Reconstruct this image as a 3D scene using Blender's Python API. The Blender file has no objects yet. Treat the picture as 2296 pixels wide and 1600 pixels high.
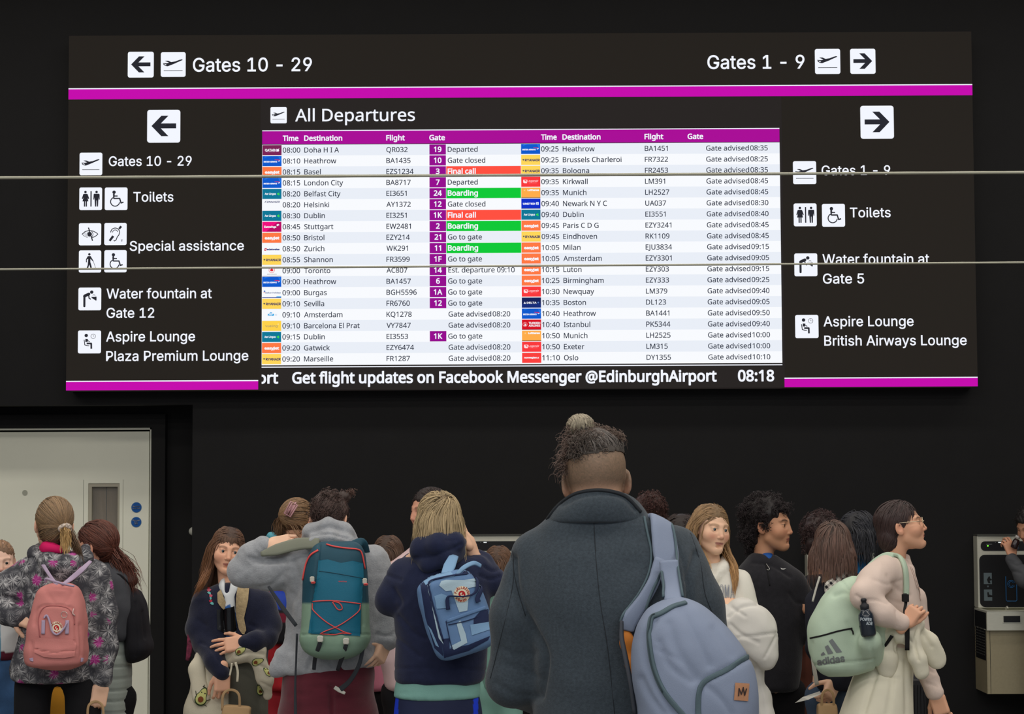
import bpy, math, random
import numpy as np
from mathutils import Vector, Matrix, geometry
from mathutils.bvhtree import BVHTree

# ---------------------------------------------------------------- camera, world, lights, exposure
SC = bpy.context.scene
COL = SC.collection
FPX = 4464.0
CAM = np.array([0.0, 0.0, 1.72])
PITCH, ROLL = 0.0585, 0.0047
_r = np.array([1.0, 0, 0]); _f = np.array([0, math.cos(PITCH), math.sin(PITCH)]); _u = np.array([0, -math.sin(PITCH), math.cos(PITCH)])
CR = _r * math.cos(ROLL) - _u * math.sin(ROLL)
CU = _u * math.cos(ROLL) + _r * math.sin(ROLL)
CF = _f
cd = bpy.data.cameras.new('camera'); cam = bpy.data.objects.new('camera', cd); COL.objects.link(cam)
cd.sensor_width = 36.0; cd.lens = FPX / 2296 * 36.0; cd.clip_end = 200
M = Matrix(((CR[0], CU[0], -CF[0]), (CR[1], CU[1], -CF[1]), (CR[2], CU[2], -CF[2]))).to_4x4()
M.translation = Vector(CAM); cam.matrix_world = M
SC.camera = cam
SC.view_settings.view_transform = 'Standard'; SC.view_settings.look = 'None'
SC.view_settings.exposure = 0.0; SC.view_settings.gamma = 1.0; SC.view_settings.use_curve_mapping = False
wd = bpy.data.worlds.new('world'); SC.world = wd; wd.use_nodes = True
wd.node_tree.nodes['Background'].inputs[0].default_value = (0.80, 0.86, 0.95, 1)
wd.node_tree.nodes['Background'].inputs[1].default_value = 0.65

def area(name, loc, rot, sx, sy, power, col):
    l = bpy.data.lights.new(name, 'AREA'); l.shape = 'RECTANGLE'; l.size = sx; l.size_y = sy; l.energy = power; l.color = col
    o = bpy.data.objects.new(name, l); o.location = loc; o.rotation_euler = rot; COL.objects.link(o); return o
# rows of ceiling light troughs over the hall
for i, (yy, pw) in enumerate(((-3.0, 230), (1.0, 250), (4.2, 190), (7.0, 150), (9.9, 165))):
    area('ceiling_light', (0, yy, 5.32), (0, 0, 0), 14.0, 0.5, pw, (1.0, 0.93, 0.84))

# ---------------------------------------------------------------- helpers
def P(px, py, Y):
    d = CF * FPX + CR * (px - 1148.0) - CU * (py - 800.0)
    return CAM + d * (Y / d[1])
def PX(V):
    q = np.asarray(V, float) - CAM
    z = q @ CF
    return np.stack([1148 + FPX * (q @ CR) / z, 800 - FPX * (q @ CU) / z], -1)
def lin(c):
    return tuple(((v / 255.0) / 12.92 if v / 255.0 <= 0.04045 else ((v / 255.0 + 0.055) / 1.055) ** 2.4) for v in c)

def _nt(name):
    m = bpy.data.materials.new(name); m.use_nodes = True
    return m, m.node_tree, m.node_tree.nodes['Principled BSDF']
MATS = {}
def emis(name, rgb, k=1.0):
    if name in MATS: return MATS[name]
    m, nt, b = _nt(name)
    b.inputs['Base Color'].default_value = (0.01, 0.01, 0.01, 1); b.inputs['Roughness'].default_value = 0.4
    b.inputs['Emission Color'].default_value = (*lin(rgb), 1); b.inputs['Emission Strength'].default_value = k
    b.inputs['Specular IOR Level'].default_value = 0.0
    MATS[name] = m; return m
def mat(name, rgb, rough=0.8, metal=0.0, bump=0.0, bscale=300.0, mottle=0.0, mscale=12.0, attr=False, spec=0.3, sss=0.0, stretch=(1, 1, 1), sheen=0.0):
    """procedural surface: a base colour (or the mesh's own colour attribute) with mottling and a fine woven or grained bump"""
    if name in MATS: return MATS[name]
    m, nt, b = _nt(name); N = nt.nodes; L = nt.links
    b.inputs['Roughness'].default_value = rough; b.inputs['Metallic'].default_value = metal
    b.inputs['Specular IOR Level'].default_value = spec
    if sheen: b.inputs['Sheen Weight'].default_value = sheen
    if sss:
        b.inputs['Subsurface Weight'].default_value = sss; b.inputs['Subsurface Radius'].default_value = (0.02, 0.008, 0.004); b.inputs['Subsurface Scale'].default_value = 0.5
    tc = N.new('ShaderNodeTexCoord'); mp = N.new('ShaderNodeMapping'); mp.inputs['Scale'].default_value = stretch
    L.new(tc.outputs['Object'], mp.inputs['Vector'])
    src = None
    if attr:
        a = N.new('ShaderNodeAttribute'); a.attribute_name = 'Col'; src = a.outputs['Color']
    if mottle:
        n = N.new('ShaderNodeTexNoise'); n.inputs['Scale'].default_value = mscale; n.inputs['Detail'].default_value = 6
        L.new(mp.outputs[0], n.inputs['Vector'])
        mr = N.new('ShaderNodeMapRange'); mr.inputs['From Min'].default_value = 0.25; mr.inputs['From Max'].default_value = 0.75
        mr.inputs['To Min'].default_value = 1 - mottle; mr.inputs['To Max'].default_value = 1 + mottle
        L.new(n.outputs['Fac'], mr.inputs['Value'])
        mx = N.new('ShaderNodeVectorMath'); mx.operation = 'SCALE'
        if src: L.new(src, mx.inputs[0])
        else: mx.inputs[0].default_value = lin(rgb)
        L.new(mr.outputs[0], mx.inputs['Scale']); L.new(mx.outputs[0], b.inputs['Base Color'])
    elif src: L.new(src, b.inputs['Base Color'])
    else: b.inputs['Base Color'].default_value = (*lin(rgb), 1)
    if bump:
        n2 = N.new('ShaderNodeTexNoise'); n2.inputs['Scale'].default_value = bscale; n2.inputs['Detail'].default_value = 3
        L.new(mp.outputs[0], n2.inputs['Vector'])
        bp = N.new('ShaderNodeBump'); bp.inputs['Strength'].default_value = bump; bp.inputs['Distance'].default_value = 0.002
        L.new(n2.outputs['Fac'], bp.inputs['Height']); L.new(bp.outputs[0], b.inputs['Normal'])
    MATS[name] = m; return m

def mesh(name, V, Fc, mats, parent=None, smooth=False, mi=None, col=None, label=None):
    """one mesh object; V in world coordinates, kept relative to the parent's place"""
    V = np.asarray(V, np.float64).reshape(-1, 3)
    root = parent
    off = np.zeros(3)
    while root is not None:
        off = off + np.array(root.location); root = root.parent
    me = bpy.data.meshes.new(name)
    V2 = (V - off).astype(np.float32)
    if isinstance(Fc, np.ndarray):
        n, k = Fc.shape
        me.vertices.add(len(V2)); me.vertices.foreach_set('co', V2.ravel())
        me.loops.add(n * k); me.loops.foreach_set('vertex_index', Fc.astype(np.int32).ravel())
        me.polygons.add(n); me.polygons.foreach_set('loop_start', np.arange(0, n * k, k, dtype=np.int32))
        me.update(calc_edges=True)
    else:
        me.from_pydata(V2.tolist(), [], [tuple(int(i) for i in f) for f in Fc])
    if not isinstance(mats, (list, tuple)): mats = [mats]
    for m_ in mats: me.materials.append(m_)
    if mi is not None: me.polygons.foreach_set('material_index', np.asarray(mi, np.int32))
    me.polygons.foreach_set('use_smooth', np.full(len(me.polygons), smooth, bool))
    if col is not None:
        a = me.color_attributes.new('Col', 'FLOAT_COLOR', 'POINT')
        c4 = np.ones((len(V2), 4), np.float32); c4[:, :3] = col
        a.data.foreach_set('color', c4.ravel())
    o = bpy.data.objects.new(name, me); COL.objects.link(o)
    if parent is not None: o.parent = parent
    if label: o['label'] = label
    return o
def tag(o, label, cat, group=None):
    o['label'] = label; o['category'] = cat
    if group: o['group'] = group
    return o
def thing(name, loc, label, cat, group=None):
    o = bpy.data.objects.new(name, None); o.empty_display_size = 0.1; COL.objects.link(o); o.location = tuple(float(v) for v in loc)
    return tag(o, label, cat, group)
def structure(o): o['kind'] = 'structure'; return o

class MB:
    """collects simple shapes into one mesh"""
    def __init__(s): s.V = []; s.F = []; s.m = []
    def add(s, V, F, m=0):
        k = len(s.V); s.V += [tuple(v) for v in V]; s.F += [tuple(i + k for i in f) for f in F]; s.m += [m] * len(F); return s
    def box(s, a, b, m=0, bev=0.0):
        x0, y0, z0 = [min(a[i], b[i]) for i in range(3)]; x1, y1, z1 = [max(a[i], b[i]) for i in range(3)]
        if bev <= 0:
            V = [(x0, y0, z0), (x1, y0, z0), (x1, y1, z0), (x0, y1, z0), (x0, y0, z1), (x1, y0, z1), (x1, y1, z1), (x0, y1, z1)]
            return s.add(V, [(0, 3, 2, 1), (4, 5, 6, 7), (0, 1, 5, 4), (1, 2, 6, 5), (2, 3, 7, 6), (3, 0, 4, 7)], m)
        e = bev  # prism chamfered along y edges and front rim
        def ring(y, d): return [(x0 + d + e, y, z0 + d), (x1 - d - e, y, z0 + d), (x1 - d, y, z0 + d + e), (x1 - d, y, z1 - d - e), (x1 - d - e, y, z1 - d), (x0 + d + e, y, z1 - d), (x0 + d, y, z1 - d - e), (x0 + d, y, z0 + d + e)]
        V = ring(y0, e * .6) + ring(y0 + e * .6, 0) + ring(y1, 0)
        F = [tuple(range(8))] + [(r * 8 + i, r * 8 + 8 + i, r * 8 + 8 + (i + 1) % 8, r * 8 + (i + 1) % 8) for r in range(2) for i in range(8)] + [tuple(reversed(range(16, 24)))]
        return s.add(V, F, m)
    def tube(s, pts, r, m=0, n=8, closed=False):
        V, F = tube(pts, r, n, closed); return s.add(V, F, m)
    def build(s, name, mats, parent=None, smooth=False, label=None):
        return mesh(name, s.V, s.F, mats, parent, smooth, s.m, None, label)

def catmull(pts, n):
    p = np.asarray(pts, float)
    if len(p) < 3: return np.array([p[0] + (p[-1] - p[0]) * t for t in np.linspace(0, 1, n + 1)])
    q = np.vstack([2 * p[0] - p[1], p, 2 * p[-1] - p[-2]]); out = []
    for i in range(1, len(q) - 2):
        a, b, c, d = q[i - 1], q[i], q[i + 1], q[i + 2]
        for j in range(n):
            t = j / n
            out.append(0.5 * (2 * b + (c - a) * t + (2 * a - 5 * b + 4 * c - d) * t * t + (3 * b - a - 3 * c + d) * t ** 3))
    out.append(p[-1]); return np.array(out)
def tube(pts, r, n=8, closed=False):
    p = np.asarray(pts, float); k = len(p)
    rr = np.full(k, r, float) if np.isscalar(r) else np.asarray(r, float)
    T = np.gradient(p, axis=0) if not closed else (np.roll(p, -1, 0) - np.roll(p, 1, 0))
    T /= np.linalg.norm(T, axis=1)[:, None] + 1e-12
    ref = np.array([0.31, 0.2, 0.93]); V = []
    nrm = np.cross(T[0], ref); nrm /= np.linalg.norm(nrm)
    for i in range(k):
        nrm = nrm - T[i] * (nrm @ T[i]); nrm /= np.linalg.norm(nrm) + 1e-12
        b = np.cross(T[i], nrm)
        for j in range(n):
            a = 2 * math.pi * j / n; V.append(p[i] + rr[i] * (math.cos(a) * nrm + math.sin(a) * b))
    F = []
    for i in range(k - 1 + (1 if closed else 0)):
        for j in range(n):
            F.append((i * n + j, ((i + 1) % k) * n + j, ((i + 1) % k) * n + (j + 1) % n, i * n + (j + 1) % n))
    if not closed: F += [tuple(range(n)), tuple(range((k - 1) * n + n - 1, (k - 1) * n - 1, -1))]
    return V, F
def ribbon(pts, w, th, nrm=(0, -1, 0), n=6, w2=None):
    """a strap: rounded flat section swept along pts; nrm is the outward face"""
    p = catmull(pts, n) if n else np.asarray(pts, float); k = len(p)
    T = np.gradient(p, axis=0); T /= np.linalg.norm(T, axis=1)[:, None] + 1e-12
    nr = np.asarray(nrm, float)
    nr = np.repeat(nr[None], k, 0) if nr.ndim == 1 else np.array([np.interp(np.linspace(0, 1, k), np.linspace(0, 1, len(nr)), nr[:, i]) for i in range(3)]).T
    S = np.cross(T, nr); S /= np.linalg.norm(S, axis=1)[:, None] + 1e-12
    Nn = np.cross(S, T)
    W = np.interp(np.linspace(0, 1, k), np.linspace(0, 1, len(w)), w) if not np.isscalar(w) else np.full(k, w)
    prof = [(-.5, .15), (-.46, .5), (-.3, .62), (0, .7), (.3, .62), (.46, .5), (.5, .15), (.5, -.15), (.46, -.5), (0, -.55), (-.46, -.5), (-.5, -.15)]
    V = np.array([p[i] + S[i] * W[i] * a + Nn[i] * th * b for i in range(k) for a, b in prof]); m = len(prof)
    F = [(i * m + j, i * m + (j + 1) % m, (i + 1) * m + (j + 1) % m, (i + 1) * m + j) for i in range(k - 1) for j in range(m)]
    F += [tuple(range(m - 1, -1, -1)), tuple(range((k - 1) * m, k * m))]
    return V, F

# ---------------------------------------------------------------- lettering (outlines kept as data, filled here)
GLY = {}
# per character code: advance width and outline loops, each loop a start point followed by steps, in thousandths of the type size
GDATA = {
'N': {65:(513,[[437,0,-69,177,-227,0,-68,-177,-73,0,224,575,65,0,222,-575],[282,415,-8,23,-11,35,-8,28,-8,-33,-9,-30,-8,-23,-65,-174,182,0]]),
66:(521,[[241,573,95,-8,68,-24,30,-26,19,-37,6,-47,-4,-32,-9,-28,-15,-24,-22,-20,-27,-14,-33,-9,0,-4,35,-8,31,-13,26,-18,20,-25,13,-33,4,-40,-6,-48,-18,-41,-29,-32,-40,-23,-48,-14,-58,-5,-201,0,0,573],[256,329,62,6,39,18,20,29,7,41,-8,40,-25,28,-44,15,-62,5,-95,0,0,-182],[150,269,0,-208,115,0,65,8,41,22,22,34,8,44,-4,28,-9,24,-18,20,-27,15,-36,9,-47,4]]),
67:(507,[[323,517,-43,-4,-39,-12,-34,-18,-29,-27,-23,-33,-16,-40,-10,-46,-4,-51,6,-66,16,-57,28,-46,38,-34,49,-20,61,-8,36,2,35,5,65,16,0,-63,-32,-10,-34,-8,-37,-4,-44,-1,-80,9,-66,27,-51,44,-37,59,-22,72,-7,84,4,62,14,57,22,50,31,43,39,34,47,26,55,16,63,6,43,-2,42,-7,39,-11,34,-14,-29,-61,-59,21,-34,8]]),
68:(585,[[537,292,-10,-89,-26,-72,-44,-57,-58,-41,-74,-25,-88,-8,-159,0,0,573,176,0,81,-8,69,-24,56,-40,42,-55,26,-69],[460,289,-6,70,-19,56,-31,42,-43,30,-54,18,-63,6,-94,0,0,-449,78,0,71,6,58,19,45,32,33,44,19,57]]),
69:(446,[[398,0,-320,0,0,573,320,0,0,-64,-248,0,0,-178,233,0,0,-63,-233,0,0,-205,248,0]]),
70:(416,[[150,0,-72,0,0,573,320,0,0,-64,-248,0,0,-202,233,0,0,-64,-233,0]]),
71:(584,[[327,302,198,0,0,-281,-47,-12,-47,-10,-51,-5,-57,-2,-82,9,-68,26,-54,44,-38,58,-24,73,-8,84,9,84,26,72,43,58,58,44,74,27,86,10,48,-2,44,-7,41,-11,39,-14,-28,-62,-32,12,-36,10,-39,8,-41,2,-63,-7,-53,-21,-44,-34,-31,-46,-19,-56,-7,-67,6,-64,17,-57,28,-46,41,-35,55,-22,69,-7,64,4,48,9,0,170,-125,0]]),
72:(594,[[515,0,-72,0,0,267,-293,0,0,-267,-72,0,0,573,72,0,0,-242,293,0,0,242,72,0]]),
73:(272,[[239,0,-207,0,0,42,67,15,0,458,-67,16,0,42,207,0,0,-42,-68,-16,0,-458,68,-15]]),
74:(219,[[-3,-153,-34,4,-26,7,0,61,28,-6,30,-2,20,2,18,6,16,11,14,17,8,24,3,32,0,570,72,0,0,-564,-5,-50,-14,-41,-22,-31,-30,-22,-36,-13]]),
75:(497,[[497,0,-86,0,-202,273,-59,-51,0,-222,-72,0,0,573,72,0,0,-283,49,55,50,54,154,174,84,0,-226,-250]]),
76:(420,[[78,0,0,573,72,0,0,-509,250,0,0,-64]]),
77:(727,[[331,0,-189,502,-3,0,2,-41,2,-54,2,-60,0,-347,-67,0,0,573,107,0,176,-470,3,0,180,470,105,0,0,-573,-71,0,0,352,1,56,2,52,3,41,-3,0,-191,-501]]),
78:(609,[[532,0,-85,0,-306,475,-3,0,3,-43,2,-54,2,-58,0,-320,-67,0,0,573,83,0,306,-474,3,0,-2,38,-3,56,-1,56,0,324,68,0]]),
79:(626,[[577,287,-4,-64,-12,-56,-22,-51,-28,-43,-38,-35,-45,-25,-53,-16,-62,-5,-62,5,-54,16,-46,26,-37,34,-29,43,-20,51,-12,58,-4,63,7,83,22,71,36,59,51,44,67,27,83,9,78,-9,66,-27,51,-44,37,-59,23,-71],[125,287,5,-67,15,-57,26,-46,36,-34,48,-22,58,-6,60,6,47,22,36,34,25,46,15,57,5,67,-11,96,-34,74,-35,34,-48,20,-58,7,-60,-7,-48,-20,-36,-34,-26,-46,-15,-57]]),
80:(485,[[229,573,98,-12,66,-32,28,-34,18,-42,5,-49,-3,-35,-8,-32,-16,-32,-22,-27,-31,-23,-40,-17,-49,-11,-59,-4,-66,0,0,-223,-72,0,0,573],[223,511,-73,0,0,-226,58,0,49,2,41,9,32,15,22,22,13,30,5,38,-9,48,-26,34,-46,21]]),
81:(626,[[577,287,-4,-66,-14,-60,-24,-53,-32,-44,-42,-34,-50,-23,137,-143,-104,0,-111,129,-10,0,-10,-1,-62,5,-54,16,-46,26,-37,34,-29,43,-20,51,-12,58,-4,63,7,83,22,71,36,59,51,44,67,27,83,9,78,-9,66,-27,51,-44,37,-59,23,-71],[125,287,5,-67,15,-57,26,-46,36,-34,48,-22,58,-6,60,6,47,22,36,34,25,46,15,57,5,67,-11,96,-34,74,-35,34,-48,20,-58,7,-60,-7,-48,-20,-36,-34,-26,-46,-15,-57]]),
82:(499,[[236,573,65,-5,52,-13,40,-23,29,-31,17,-41,5,-50,-4,-42,-13,-35,-19,-27,-23,-21,-27,-16,-29,-12,158,-257,-84,0,-139,237,-114,0,0,-237,-72,0,0,573],[232,510,-82,0,0,-213,86,0,60,8,41,20,25,34,8,48,-4,34,-11,26,-19,19,-27,13,-34,8]]),
83:(440,[[403,153,-6,-47,-19,-40,-31,-31,-40,-24,-50,-14,-59,-5,-61,3,-54,10,-42,14,0,69,32,-12,40,-11,43,-8,45,-2,40,2,32,9,25,13,18,19,11,23,4,26,-4,26,-8,21,-17,19,-25,17,-35,17,-46,18,-65,29,-25,17,-21,18,-16,22,-12,24,-6,28,-3,32,6,42,17,36,28,28,37,22,44,13,51,5,45,-2,41,-7,38,-11,34,-12,-22,-62,-65,22,-35,6,-38,2,-33,-2,-27,-8,-21,-13,-15,-17,-9,-20,-3,-23,3,-27,9,-21,16,-19,24,-16,32,-16,41,-16,47,-20,38,-20,31,-24,23,-27,13,-34]]),
84:(446,[[259,0,-72,0,0,509,-179,0,0,64,429,0,0,-64,-178,0]]),
85:(586,[[513,202,-6,-57,-18,-50,-30,-43,-43,-33,-56,-20,-70,-7,-65,7,-54,19,-43,32,-31,43,-18,51,-7,60,0,369,73,0,0,-372,9,-62,27,-46,48,-29,65,-9,47,4,38,14,28,23,20,29,11,36,4,41,0,371,71,0]]),
86:(481,[[481,573,-204,-573,-72,0,-205,573,75,0,130,-368,15,-44,11,-42,10,-39,9,39,12,42,15,46,128,366]]),
87:(746,[[735,573,-152,-573,-73,0,-111,375,-10,35,-9,33,-7,28,-3,18,-3,-18,-6,-28,-8,-34,-10,-36,-109,-373,-73,0,-152,573,76,0,89,-350,9,-36,8,-36,6,-33,4,-31,6,32,6,36,9,36,10,36,101,346,74,0,106,-348,10,-38,9,-36,7,-34,5,-30,6,42,10,46,12,49,88,349]]),
89:(454,[[227,291,149,282,78,0,-191,-351,0,-222,-72,0,0,219,-191,354,79,0]]),
90:(459,[[427,0,-396,0,0,55,301,454,-292,0,0,64,379,0,0,-55,-301,-454,309,0]]),
97:(450,[[231,437,68,-8,48,-26,28,-45,10,-65,0,-293,-52,0,-13,61,-3,0,-19,-22,-19,-17,-22,-13,-23,-10,-28,-5,-33,-2,-37,3,-33,10,-28,18,-20,25,-14,32,-4,39,12,57,38,43,64,26,92,12,73,2,0,26,-6,45,-17,29,-28,16,-38,5,-33,-3,-31,-7,-57,-23,-22,53,31,14,36,12,39,9],[252,208,-68,-8,-43,-18,-24,-27,-7,-36,5,-32,17,-21,25,-13,32,-4,50,8,40,22,27,38,9,54,0,39]]),
98:(493,[[139,461,-2,-51,-2,-37,4,0,22,25,28,21,37,14,46,4,50,-6,43,-19,36,-31,26,-43,17,-55,5,-68,-6,-68,-16,-56,-26,-43,-36,-31,-44,-19,-49,-6,-46,5,-37,14,-28,20,-22,24,-6,0,-14,-55,-51,0,0,609,71,0],[260,379,-41,-5,-32,-13,-22,-22,-15,-30,-9,-41,-2,-51,0,-3,6,-70,20,-51,37,-32,59,-10,51,10,35,32,22,52,7,71,-7,71,-22,50,-36,31]]),
99:(385,[[241,-8,-54,6,-48,17,-40,30,-30,42,-18,56,-7,70,7,72,20,56,31,44,41,30,48,17,54,6,32,-2,32,-5,28,-8,22,-8,-22,-59,-45,14,-48,6,-40,-5,-31,-14,-25,-22,-17,-32,-10,-40,-4,-50,4,-47,10,-40,17,-32,23,-23,31,-14,38,-4,33,2,29,5,49,18,0,-63,-22,-10,-26,-7,-28,-5]]),
100:(493,[[221,-8,-50,6,-43,19,-36,31,-27,43,-16,56,-5,67,5,68,17,55,27,44,36,32,42,18,50,7,32,-2,27,-7,23,-10,20,-12,17,-16,15,-16,4,0,-2,30,-2,33,0,171,70,0,0,-609,-57,0,-11,58,-2,0,-15,-18,-17,-15,-20,-14,-24,-10,-27,-7],[232,51,58,9,37,28,22,47,6,66,0,12,-6,71,-20,53,-38,32,-60,10,-50,-11,-36,-34,-21,-53,-7,-68,7,-69,21,-51,36,-32]]),
101:(452,[[234,438,51,-6,44,-18,35,-29,26,-39,16,-47,5,-55,0,-43,-294,0,10,-64,28,-47,42,-29,57,-9,39,2,34,6,65,22,0,-62,-33,-13,-32,-8,-35,-5,-41,-2,-58,6,-50,19,-42,31,-31,43,-19,55,-7,66,6,65,18,56,28,44,38,34,47,20],[233,380,-45,-8,-35,-25,-23,-38,-11,-52,218,0,-2,35,-8,29,-15,25,-20,19,-26,11]]),
102:(276,[[266,375,-108,0,0,-375,-71,0,0,375,-75,0,0,33,75,24,0,25,4,50,13,40,20,30,27,20,35,12,41,4,47,-4,37,-10,-19,-55,-30,8,-34,4,-31,-6,-22,-18,-13,-30,-4,-44,0,-28,108,0]]),
103:(493,[[221,438,40,-4,36,-12,32,-21,26,-28,4,0,10,57,56,0,0,-437,-5,-56,-16,-46,-26,-36,-37,-26,-48,-16,-60,-6,-45,2,-41,6,-36,8,-33,12,0,65,33,-15,38,-10,42,-7,46,-2,49,8,37,25,24,38,8,50,0,17,1,28,1,25,-2,0,-26,-29,-30,-20,-36,-12,-42,-4,-51,7,-43,19,-36,33,-35,70,-12,93,12,92,35,71,35,34,43,20],[230,379,-33,-5,-28,-15,-22,-24,-17,-32,-9,-41,-4,-49,8,-70,22,-51,36,-32,49,-10,30,2,26,6,21,11,18,16,12,20,10,26,5,30,2,36,0,17,-3,53,-10,42,-17,31,-25,22,-32,12]]),
104:(495,[[139,431,-2,-32,-2,-28,4,0,16,20,19,16,22,13,25,9,26,6,26,2,48,-4,40,-12,30,-22,22,-29,13,-40,5,-50,0,-280,-70,0,0,275,-6,46,-18,32,-29,19,-43,7,-43,-5,-33,-13,-23,-23,-15,-31,-10,-38,-2,-47,0,-222,-71,0,0,609,71,0]]),
105:(207,[[139,430,0,-430,-71,0,0,430],[104,591,15,-3,14,-8,9,-14,3,-20,-3,-19,-9,-14,-14,-9,-15,-3,-16,3,-13,9,-10,14,-2,19,2,20,10,14,13,8]]),
107:(428,[[138,291,-1,-34,-2,-36,3,0,15,19,19,24,17,21,138,145,82,0,-174,-184,186,-246,-85,0,-149,201,-49,-43,0,-158,-70,0,0,609,70,0]]),
108:(207,[[139,0,-71,0,0,609,71,0]]),
109:(750,[[540,438,63,-9,46,-28,27,-49,9,-72,0,-280,-70,0,0,277,-5,44,-16,32,-27,19,-40,7,-53,-10,-36,-26,-20,-45,-7,-61,0,-237,-70,0,0,277,-2,30,-7,26,-12,20,-17,14,-22,9,-28,3,-38,-5,-30,-13,-21,-23,-15,-30,-8,-39,-2,-46,0,-223,-71,0,0,430,57,0,10,-59,4,0,16,21,18,17,20,12,24,10,24,5,25,2,46,-5,37,-13,29,-22,20,-32,4,0,25,32,34,22,38,13]]),
110:(495,[[275,438,68,-9,48,-28,30,-49,10,-72,0,-280,-70,0,0,275,-6,46,-18,32,-29,19,-43,7,-61,-10,-38,-30,-21,-50,-6,-66,0,-223,-71,0,0,430,57,0,10,-59,4,0,17,21,19,17,22,12,25,10,26,5]]),
111:(485,[[442,216,-3,-51,-11,-44,-17,-38,-23,-32,-29,-26,-34,-18,-40,-11,-44,-4,-40,4,-38,11,-34,18,-29,26,-23,32,-18,38,-11,44,-4,51,6,65,18,56,29,43,40,32,49,19,58,7,55,-7,48,-19,40,-32,30,-43,18,-56],[117,216,4,-47,9,-41,17,-33,24,-24,32,-16,40,-4,40,4,32,16,24,24,16,33,10,41,4,47,-4,47,-10,40,-17,32,-24,24,-32,14,-40,6,-57,-11,-38,-33,-22,-51]]),
112:(493,[[273,438,49,-6,43,-19,36,-30,26,-44,17,-55,5,-68,-6,-67,-16,-56,-26,-44,-36,-32,-43,-19,-50,-6,-31,2,-28,7,-24,10,-20,12,-30,32,-5,0,3,-35,2,-36,0,-177,-71,0,0,623,58,0,9,-59,4,0,14,18,16,16,20,14,24,10,28,6],[260,379,-39,-4,-31,-13,-23,-21,-16,-28,-8,-38,-4,-46,0,-13,2,-49,9,-41,15,-33,23,-23,32,-15,41,-4,36,5,29,16,22,26,16,33,9,40,3,46,-7,66,-22,52,-36,32]]),
113:(493,[[355,-9,0,34,4,33,-6,0,-21,-25,-29,-22,-38,-14,-46,-5,-49,6,-42,19,-35,31,-27,43,-17,56,-5,67,6,68,17,55,26,44,36,32,43,18,49,7,46,-5,37,-14,29,-22,22,-26,4,0,10,59,56,0,0,-623,-70,0],[233,51,40,4,30,12,24,20,16,29,8,37,4,46,0,14,-6,72,-21,52,-38,32,-59,10,-50,-11,-36,-34,-21,-53,-7,-68,7,-68,21,-52,36,-32]]),
114:(331,[[269,438,26,-1,24,-4,-8,-65,-24,4,-23,2,-25,-3,-22,-8,-22,-12,-18,-17,-16,-21,-12,-24,-8,-28,-2,-32,0,-229,-71,0,0,430,58,0,8,-79,3,0,15,23,18,21,21,18,23,13,26,9]]),
115:(384,[[348,119,-5,-38,-16,-32,-25,-25,-34,-17,-42,-12,-49,-3,-42,2,-36,5,-30,9,-27,11,0,64,62,-23,37,-9,37,-2,47,4,31,13,18,20,6,26,-3,15,-6,14,-12,13,-20,13,-65,29,-71,32,-26,17,-20,21,-12,26,-4,32,11,48,33,36,52,23,65,7,38,-2,35,-6,34,-9,30,-12,-24,-56,-57,19,-30,6,-31,2,-38,-3,-28,-11,-17,-17,-6,-21,3,-17,8,-13,14,-12,20,-12,66,-28,70,-31,25,-18,19,-21,11,-26]]),
116:(289,[[212,50,33,3,27,6,0,-54,-32,-10,-40,-3,-33,3,-30,8,-25,16,-21,25,-13,35,-4,46,0,250,-61,0,0,34,62,28,28,92,42,0,0,-99,124,0,0,-55,-124,0,0,-248,4,-34,14,-24,22,-14]]),
117:(495,[[427,430,0,-430,-57,0,-11,57,-3,0,-15,-20,-20,-17,-23,-13,-25,-8,-26,-5,-27,-2,-47,4,-40,13,-30,20,-22,30,-13,40,-5,50,0,281,72,0,0,-277,6,-45,17,-32,29,-19,43,-6,43,4,33,14,23,22,16,30,9,39,3,46,0,224]]),
118:(407,[[163,0,-163,430,75,0,92,-253,14,-40,12,-41,8,-33,4,0,9,33,13,42,14,39,91,253,75,0,-163,-430]]),
119:(630,[[345,243,-9,33,-9,31,-6,28,-5,22,-3,0,-4,-22,-7,-28,-8,-32,-10,-33,-77,-241,-80,0,-118,430,73,0,59,-230,12,-46,10,-46,6,-36,4,0,5,24,7,30,8,32,8,30,76,242,78,0,73,-242,12,-40,11,-40,6,-35,3,0,6,34,11,45,12,48,60,230,72,0,-119,-430,-83,0]]),
120:(424,[[170,220,-149,210,81,0,111,-162,110,162,79,0,-149,-210,157,-220,-81,0,-116,171,-119,-171,-79,0]]),
121:(409,[[1,430,75,0,93,-245,15,-42,13,-38,8,-37,4,0,15,53,21,65,88,244,76,0,-185,-489,-17,-38,-19,-32,-23,-27,-27,-20,-32,-13,-39,-4,-33,2,-25,5,0,56,21,-3,26,-2,23,2,20,8,17,11,14,15,12,19,9,21,23,58]]),
48:(459,[[419,287,-2,-66,-8,-58,-14,-50,-19,-43,-27,-33,-32,-25,-41,-15,-47,-5,-59,9,-48,26,-37,43,-25,59,-15,72,-6,86,5,86,14,73,25,58,36,43,48,26,62,8,58,-8,48,-26,37,-43,27,-58,15,-73],[110,287,3,-72,8,-58,16,-46,22,-33,30,-19,40,-7,38,7,31,19,23,32,15,46,9,59,3,72,-3,72,-9,58,-15,46,-23,32,-31,20,-38,6,-40,-6,-30,-20,-22,-32,-16,-46,-8,-58]]),
49:(459,[[285,0,-69,0,0,400,0,39,1,30,2,30,-23,-22,-27,-22,-61,-50,-37,47,155,121,59,0]]),
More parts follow.
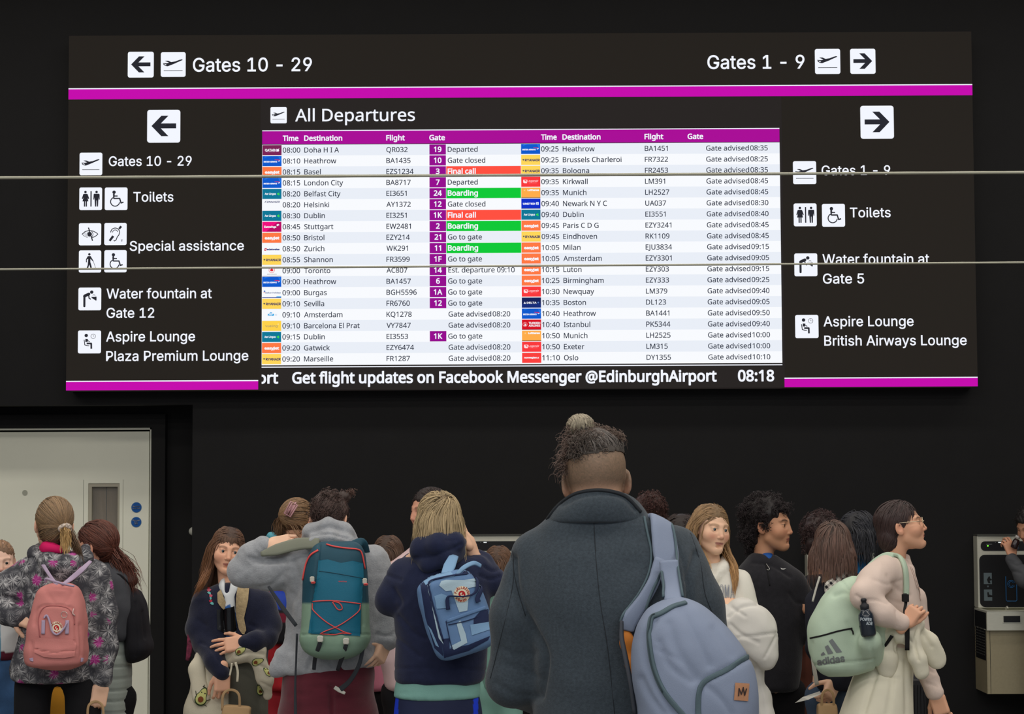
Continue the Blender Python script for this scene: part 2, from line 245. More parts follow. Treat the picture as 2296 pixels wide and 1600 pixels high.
50:(459,[[417,0,-378,0,0,59,150,151,72,77,26,34,20,32,11,34,3,37,-6,42,-22,30,-32,19,-40,6,-40,-4,-34,-11,-32,-17,-32,-23,-38,47,49,35,28,13,31,11,32,7,36,2,50,-5,42,-14,34,-22,26,-31,16,-37,5,-44,-5,-43,-14,-41,-22,-39,-29,-38,-77,-82,-120,-118,0,-3,290,0]]),
51:(459,[[395,439,-3,-36,-11,-31,-18,-25,-24,-20,-28,-16,-34,-10,0,-3,60,-15,42,-28,26,-41,8,-51,-6,-47,-17,-42,-30,-35,-42,-26,-55,-16,-70,-5,-43,2,-40,5,-38,9,-36,15,0,66,37,-16,41,-12,41,-7,39,-3,66,8,45,22,26,36,8,48,-4,32,-14,26,-24,19,-32,13,-39,8,-47,2,-56,0,0,60,56,0,44,4,36,10,28,16,20,22,12,27,4,30,-7,37,-21,28,-33,16,-43,6,-29,-1,-27,-5,-46,-16,-42,-26,-36,48,34,23,42,19,48,13,55,5,79,-10,54,-30,34,-46]]),
52:(459,[[443,130,-84,0,0,-130,-68,0,0,130,-274,0,0,60,269,386,73,0,0,-383,84,0],[291,374,0,38,2,32,1,29,1,28,-3,0,-16,-34,-19,-29,-171,-245,205,0]]),
53:(459,[[221,351,54,-5,48,-15,38,-24,28,-33,18,-41,6,-50,-6,-56,-20,-46,-31,-38,-42,-28,-53,-17,-62,-6,-43,2,-40,6,-36,10,-29,13,0,67,32,-16,38,-12,40,-7,39,-3,39,3,35,10,28,17,21,24,14,31,4,38,-9,50,-25,37,-45,23,-65,7,-51,-4,-47,-8,-35,22,22,271,287,0,0,-64,-227,0,-14,-166,37,5]]),
54:(459,[[44,245,2,49,5,49,9,46,15,44,20,41,26,35,34,30,41,23,50,14,61,5,36,-2,34,-6,0,-60,-32,8,-37,2,-51,-5,-41,-13,-33,-22,-26,-29,-18,-35,-12,-39,-8,-43,-4,-46,4,0,14,18,17,16,20,14,25,10,28,7,32,3,46,-6,41,-15,33,-25,25,-34,16,-44,5,-50,-6,-56,-16,-47,-28,-39,-36,-28,-44,-17,-52,-6,-40,4,-36,11,-34,20,-28,27,-24,35,-18,44,-11,52],[238,51,46,8,36,25,23,41,8,60,-7,48,-21,38,-34,24,-48,8,-36,-4,-30,-12,-25,-17,-19,-22,-12,-25,-4,-25,2,-26,6,-26,10,-25,14,-22,17,-20,21,-15,24,-9]]),
55:(459,[[109,0,235,509,-309,0,0,64,384,0,0,-55,-232,-518]]),
56:(459,[[229,581,47,-4,41,-12,35,-20,26,-26,17,-34,5,-42,-3,-32,-12,-28,-17,-24,-23,-21,-26,-19,-28,-16,34,-18,30,-20,26,-23,20,-26,13,-31,5,-36,-6,-46,-18,-38,-28,-30,-37,-24,-46,-14,-53,-5,-57,5,-48,14,-37,22,-28,30,-16,38,-6,45,4,37,13,31,19,27,24,23,29,19,30,16,-27,17,-24,19,-20,22,-16,26,-10,28,-3,33,5,41,17,34,27,26,34,20,41,12],[108,145,8,-38,22,-31,37,-21,54,-7,52,7,38,21,23,31,7,40,-3,27,-11,23,-18,20,-24,18,-29,16,-35,14,-12,5,-33,-15,-27,-18,-21,-18,-15,-22,-10,-24],[228,523,-41,-4,-32,-16,-21,-26,-7,-36,3,-27,11,-23,16,-18,22,-16,53,-26,50,26,20,16,15,19,10,22,4,27,-8,36,-21,26,-33,16]]),
57:(459,[[417,328,-2,-49,-5,-48,-9,-48,-14,-44,-20,-40,-27,-36,-33,-30,-42,-22,-51,-14,-60,-5,-37,2,-35,6,0,60,33,-7,38,-3,50,4,42,14,33,22,25,28,19,35,13,39,7,43,3,46,-4,0,-14,-18,-16,-16,-21,-14,-24,-10,-29,-7,-32,-2,-46,5,-41,16,-33,24,-24,34,-16,43,-5,51,6,56,17,48,27,38,37,28,44,18,52,6,40,-4,36,-12,33,-20,29,-27,24,-35,17,-44,11,-51],[223,521,-45,-8,-37,-24,-23,-42,-8,-59,7,-49,20,-38,34,-24,49,-8,35,4,31,12,25,18,19,22,12,24,3,26,-1,25,-6,26,-9,25,-14,23,-17,19,-21,16,-26,9]]),
58:(215,[[58,43,3,26,11,16,16,9,19,3,19,-3,17,-9,10,-16,4,-26,-4,-24,-10,-18,-17,-9,-19,-3,-19,3,-16,9,-11,18],[58,387,3,26,11,16,16,9,19,3,19,-3,17,-9,10,-16,4,-26,-4,-25,-10,-17,-17,-10,-19,-3,-19,3,-16,10,-11,17]]),
46:(215,[[58,43,3,26,11,16,16,9,19,3,19,-3,17,-9,10,-16,4,-26,-4,-24,-10,-18,-17,-9,-19,-3,-19,3,-16,9,-11,18]]),
64:(721,[[675,286,-3,-36,-6,-36,-11,-33,-15,-30,-20,-26,-23,-20,-28,-13,-33,-5,-33,6,-26,16,-16,22,-10,26,-4,0,-18,-27,-24,-23,-32,-14,-38,-6,-54,10,-41,31,-25,48,-8,61,5,50,16,43,25,36,34,28,41,17,49,6,35,-2,34,-4,53,-13,-8,-163,0,-20,0,-9,4,-35,10,-20,17,-10,19,-4,22,5,20,15,15,24,11,31,7,36,2,39,-7,69,-23,57,-35,46,-48,34,-56,20,-62,6,-65,-5,-57,-16,-48,-26,-40,-35,-32,-43,-22,-49,-14,-56,-5,-62,7,-73,21,-61,35,-48,48,-35,60,-21,72,-8,48,3,46,9,78,23,0,-55,-36,-12,-41,-11,-45,-7,-50,-2,-88,8,-74,27,-59,43,-44,58,-27,73,-8,87,5,72,18,66,28,60,39,50,49,42,58,32,67,19,76,7,60,-6,54,-14,50,-24,42,-33,34,-41,26,-49,16,-57],[269,235,6,-44,15,-30,24,-18,31,-6,38,8,26,26,16,38,7,49,5,101,-26,5,-33,3,-36,-5,-27,-15,-21,-22,-14,-27,-8,-31]]),
32:(209,[])},
'I': {65:(480,[[17,0,184,509,75,0,187,-509,-68,0,-108,303,-23,69,-32,106,13,0,-32,-107,-22,-68,-106,-303],[110,142,0,57,260,0,0,-57]]),
66:(456,[[60,0,0,509,181,0,48,-5,40,-13,30,-22,22,-27,13,-33,4,-35,-3,-30,-8,-24,-14,-19,-17,-15,-19,-11,-22,-8,0,-5,24,-5,24,-12,22,-18,18,-24,11,-30,4,-37,-5,-37,-13,-32,-23,-28,-32,-21,-44,-13,-54,-5],[125,57,120,0,51,6,34,17,19,25,6,32,-3,24,-9,23,-16,19,-22,15,-26,9,-31,4,-123,0],[125,285,113,0,27,3,23,8,20,13,15,18,10,20,3,25,-6,31,-17,26,-30,17,-43,6,-115,0]]),
67:(510,[[267,-7,-62,8,-55,24,-45,38,-36,52,-22,64,-7,75,7,75,22,64,36,52,45,38,55,24,62,8,38,-2,35,-9,33,-13,29,-20,25,-24,21,-28,15,-34,10,-37,-65,0,-7,25,-12,22,-14,18,-18,15,-20,13,-22,8,-23,5,-25,2,-44,-6,-40,-18,-32,-29,-26,-39,-16,-50,-6,-60,6,-59,16,-50,26,-40,33,-29,39,-17,44,-6,25,2,23,5,22,9,20,12,18,15,14,19,12,21,7,25,65,0,-10,-38,-15,-32,-21,-29,-24,-24,-30,-19,-32,-14,-36,-9]]),
68:(502,[[219,0,-123,0,0,57,119,0,56,6,47,18,35,29,26,39,15,49,5,57,-5,57,-15,49,-25,38,-35,29,-44,18,-54,6,-128,0,0,57,132,0,70,-8,58,-23,46,-37,34,-50,22,-62,6,-74,-6,-74,-22,-62,-34,-51,-48,-37,-60,-23],[125,509,0,-509,-65,0,0,509]]),
69:(419,[[60,0,0,509,313,0,0,-57,-248,0,0,-166,230,0,0,-57,-230,0,0,-172,250,0,0,-57]]),
70:(410,[[60,0,0,509,309,0,0,-57,-244,0,0,-174,221,0,0,-57,-221,0,0,-221]]),
71:(520,[[269,-7,-64,8,-56,24,-46,39,-34,51,-22,64,-7,75,7,75,22,64,34,52,46,38,54,24,62,8,39,-2,37,-10,33,-14,29,-20,26,-24,20,-28,16,-33,9,-35,-66,0,-9,23,-12,21,-14,18,-17,16,-19,12,-22,10,-24,5,-26,2,-43,-6,-39,-17,-33,-30,-25,-39,-16,-50,-6,-60,6,-59,16,-50,26,-40,33,-28,40,-18,45,-6,40,4,36,14,29,22,22,30,14,37,5,43,19,-4,-151,0,0,57,195,0,0,-56,-7,-59,-20,-50,-32,-42,-42,-30,-51,-20]]),
72:(517,[[60,0,0,509,65,0,0,-220,267,0,0,220,65,0,0,-509,-65,0,0,232,-267,0,0,-232]]),
73:(301,[[31,0,0,57,87,0,0,395,-87,0,0,57,238,0,0,-57,-86,0,0,-395,86,0,0,-57]]),
74:(397,[[185,-7,-61,10,-49,30,-31,48,-11,64,0,28,64,0,0,-28,6,-41,18,-30,28,-18,36,-6,35,6,28,18,18,30,6,41,0,364,64,0,0,-364,-10,-64,-32,-48,-48,-30]]),
75:(467,[[105,145,0,71,34,45,36,42,37,41,151,165,85,0,-217,-233,-3,0],[60,0,0,509,65,0,0,-175,-1,-109,1,-32,0,-193],[372,0,-184,259,40,50,221,-309]]),
76:(393,[[60,0,0,509,65,0,0,-452,236,0,0,-57]]),
77:(628,[[60,0,0,509,91,0,126,-322,10,-28,12,-36,12,-39,10,-35,-14,0,11,34,12,38,12,37,11,29,123,322,92,0,0,-509,-64,0,0,291,1,36,0,42,1,44,1,44,6,0,-16,-48,-15,-46,-15,-41,-11,-31,-114,-291,-56,0,-115,291,-12,30,-14,40,-16,46,-17,50,7,0,1,-41,1,-45,0,-42,1,-38,0,-291]]),
78:(523,[[60,0,0,509,76,0,207,-326,20,-32,24,-44,27,-52,-9,-2,-4,55,-2,49,0,38,0,314,64,0,0,-509,-76,0,-185,290,-25,41,-29,50,-41,71,12,2,3,-70,2,-56,1,-37,0,-291]]),
79:(533,[[267,-7,-62,8,-54,24,-46,38,-35,52,-22,64,-8,75,8,75,22,64,35,52,46,38,54,24,62,8,62,-8,54,-24,46,-38,35,-52,22,-64,7,-75,-7,-75,-22,-64,-35,-52,-46,-38,-54,-24],[267,53,43,6,39,17,34,29,25,39,17,50,5,60,-5,61,-17,50,-25,39,-34,29,-39,17,-43,6,-44,-6,-39,-17,-33,-29,-26,-40,-16,-50,-6,-60,6,-60,16,-50,26,-39,33,-29,39,-17]]),
80:(445,[[60,0,0,509,175,0,54,-6,44,-16,33,-25,24,-32,14,-39,5,-44,-5,-43,-14,-39,-24,-32,-33,-26,-44,-16,-54,-5,-126,0,0,57,124,0,36,3,28,10,21,16,15,21,8,26,4,28,-4,29,-8,25,-15,22,-21,16,-29,10,-36,3,-107,0,0,-452]]),
82:(449,[[60,0,0,509,176,0,53,-5,44,-15,34,-24,24,-32,14,-38,4,-43,-4,-43,-14,-38,-24,-30,-34,-24,-44,-14,-53,-5,-140,0,0,57,137,0,36,3,29,9,21,14,15,20,8,23,3,28,-3,29,-8,24,-15,20,-22,14,-28,10,-36,3,-108,0,0,-452],[353,0,-123,229,73,0,125,-229]]),
83:(447,[[223,-9,-51,4,-45,14,-36,22,-27,29,-18,35,-8,42,67,0,6,-27,12,-22,20,-17,24,-12,27,-8,29,-2,34,3,29,8,25,14,18,18,12,22,4,25,-3,22,-10,18,-16,14,-20,12,-51,17,-61,17,-56,22,-42,28,-25,37,-9,47,5,40,18,35,27,29,35,21,43,13,47,4,48,-4,41,-14,35,-20,26,-28,17,-34,7,-37,-64,0,-10,34,-25,25,-35,16,-42,6,-31,-3,-27,-8,-22,-13,-16,-17,-10,-20,-4,-23,4,-23,12,-19,18,-14,20,-11,44,-15,51,-14,47,-16,25,-11,23,-15,20,-18,16,-22,10,-26,3,-32,-5,-40,-16,-36,-27,-30,-37,-22,-45,-15]]),
84:(449,[[32,452,0,57,385,0,0,-57,-160,0,0,-452,-64,0,0,452]]),
85:(517,[[259,-8,-56,6,-49,17,-40,28,-29,37,-19,44,-6,49,0,336,64,0,0,-331,5,-35,12,-30,20,-26,26,-19,33,-13,39,-4,39,4,33,13,26,19,20,26,12,30,4,35,0,331,64,0,0,-336,-6,-49,-18,-44,-30,-37,-40,-28,-48,-17]]),
86:(480,[[204,0,-187,509,67,0,108,-303,23,-69,33,-106,-13,0,32,107,22,68,106,303,68,0,-185,-509]]),
87:(686,[[155,0,-138,509,65,0,81,-313,12,-51,12,-52,10,-54,-8,0,11,54,11,52,13,51,82,313,73,0,82,-313,14,-51,11,-52,11,-54,-9,0,11,54,12,52,12,51,80,313,66,0,-139,-509,-75,0,-87,323,-17,68,-15,84,13,0,-14,-80,-17,-72,-87,-323]]),
89:(472,[[203,0,0,208,-186,301,74,0,101,-164,30,-53,27,-61,-26,0,28,62,29,52,101,164,74,0,-187,-301,0,-208]]),
97:(389,[[160,-9,-35,4,-30,10,-27,16,-21,24,-12,28,-4,35,2,29,10,24,15,18,19,14,23,10,25,8,53,9,56,7,18,3,13,5,8,8,2,12,0,2,-2,22,-6,18,-12,14,-15,11,-20,7,-25,2,-24,-2,-22,-7,-18,-9,-14,-12,-10,-14,-7,-13,-59,17,16,31,22,24,25,17,29,12,30,7,31,3,45,-6,24,-7,23,-11,20,-18,16,-23,11,-30,4,-39,0,-251,-60,0,0,52,-4,0,-21,-27,-16,-13,-21,-11,-25,-7],[171,45,31,4,26,10,21,15,14,19,10,22,2,23,0,52,-16,-8,-28,-6,-31,-5,-25,-3,-40,-9,-18,-8,-14,-12,-8,-14,-3,-20,3,-18,7,-15,12,-11,16,-9,19,-5]]),
99:(396,[[207,-8,-48,6,-42,19,-35,29,-26,39,-17,48,-5,54,5,56,17,48,26,40,35,29,42,18,48,7,28,-2,25,-6,23,-9,22,-12,19,-15,16,-19,13,-21,8,-24,-58,-15,-12,27,-21,22,-28,14,-35,5,-34,-5,-28,-15,-22,-23,-14,-29,-10,-33,-3,-38,3,-36,10,-34,14,-28,22,-23,28,-15,34,-4,36,4,28,15,20,23,13,28,59,-14,-9,-25,-13,-22,-16,-19,-19,-16,-21,-12,-24,-10,-26,-5]]),
100:(425,[[195,-8,-44,6,-40,18,-32,29,-24,40,-16,48,-5,56,5,56,16,48,24,38,33,30,39,18,44,6,33,-4,25,-8,20,-13,14,-14,19,-27,5,0,0,190,61,0,0,-509,-59,0,0,59,-6,0,-20,-28,-15,-14,-20,-13,-25,-9],[205,47,32,4,26,14,21,22,15,28,10,35,3,39,-3,40,-10,34,-14,28,-22,21,-26,13,-32,5,-34,-5,-26,-14,-22,-22,-14,-28,-10,-34,-3,-38,3,-38,10,-34,15,-29,21,-23,27,-14]]),
101:(404,[[212,-8,-51,6,-44,19,-35,29,-27,39,-16,47,-5,55,5,55,16,48,26,39,34,30,42,19,48,7,31,-3,30,-8,28,-13,25,-20,22,-26,16,-33,10,-40,4,-48,0,-25,-296,0,0,52,263,0,-29,-19,-2,35,-9,32,-15,25,-20,20,-26,12,-32,4,-32,-4,-27,-13,-21,-19,-16,-25,-10,-28,-3,-30,0,-34,3,-38,12,-33,17,-26,23,-19,28,-11,34,-4,21,2,20,5,17,8,14,12,12,14,8,18,60,-14,-12,-28,-18,-24,-24,-20,-28,-14,-34,-10]]),
102:(254,[[228,379,0,-52,-221,0,0,52],[81,0,0,431,3,30,11,25,18,19,22,14,26,8,26,3,35,-3,21,-6,-16,-52,-12,3,-20,2,-24,-3,-17,-11,-9,-17,-3,-24,0,-419]]),
103:(425,[[207,-151,-40,3,-33,9,-29,12,-23,17,-18,19,-13,22,50,28,20,-25,15,-12,18,-10,24,-7,29,-2,42,5,33,17,22,28,7,41,0,74,-5,0,-19,-27,-15,-14,-20,-11,-25,-9,-32,-2,-44,5,-38,17,-33,26,-25,37,-16,46,-5,55,5,55,16,47,25,39,32,29,39,18,45,6,32,-4,25,-8,20,-13,15,-14,19,-27,6,0,0,60,60,0,0,-388,-6,-45,-17,-36,-26,-27,-33,-19,-40,-11],[205,59,32,4,26,12,22,20,15,26,9,33,4,39,-4,38,-9,33,-15,27,-21,21,-27,13,-32,5,-33,-5,-27,-14,-21,-21,-15,-27,-10,-34,-3,-36,3,-38,10,-32,15,-27,21,-20,28,-13]]),
104:(410,[[114,227,0,-227,-61,0,0,509,61,0,0,-222,-11,0,20,45,29,30,35,17,40,6,36,-4,32,-12,26,-20,20,-28,12,-36,4,-44,0,-241,-61,0,0,235,-6,40,-17,30,-27,18,-36,6,-26,-3,-23,-9,-20,-14,-15,-20,-9,-26]]),
105:(167,[[53,0,0,379,61,0,0,-379],[83,443,-16,3,-13,9,-9,12,-4,16,4,16,9,13,13,9,16,3,17,-3,14,-9,9,-13,3,-16,-3,-16,-9,-12,-14,-9]]),
108:(189,[[139,-3,-38,6,-27,17,-16,27,-5,37,0,425,61,0,0,-410,1,-22,5,-15,10,-7,16,-3,14,1,10,1,11,-51,-20,-4]]),
109:(610,[[53,0,0,379,59,0,0,-84,-5,0,11,28,15,23,18,17,21,13,23,7,24,3,38,-6,30,-19,22,-30,12,-36,-8,0,9,26,15,22,20,18,24,14,26,8,30,3,32,-3,28,-11,24,-18,20,-25,12,-34,4,-40,0,-255,-61,0,0,254,-6,35,-17,24,-26,13,-28,5,-24,-3,-21,-8,-17,-13,-12,-17,-7,-20,-3,-23,0,-247,-61,0,0,260,-5,29,-16,22,-24,14,-30,6,-21,-3,-21,-8,-17,-13,-14,-18,-9,-23,-3,-28,0,-238]]),
110:(410,[[114,227,0,-227,-61,0,0,379,58,0,1,-92,-9,0,20,45,29,30,35,17,40,6,36,-4,32,-12,26,-20,20,-28,12,-36,4,-44,0,-241,-61,0,0,235,-6,40,-17,30,-27,18,-36,6,-26,-3,-23,-9,-20,-14,-15,-20,-9,-26]]),
111:(415,[[207,-8,-48,6,-42,19,-35,29,-26,39,-17,48,-5,54,5,56,17,48,26,40,35,29,42,18,48,7,49,-7,43,-18,34,-29,26,-40,16,-48,6,-56,-6,-54,-16,-48,-26,-39,-34,-29,-43,-19],[207,47,35,4,28,15,22,23,15,28,9,34,3,36,-3,37,-9,34,-15,29,-22,23,-28,15,-35,5,-34,-5,-28,-15,-22,-23,-14,-29,-10,-33,-3,-38,3,-36,10,-34,14,-28,22,-23,28,-15]]),
112:(425,[[53,-143,0,522,59,0,0,-60,6,0,19,27,15,14,19,13,26,8,32,4,45,-6,39,-18,32,-30,25,-38,15,-48,5,-56,-5,-56,-15,-48,-25,-40,-32,-29,-39,-18,-45,-6,-31,3,-25,9,-20,13,-15,14,-20,28,-4,0,0,-202],[220,47,33,4,26,14,22,23,15,29,9,34,3,38,-3,38,-9,34,-15,28,-21,22,-27,14,-33,5,-32,-5,-27,-13,-21,-21,-15,-28,-9,-34,-3,-40,3,-39,9,-35,16,-28,20,-22,27,-14]]),
113:(425,[[372,-143,-61,0,0,202,-5,0,-19,-28,-15,-14,-20,-13,-25,-9,-32,-3,-44,6,-40,18,-32,29,-24,40,-16,48,-5,56,5,56,16,48,24,38,33,30,39,18,44,6,33,-4,25,-8,20,-13,14,-14,20,-27,6,0,0,60,59,0],[205,47,32,4,26,14,21,22,15,28,10,35,3,39,-3,40,-10,34,-14,28,-22,21,-26,13,-32,5,-34,-5,-26,-14,-22,-22,-14,-28,-10,-34,-3,-38,3,-38,10,-34,15,-29,21,-23,27,-14]]),
114:(259,[[53,0,0,379,58,0,0,-58,4,0,15,26,23,20,28,14,32,4,16,0,14,-1,0,-62,-13,3,-23,1,-26,-3,-22,-8,-19,-14,-14,-18,-9,-21,-3,-25,0,-237]]),
115:(365,[[182,-8,-37,3,-33,8,-28,15,-22,20,-17,25,-10,31,59,13,11,-28,19,-19,26,-11,31,-4,36,4,28,13,17,19,6,22,-3,18,-11,15,-17,11,-25,8,-63,15,-45,16,-32,22,-19,29,-6,37,4,31,14,26,22,23,28,17,34,10,38,4,36,-4,31,-8,25,-15,20,-19,15,-23,10,-26,-56,-13,-10,20,-15,18,-24,13,-32,5,-31,-4,-25,-12,-17,-18,-5,-22,4,-19,11,-15,19,-11,29,-9,57,-14,46,-15,31,-23,19,-28,6,-36,-4,-32,-14,-28,-23,-23,-30,-17,-37,-12]]),
116:(227,[[204,379,0,-52,-197,0,0,52],[65,471,61,0,0,-374,3,-21,7,-15,14,-8,21,-3,14,1,17,2,11,-51,-21,-5,-24,-1,-43,6,-33,19,-21,31,-6,41]]),
117:(410,[[182,-5,-35,4,-32,12,-26,20,-20,28,-12,36,-4,44,0,240,61,0,0,-235,5,-39,18,-30,27,-18,36,-7,26,3,23,9,20,15,14,20,10,25,3,31,0,226,61,0,0,-379,-59,0,0,92,9,0,-21,-45,-29,-30,-35,-16]]),
118:(389,[[163,0,-146,379,67,0,81,-224,22,-68,18,-66,-21,0,19,66,21,68,81,224,66,0,-144,-379]]),
119:(567,[[137,0,-114,379,64,0,46,-165,21,-77,21,-96,-10,0,20,94,21,79,46,165,65,0,44,-165,20,-78,21,-95,-11,0,22,94,20,79,47,165,65,0,-116,-379,-60,0,-50,172,-14,53,-14,55,-14,57,14,0,-14,-56,-14,-56,-15,-53,-49,-172]]),
121:(389,[[47,-139,14,53,10,-1,18,-3,15,1,14,5,12,10,11,16,10,23,12,34,-146,380,67,0,81,-224,22,-68,18,-66,-21,0,19,66,21,68,81,224,66,0,-167,-437,-13,-27,-14,-22,-18,-17,-20,-12,-22,-7,-26,-2,-26,2]]),
122:(381,[[41,0,0,46,213,273,0,4,-206,0,0,56,285,0,0,-48,-207,-271,0,-4,213,0,0,-56]]),
48:(453,[[227,-7,-53,8,-44,23,-35,38,-26,51,-16,65,-5,76,5,77,16,64,26,52,36,38,44,23,52,7,52,-7,44,-23,35,-38,26,-52,16,-64,5,-77,-5,-76,-16,-65,-25,-51,-36,-38,-44,-23],[227,49,34,6,29,19,23,29,17,41,11,50,3,60,-3,61,-11,50,-17,40,-23,30,-29,18,-34,6,-35,-6,-29,-18,-23,-30,-17,-40,-10,-50,-4,-61,4,-60,10,-50,17,-41,23,-29,29,-19]]),
49:(453,[[77,0,0,55,314,0,0,-55],[276,509,0,-509,-63,0,0,448,-4,0,-123,-90,0,69,113,82]]),
50:(453,[[64,0,0,47,170,182,48,54,17,22,12,22,7,21,2,23,-3,26,-10,22,-14,17,-20,13,-23,8,-27,2,-27,-2,-24,-10,-19,-14,-14,-20,-9,-24,-3,-27,-62,0,6,43,15,37,25,31,32,23,38,15,44,4,43,-4,38,-14,31,-23,24,-29,15,-34,5,-38,-2,-28,-8,-27,-14,-28,-21,-31,-69,-80,-114,-118,0,-4,236,0,0,-57]]),
53:(453,[[221,-7,-43,4,-38,14,-32,21,-25,28,-16,33,-7,38,62,0,5,-22,11,-20,15,-16,20,-13,23,-7,25,-3,30,3,25,12,22,16,16,23,11,27,3,31,-4,31,-11,28,-16,24,-22,17,-27,11,-30,4,-25,-2,-26,-6,-22,-10,-17,-13,-61,7,29,256,271,0,0,-57,-216,0,-17,-151,2,0,19,14,22,10,26,6,26,2,34,-2,31,-10,27,-15,24,-21,19,-25,15,-29,9,-32,3,-36,-6,-46,-16,-42,-26,-34,-34,-26,-41,-16]]),
57:(453,[[226,515,45,-5,39,-16,33,-25,25,-35,15,-41,6,-46,-4,-38,-12,-39,-23,-46,-35,-56,-114,-168,-70,0,170,247,6,0,-8,-13,-12,-13,-14,-11,-16,-8,-19,-5,-20,-2,-43,4,-38,15,-31,23,-23,32,-14,38,-6,44,6,46,16,39,25,33,33,26,39,15],[226,460,-27,-3,-25,-11,-20,-17,-16,-22,-9,-26,-4,-30,4,-29,9,-27,16,-21,20,-17,25,-10,27,-4,28,4,25,10,20,16,16,22,9,26,3,29,-3,31,-9,26,-16,22,-20,17,-25,11]]),
45:(453,[[337,245,0,-57,-223,0,0,57]]),
196:(480,[[17,0,184,509,75,0,187,-509,-68,0,-108,303,-23,69,-32,106,13,0,-32,-107,-22,-68,-106,-303],[110,142,0,57,260,0,0,-57],[312,572,-16,3,-13,9,-9,13,-3,16,3,15,9,13,13,9,16,3,15,-3,13,-9,9,-13,3,-15,-3,-16,-9,-13,-13,-9],[168,572,-15,3,-14,9,-8,13,-4,16,4,15,8,13,14,9,15,3,15,-3,14,-9,8,-13,3,-15,-3,-16,-8,-13,-14,-9]]),
197:(480,[[17,0,184,509,75,0,187,-509,-68,0,-108,303,-23,69,-32,106,13,0,-32,-107,-22,-68,-106,-303],[110,142,0,57,260,0,0,-57],[240,527,-24,4,-21,8,-18,14,-14,17,-10,20,-2,23,2,22,10,20,14,18,18,13,21,9,24,2,23,-2,22,-9,18,-13,14,-18,9,-20,3,-22,-3,-23,-9,-20,-14,-17,-18,-14,-22,-8],[240,571,16,2,14,10,9,14,3,16,-3,16,-9,14,-14,9,-16,3,-17,-3,-13,-9,-9,-14,-3,-16,3,-16,9,-14,13,-10]]),
32:(188,[])}}
CAPH = {'N': 0.0, 'I': 0.0}
def _area(p): return 0.5 * sum(p[i][0] * p[(i + 1) % len(p)][1] - p[(i + 1) % len(p)][0] * p[i][1] for i in range(len(p)))
def _inside(pt, poly):
    x, y = pt; c = False; n = len(poly)
    for i in range(n):
        (x0, y0), (x1, y1) = poly[i], poly[i - 1]
        if (y0 > y) != (y1 > y) and x < (x1 - x0) * (y - y0) / (y1 - y0) + x0: c = not c
    return c
for _k, _s in GDATA.items():
    for code, (adv, loops_) in _s.items():
        ch = chr(code); adv /= 1000.0; cs = []
        for lp_ in loops_:
            xy = np.cumsum(np.array(lp_).reshape(-1, 2), axis=0) / 1000.0
            cs.append([tuple(p) for p in xy])
        big = max(cs, key=lambda c: abs(_area(c))) if cs else None
        sg = 1 if big and _area(big) > 0 else -1
        outs = [c for c in cs if _area(c) * sg > 0]; holes = [c for c in cs if _area(c) * sg <= 0]
        V = []; T = []
        own = {i: [] for i in range(len(outs))}
        for h in holes:
            cand = [i for i, o_ in enumerate(outs) if _inside(h[0], o_)]
            if cand: own[min(cand, key=lambda i: abs(_area(outs[i])))].append(h)
        for i, o_ in enumerate(outs):
            loops = [o_] + own[i]; base = len(V)
            flat = [p for l in loops for p in l]; V += flat
            T += [tuple(base + j for j in t) for t in geometry.tessellate_polygon([[Vector((x, y, 0)) for x, y in l] for l in loops])]
        GLY[(_k, ch)] = (adv, V, T, outs + holes)
for _k in 'NI': CAPH[_k] = max(p[1] for p in GLY[(_k, 'H')][1])

def text2d(s, font='N', cap=1.0, bold=0.0, track=0.0):
    """filled lettering in a plane: points, triangles, left and right extent; cap is the height of a capital"""
    k = cap / CAPH[font]; V = []; T = []; x = 0.0
    for ch in s:
        g = GLY.get((font, ch)) or GLY.get(('N' if font == 'I' else 'I', ch))
        if g is None: continue
        adv, gv, gt, cs = g; b = len(V)
        V += [(x + px * k, py * k) for px, py in gv]; T += [tuple(i + b for i in t) for t in gt]
        if bold:
            w = bold * cap
            for c in cs:
                n = len(c)
                for i in range(n):
                    (x0, y0), (x1, y1) = c[i], c[(i + 1) % n]
                    x0, y0, x1, y1 = x + x0 * k, y0 * k, x + x1 * k, y1 * k
                    L = math.hypot(x1 - x0, y1 - y0) or 1e-9; ux, uy = (x1 - x0) / L * w, (y1 - y0) / L * w
                    b = len(V)
                    V += [(x0 - ux * .6 + uy, y0 - uy * .6 - ux), (x1 + ux * .6 + uy, y1 + uy * .6 - ux), (x1 + ux * .6 - uy, y1 + uy * .6 + ux), (x0 - ux * .6 - uy, y0 - uy * .6 + ux)]
                    T += [(b, b + 1, b + 2), (b, b + 2, b + 3)]
        x += adv * k + track * cap
    if not V: return [], [], 0, 0
    xs = [p[0] for p in V]; return V, T, min(xs), max(xs)
def fit(s, x0, x1, font, cap, bold=0.0, track=0.0):
    V, T, a, b = text2d(s, font, cap, bold, track)
    q = (x1 - x0) / (b - a) if x1 is not None else 1.0
    return [(x0 + (x - a) * q, y) for x, y in V], T

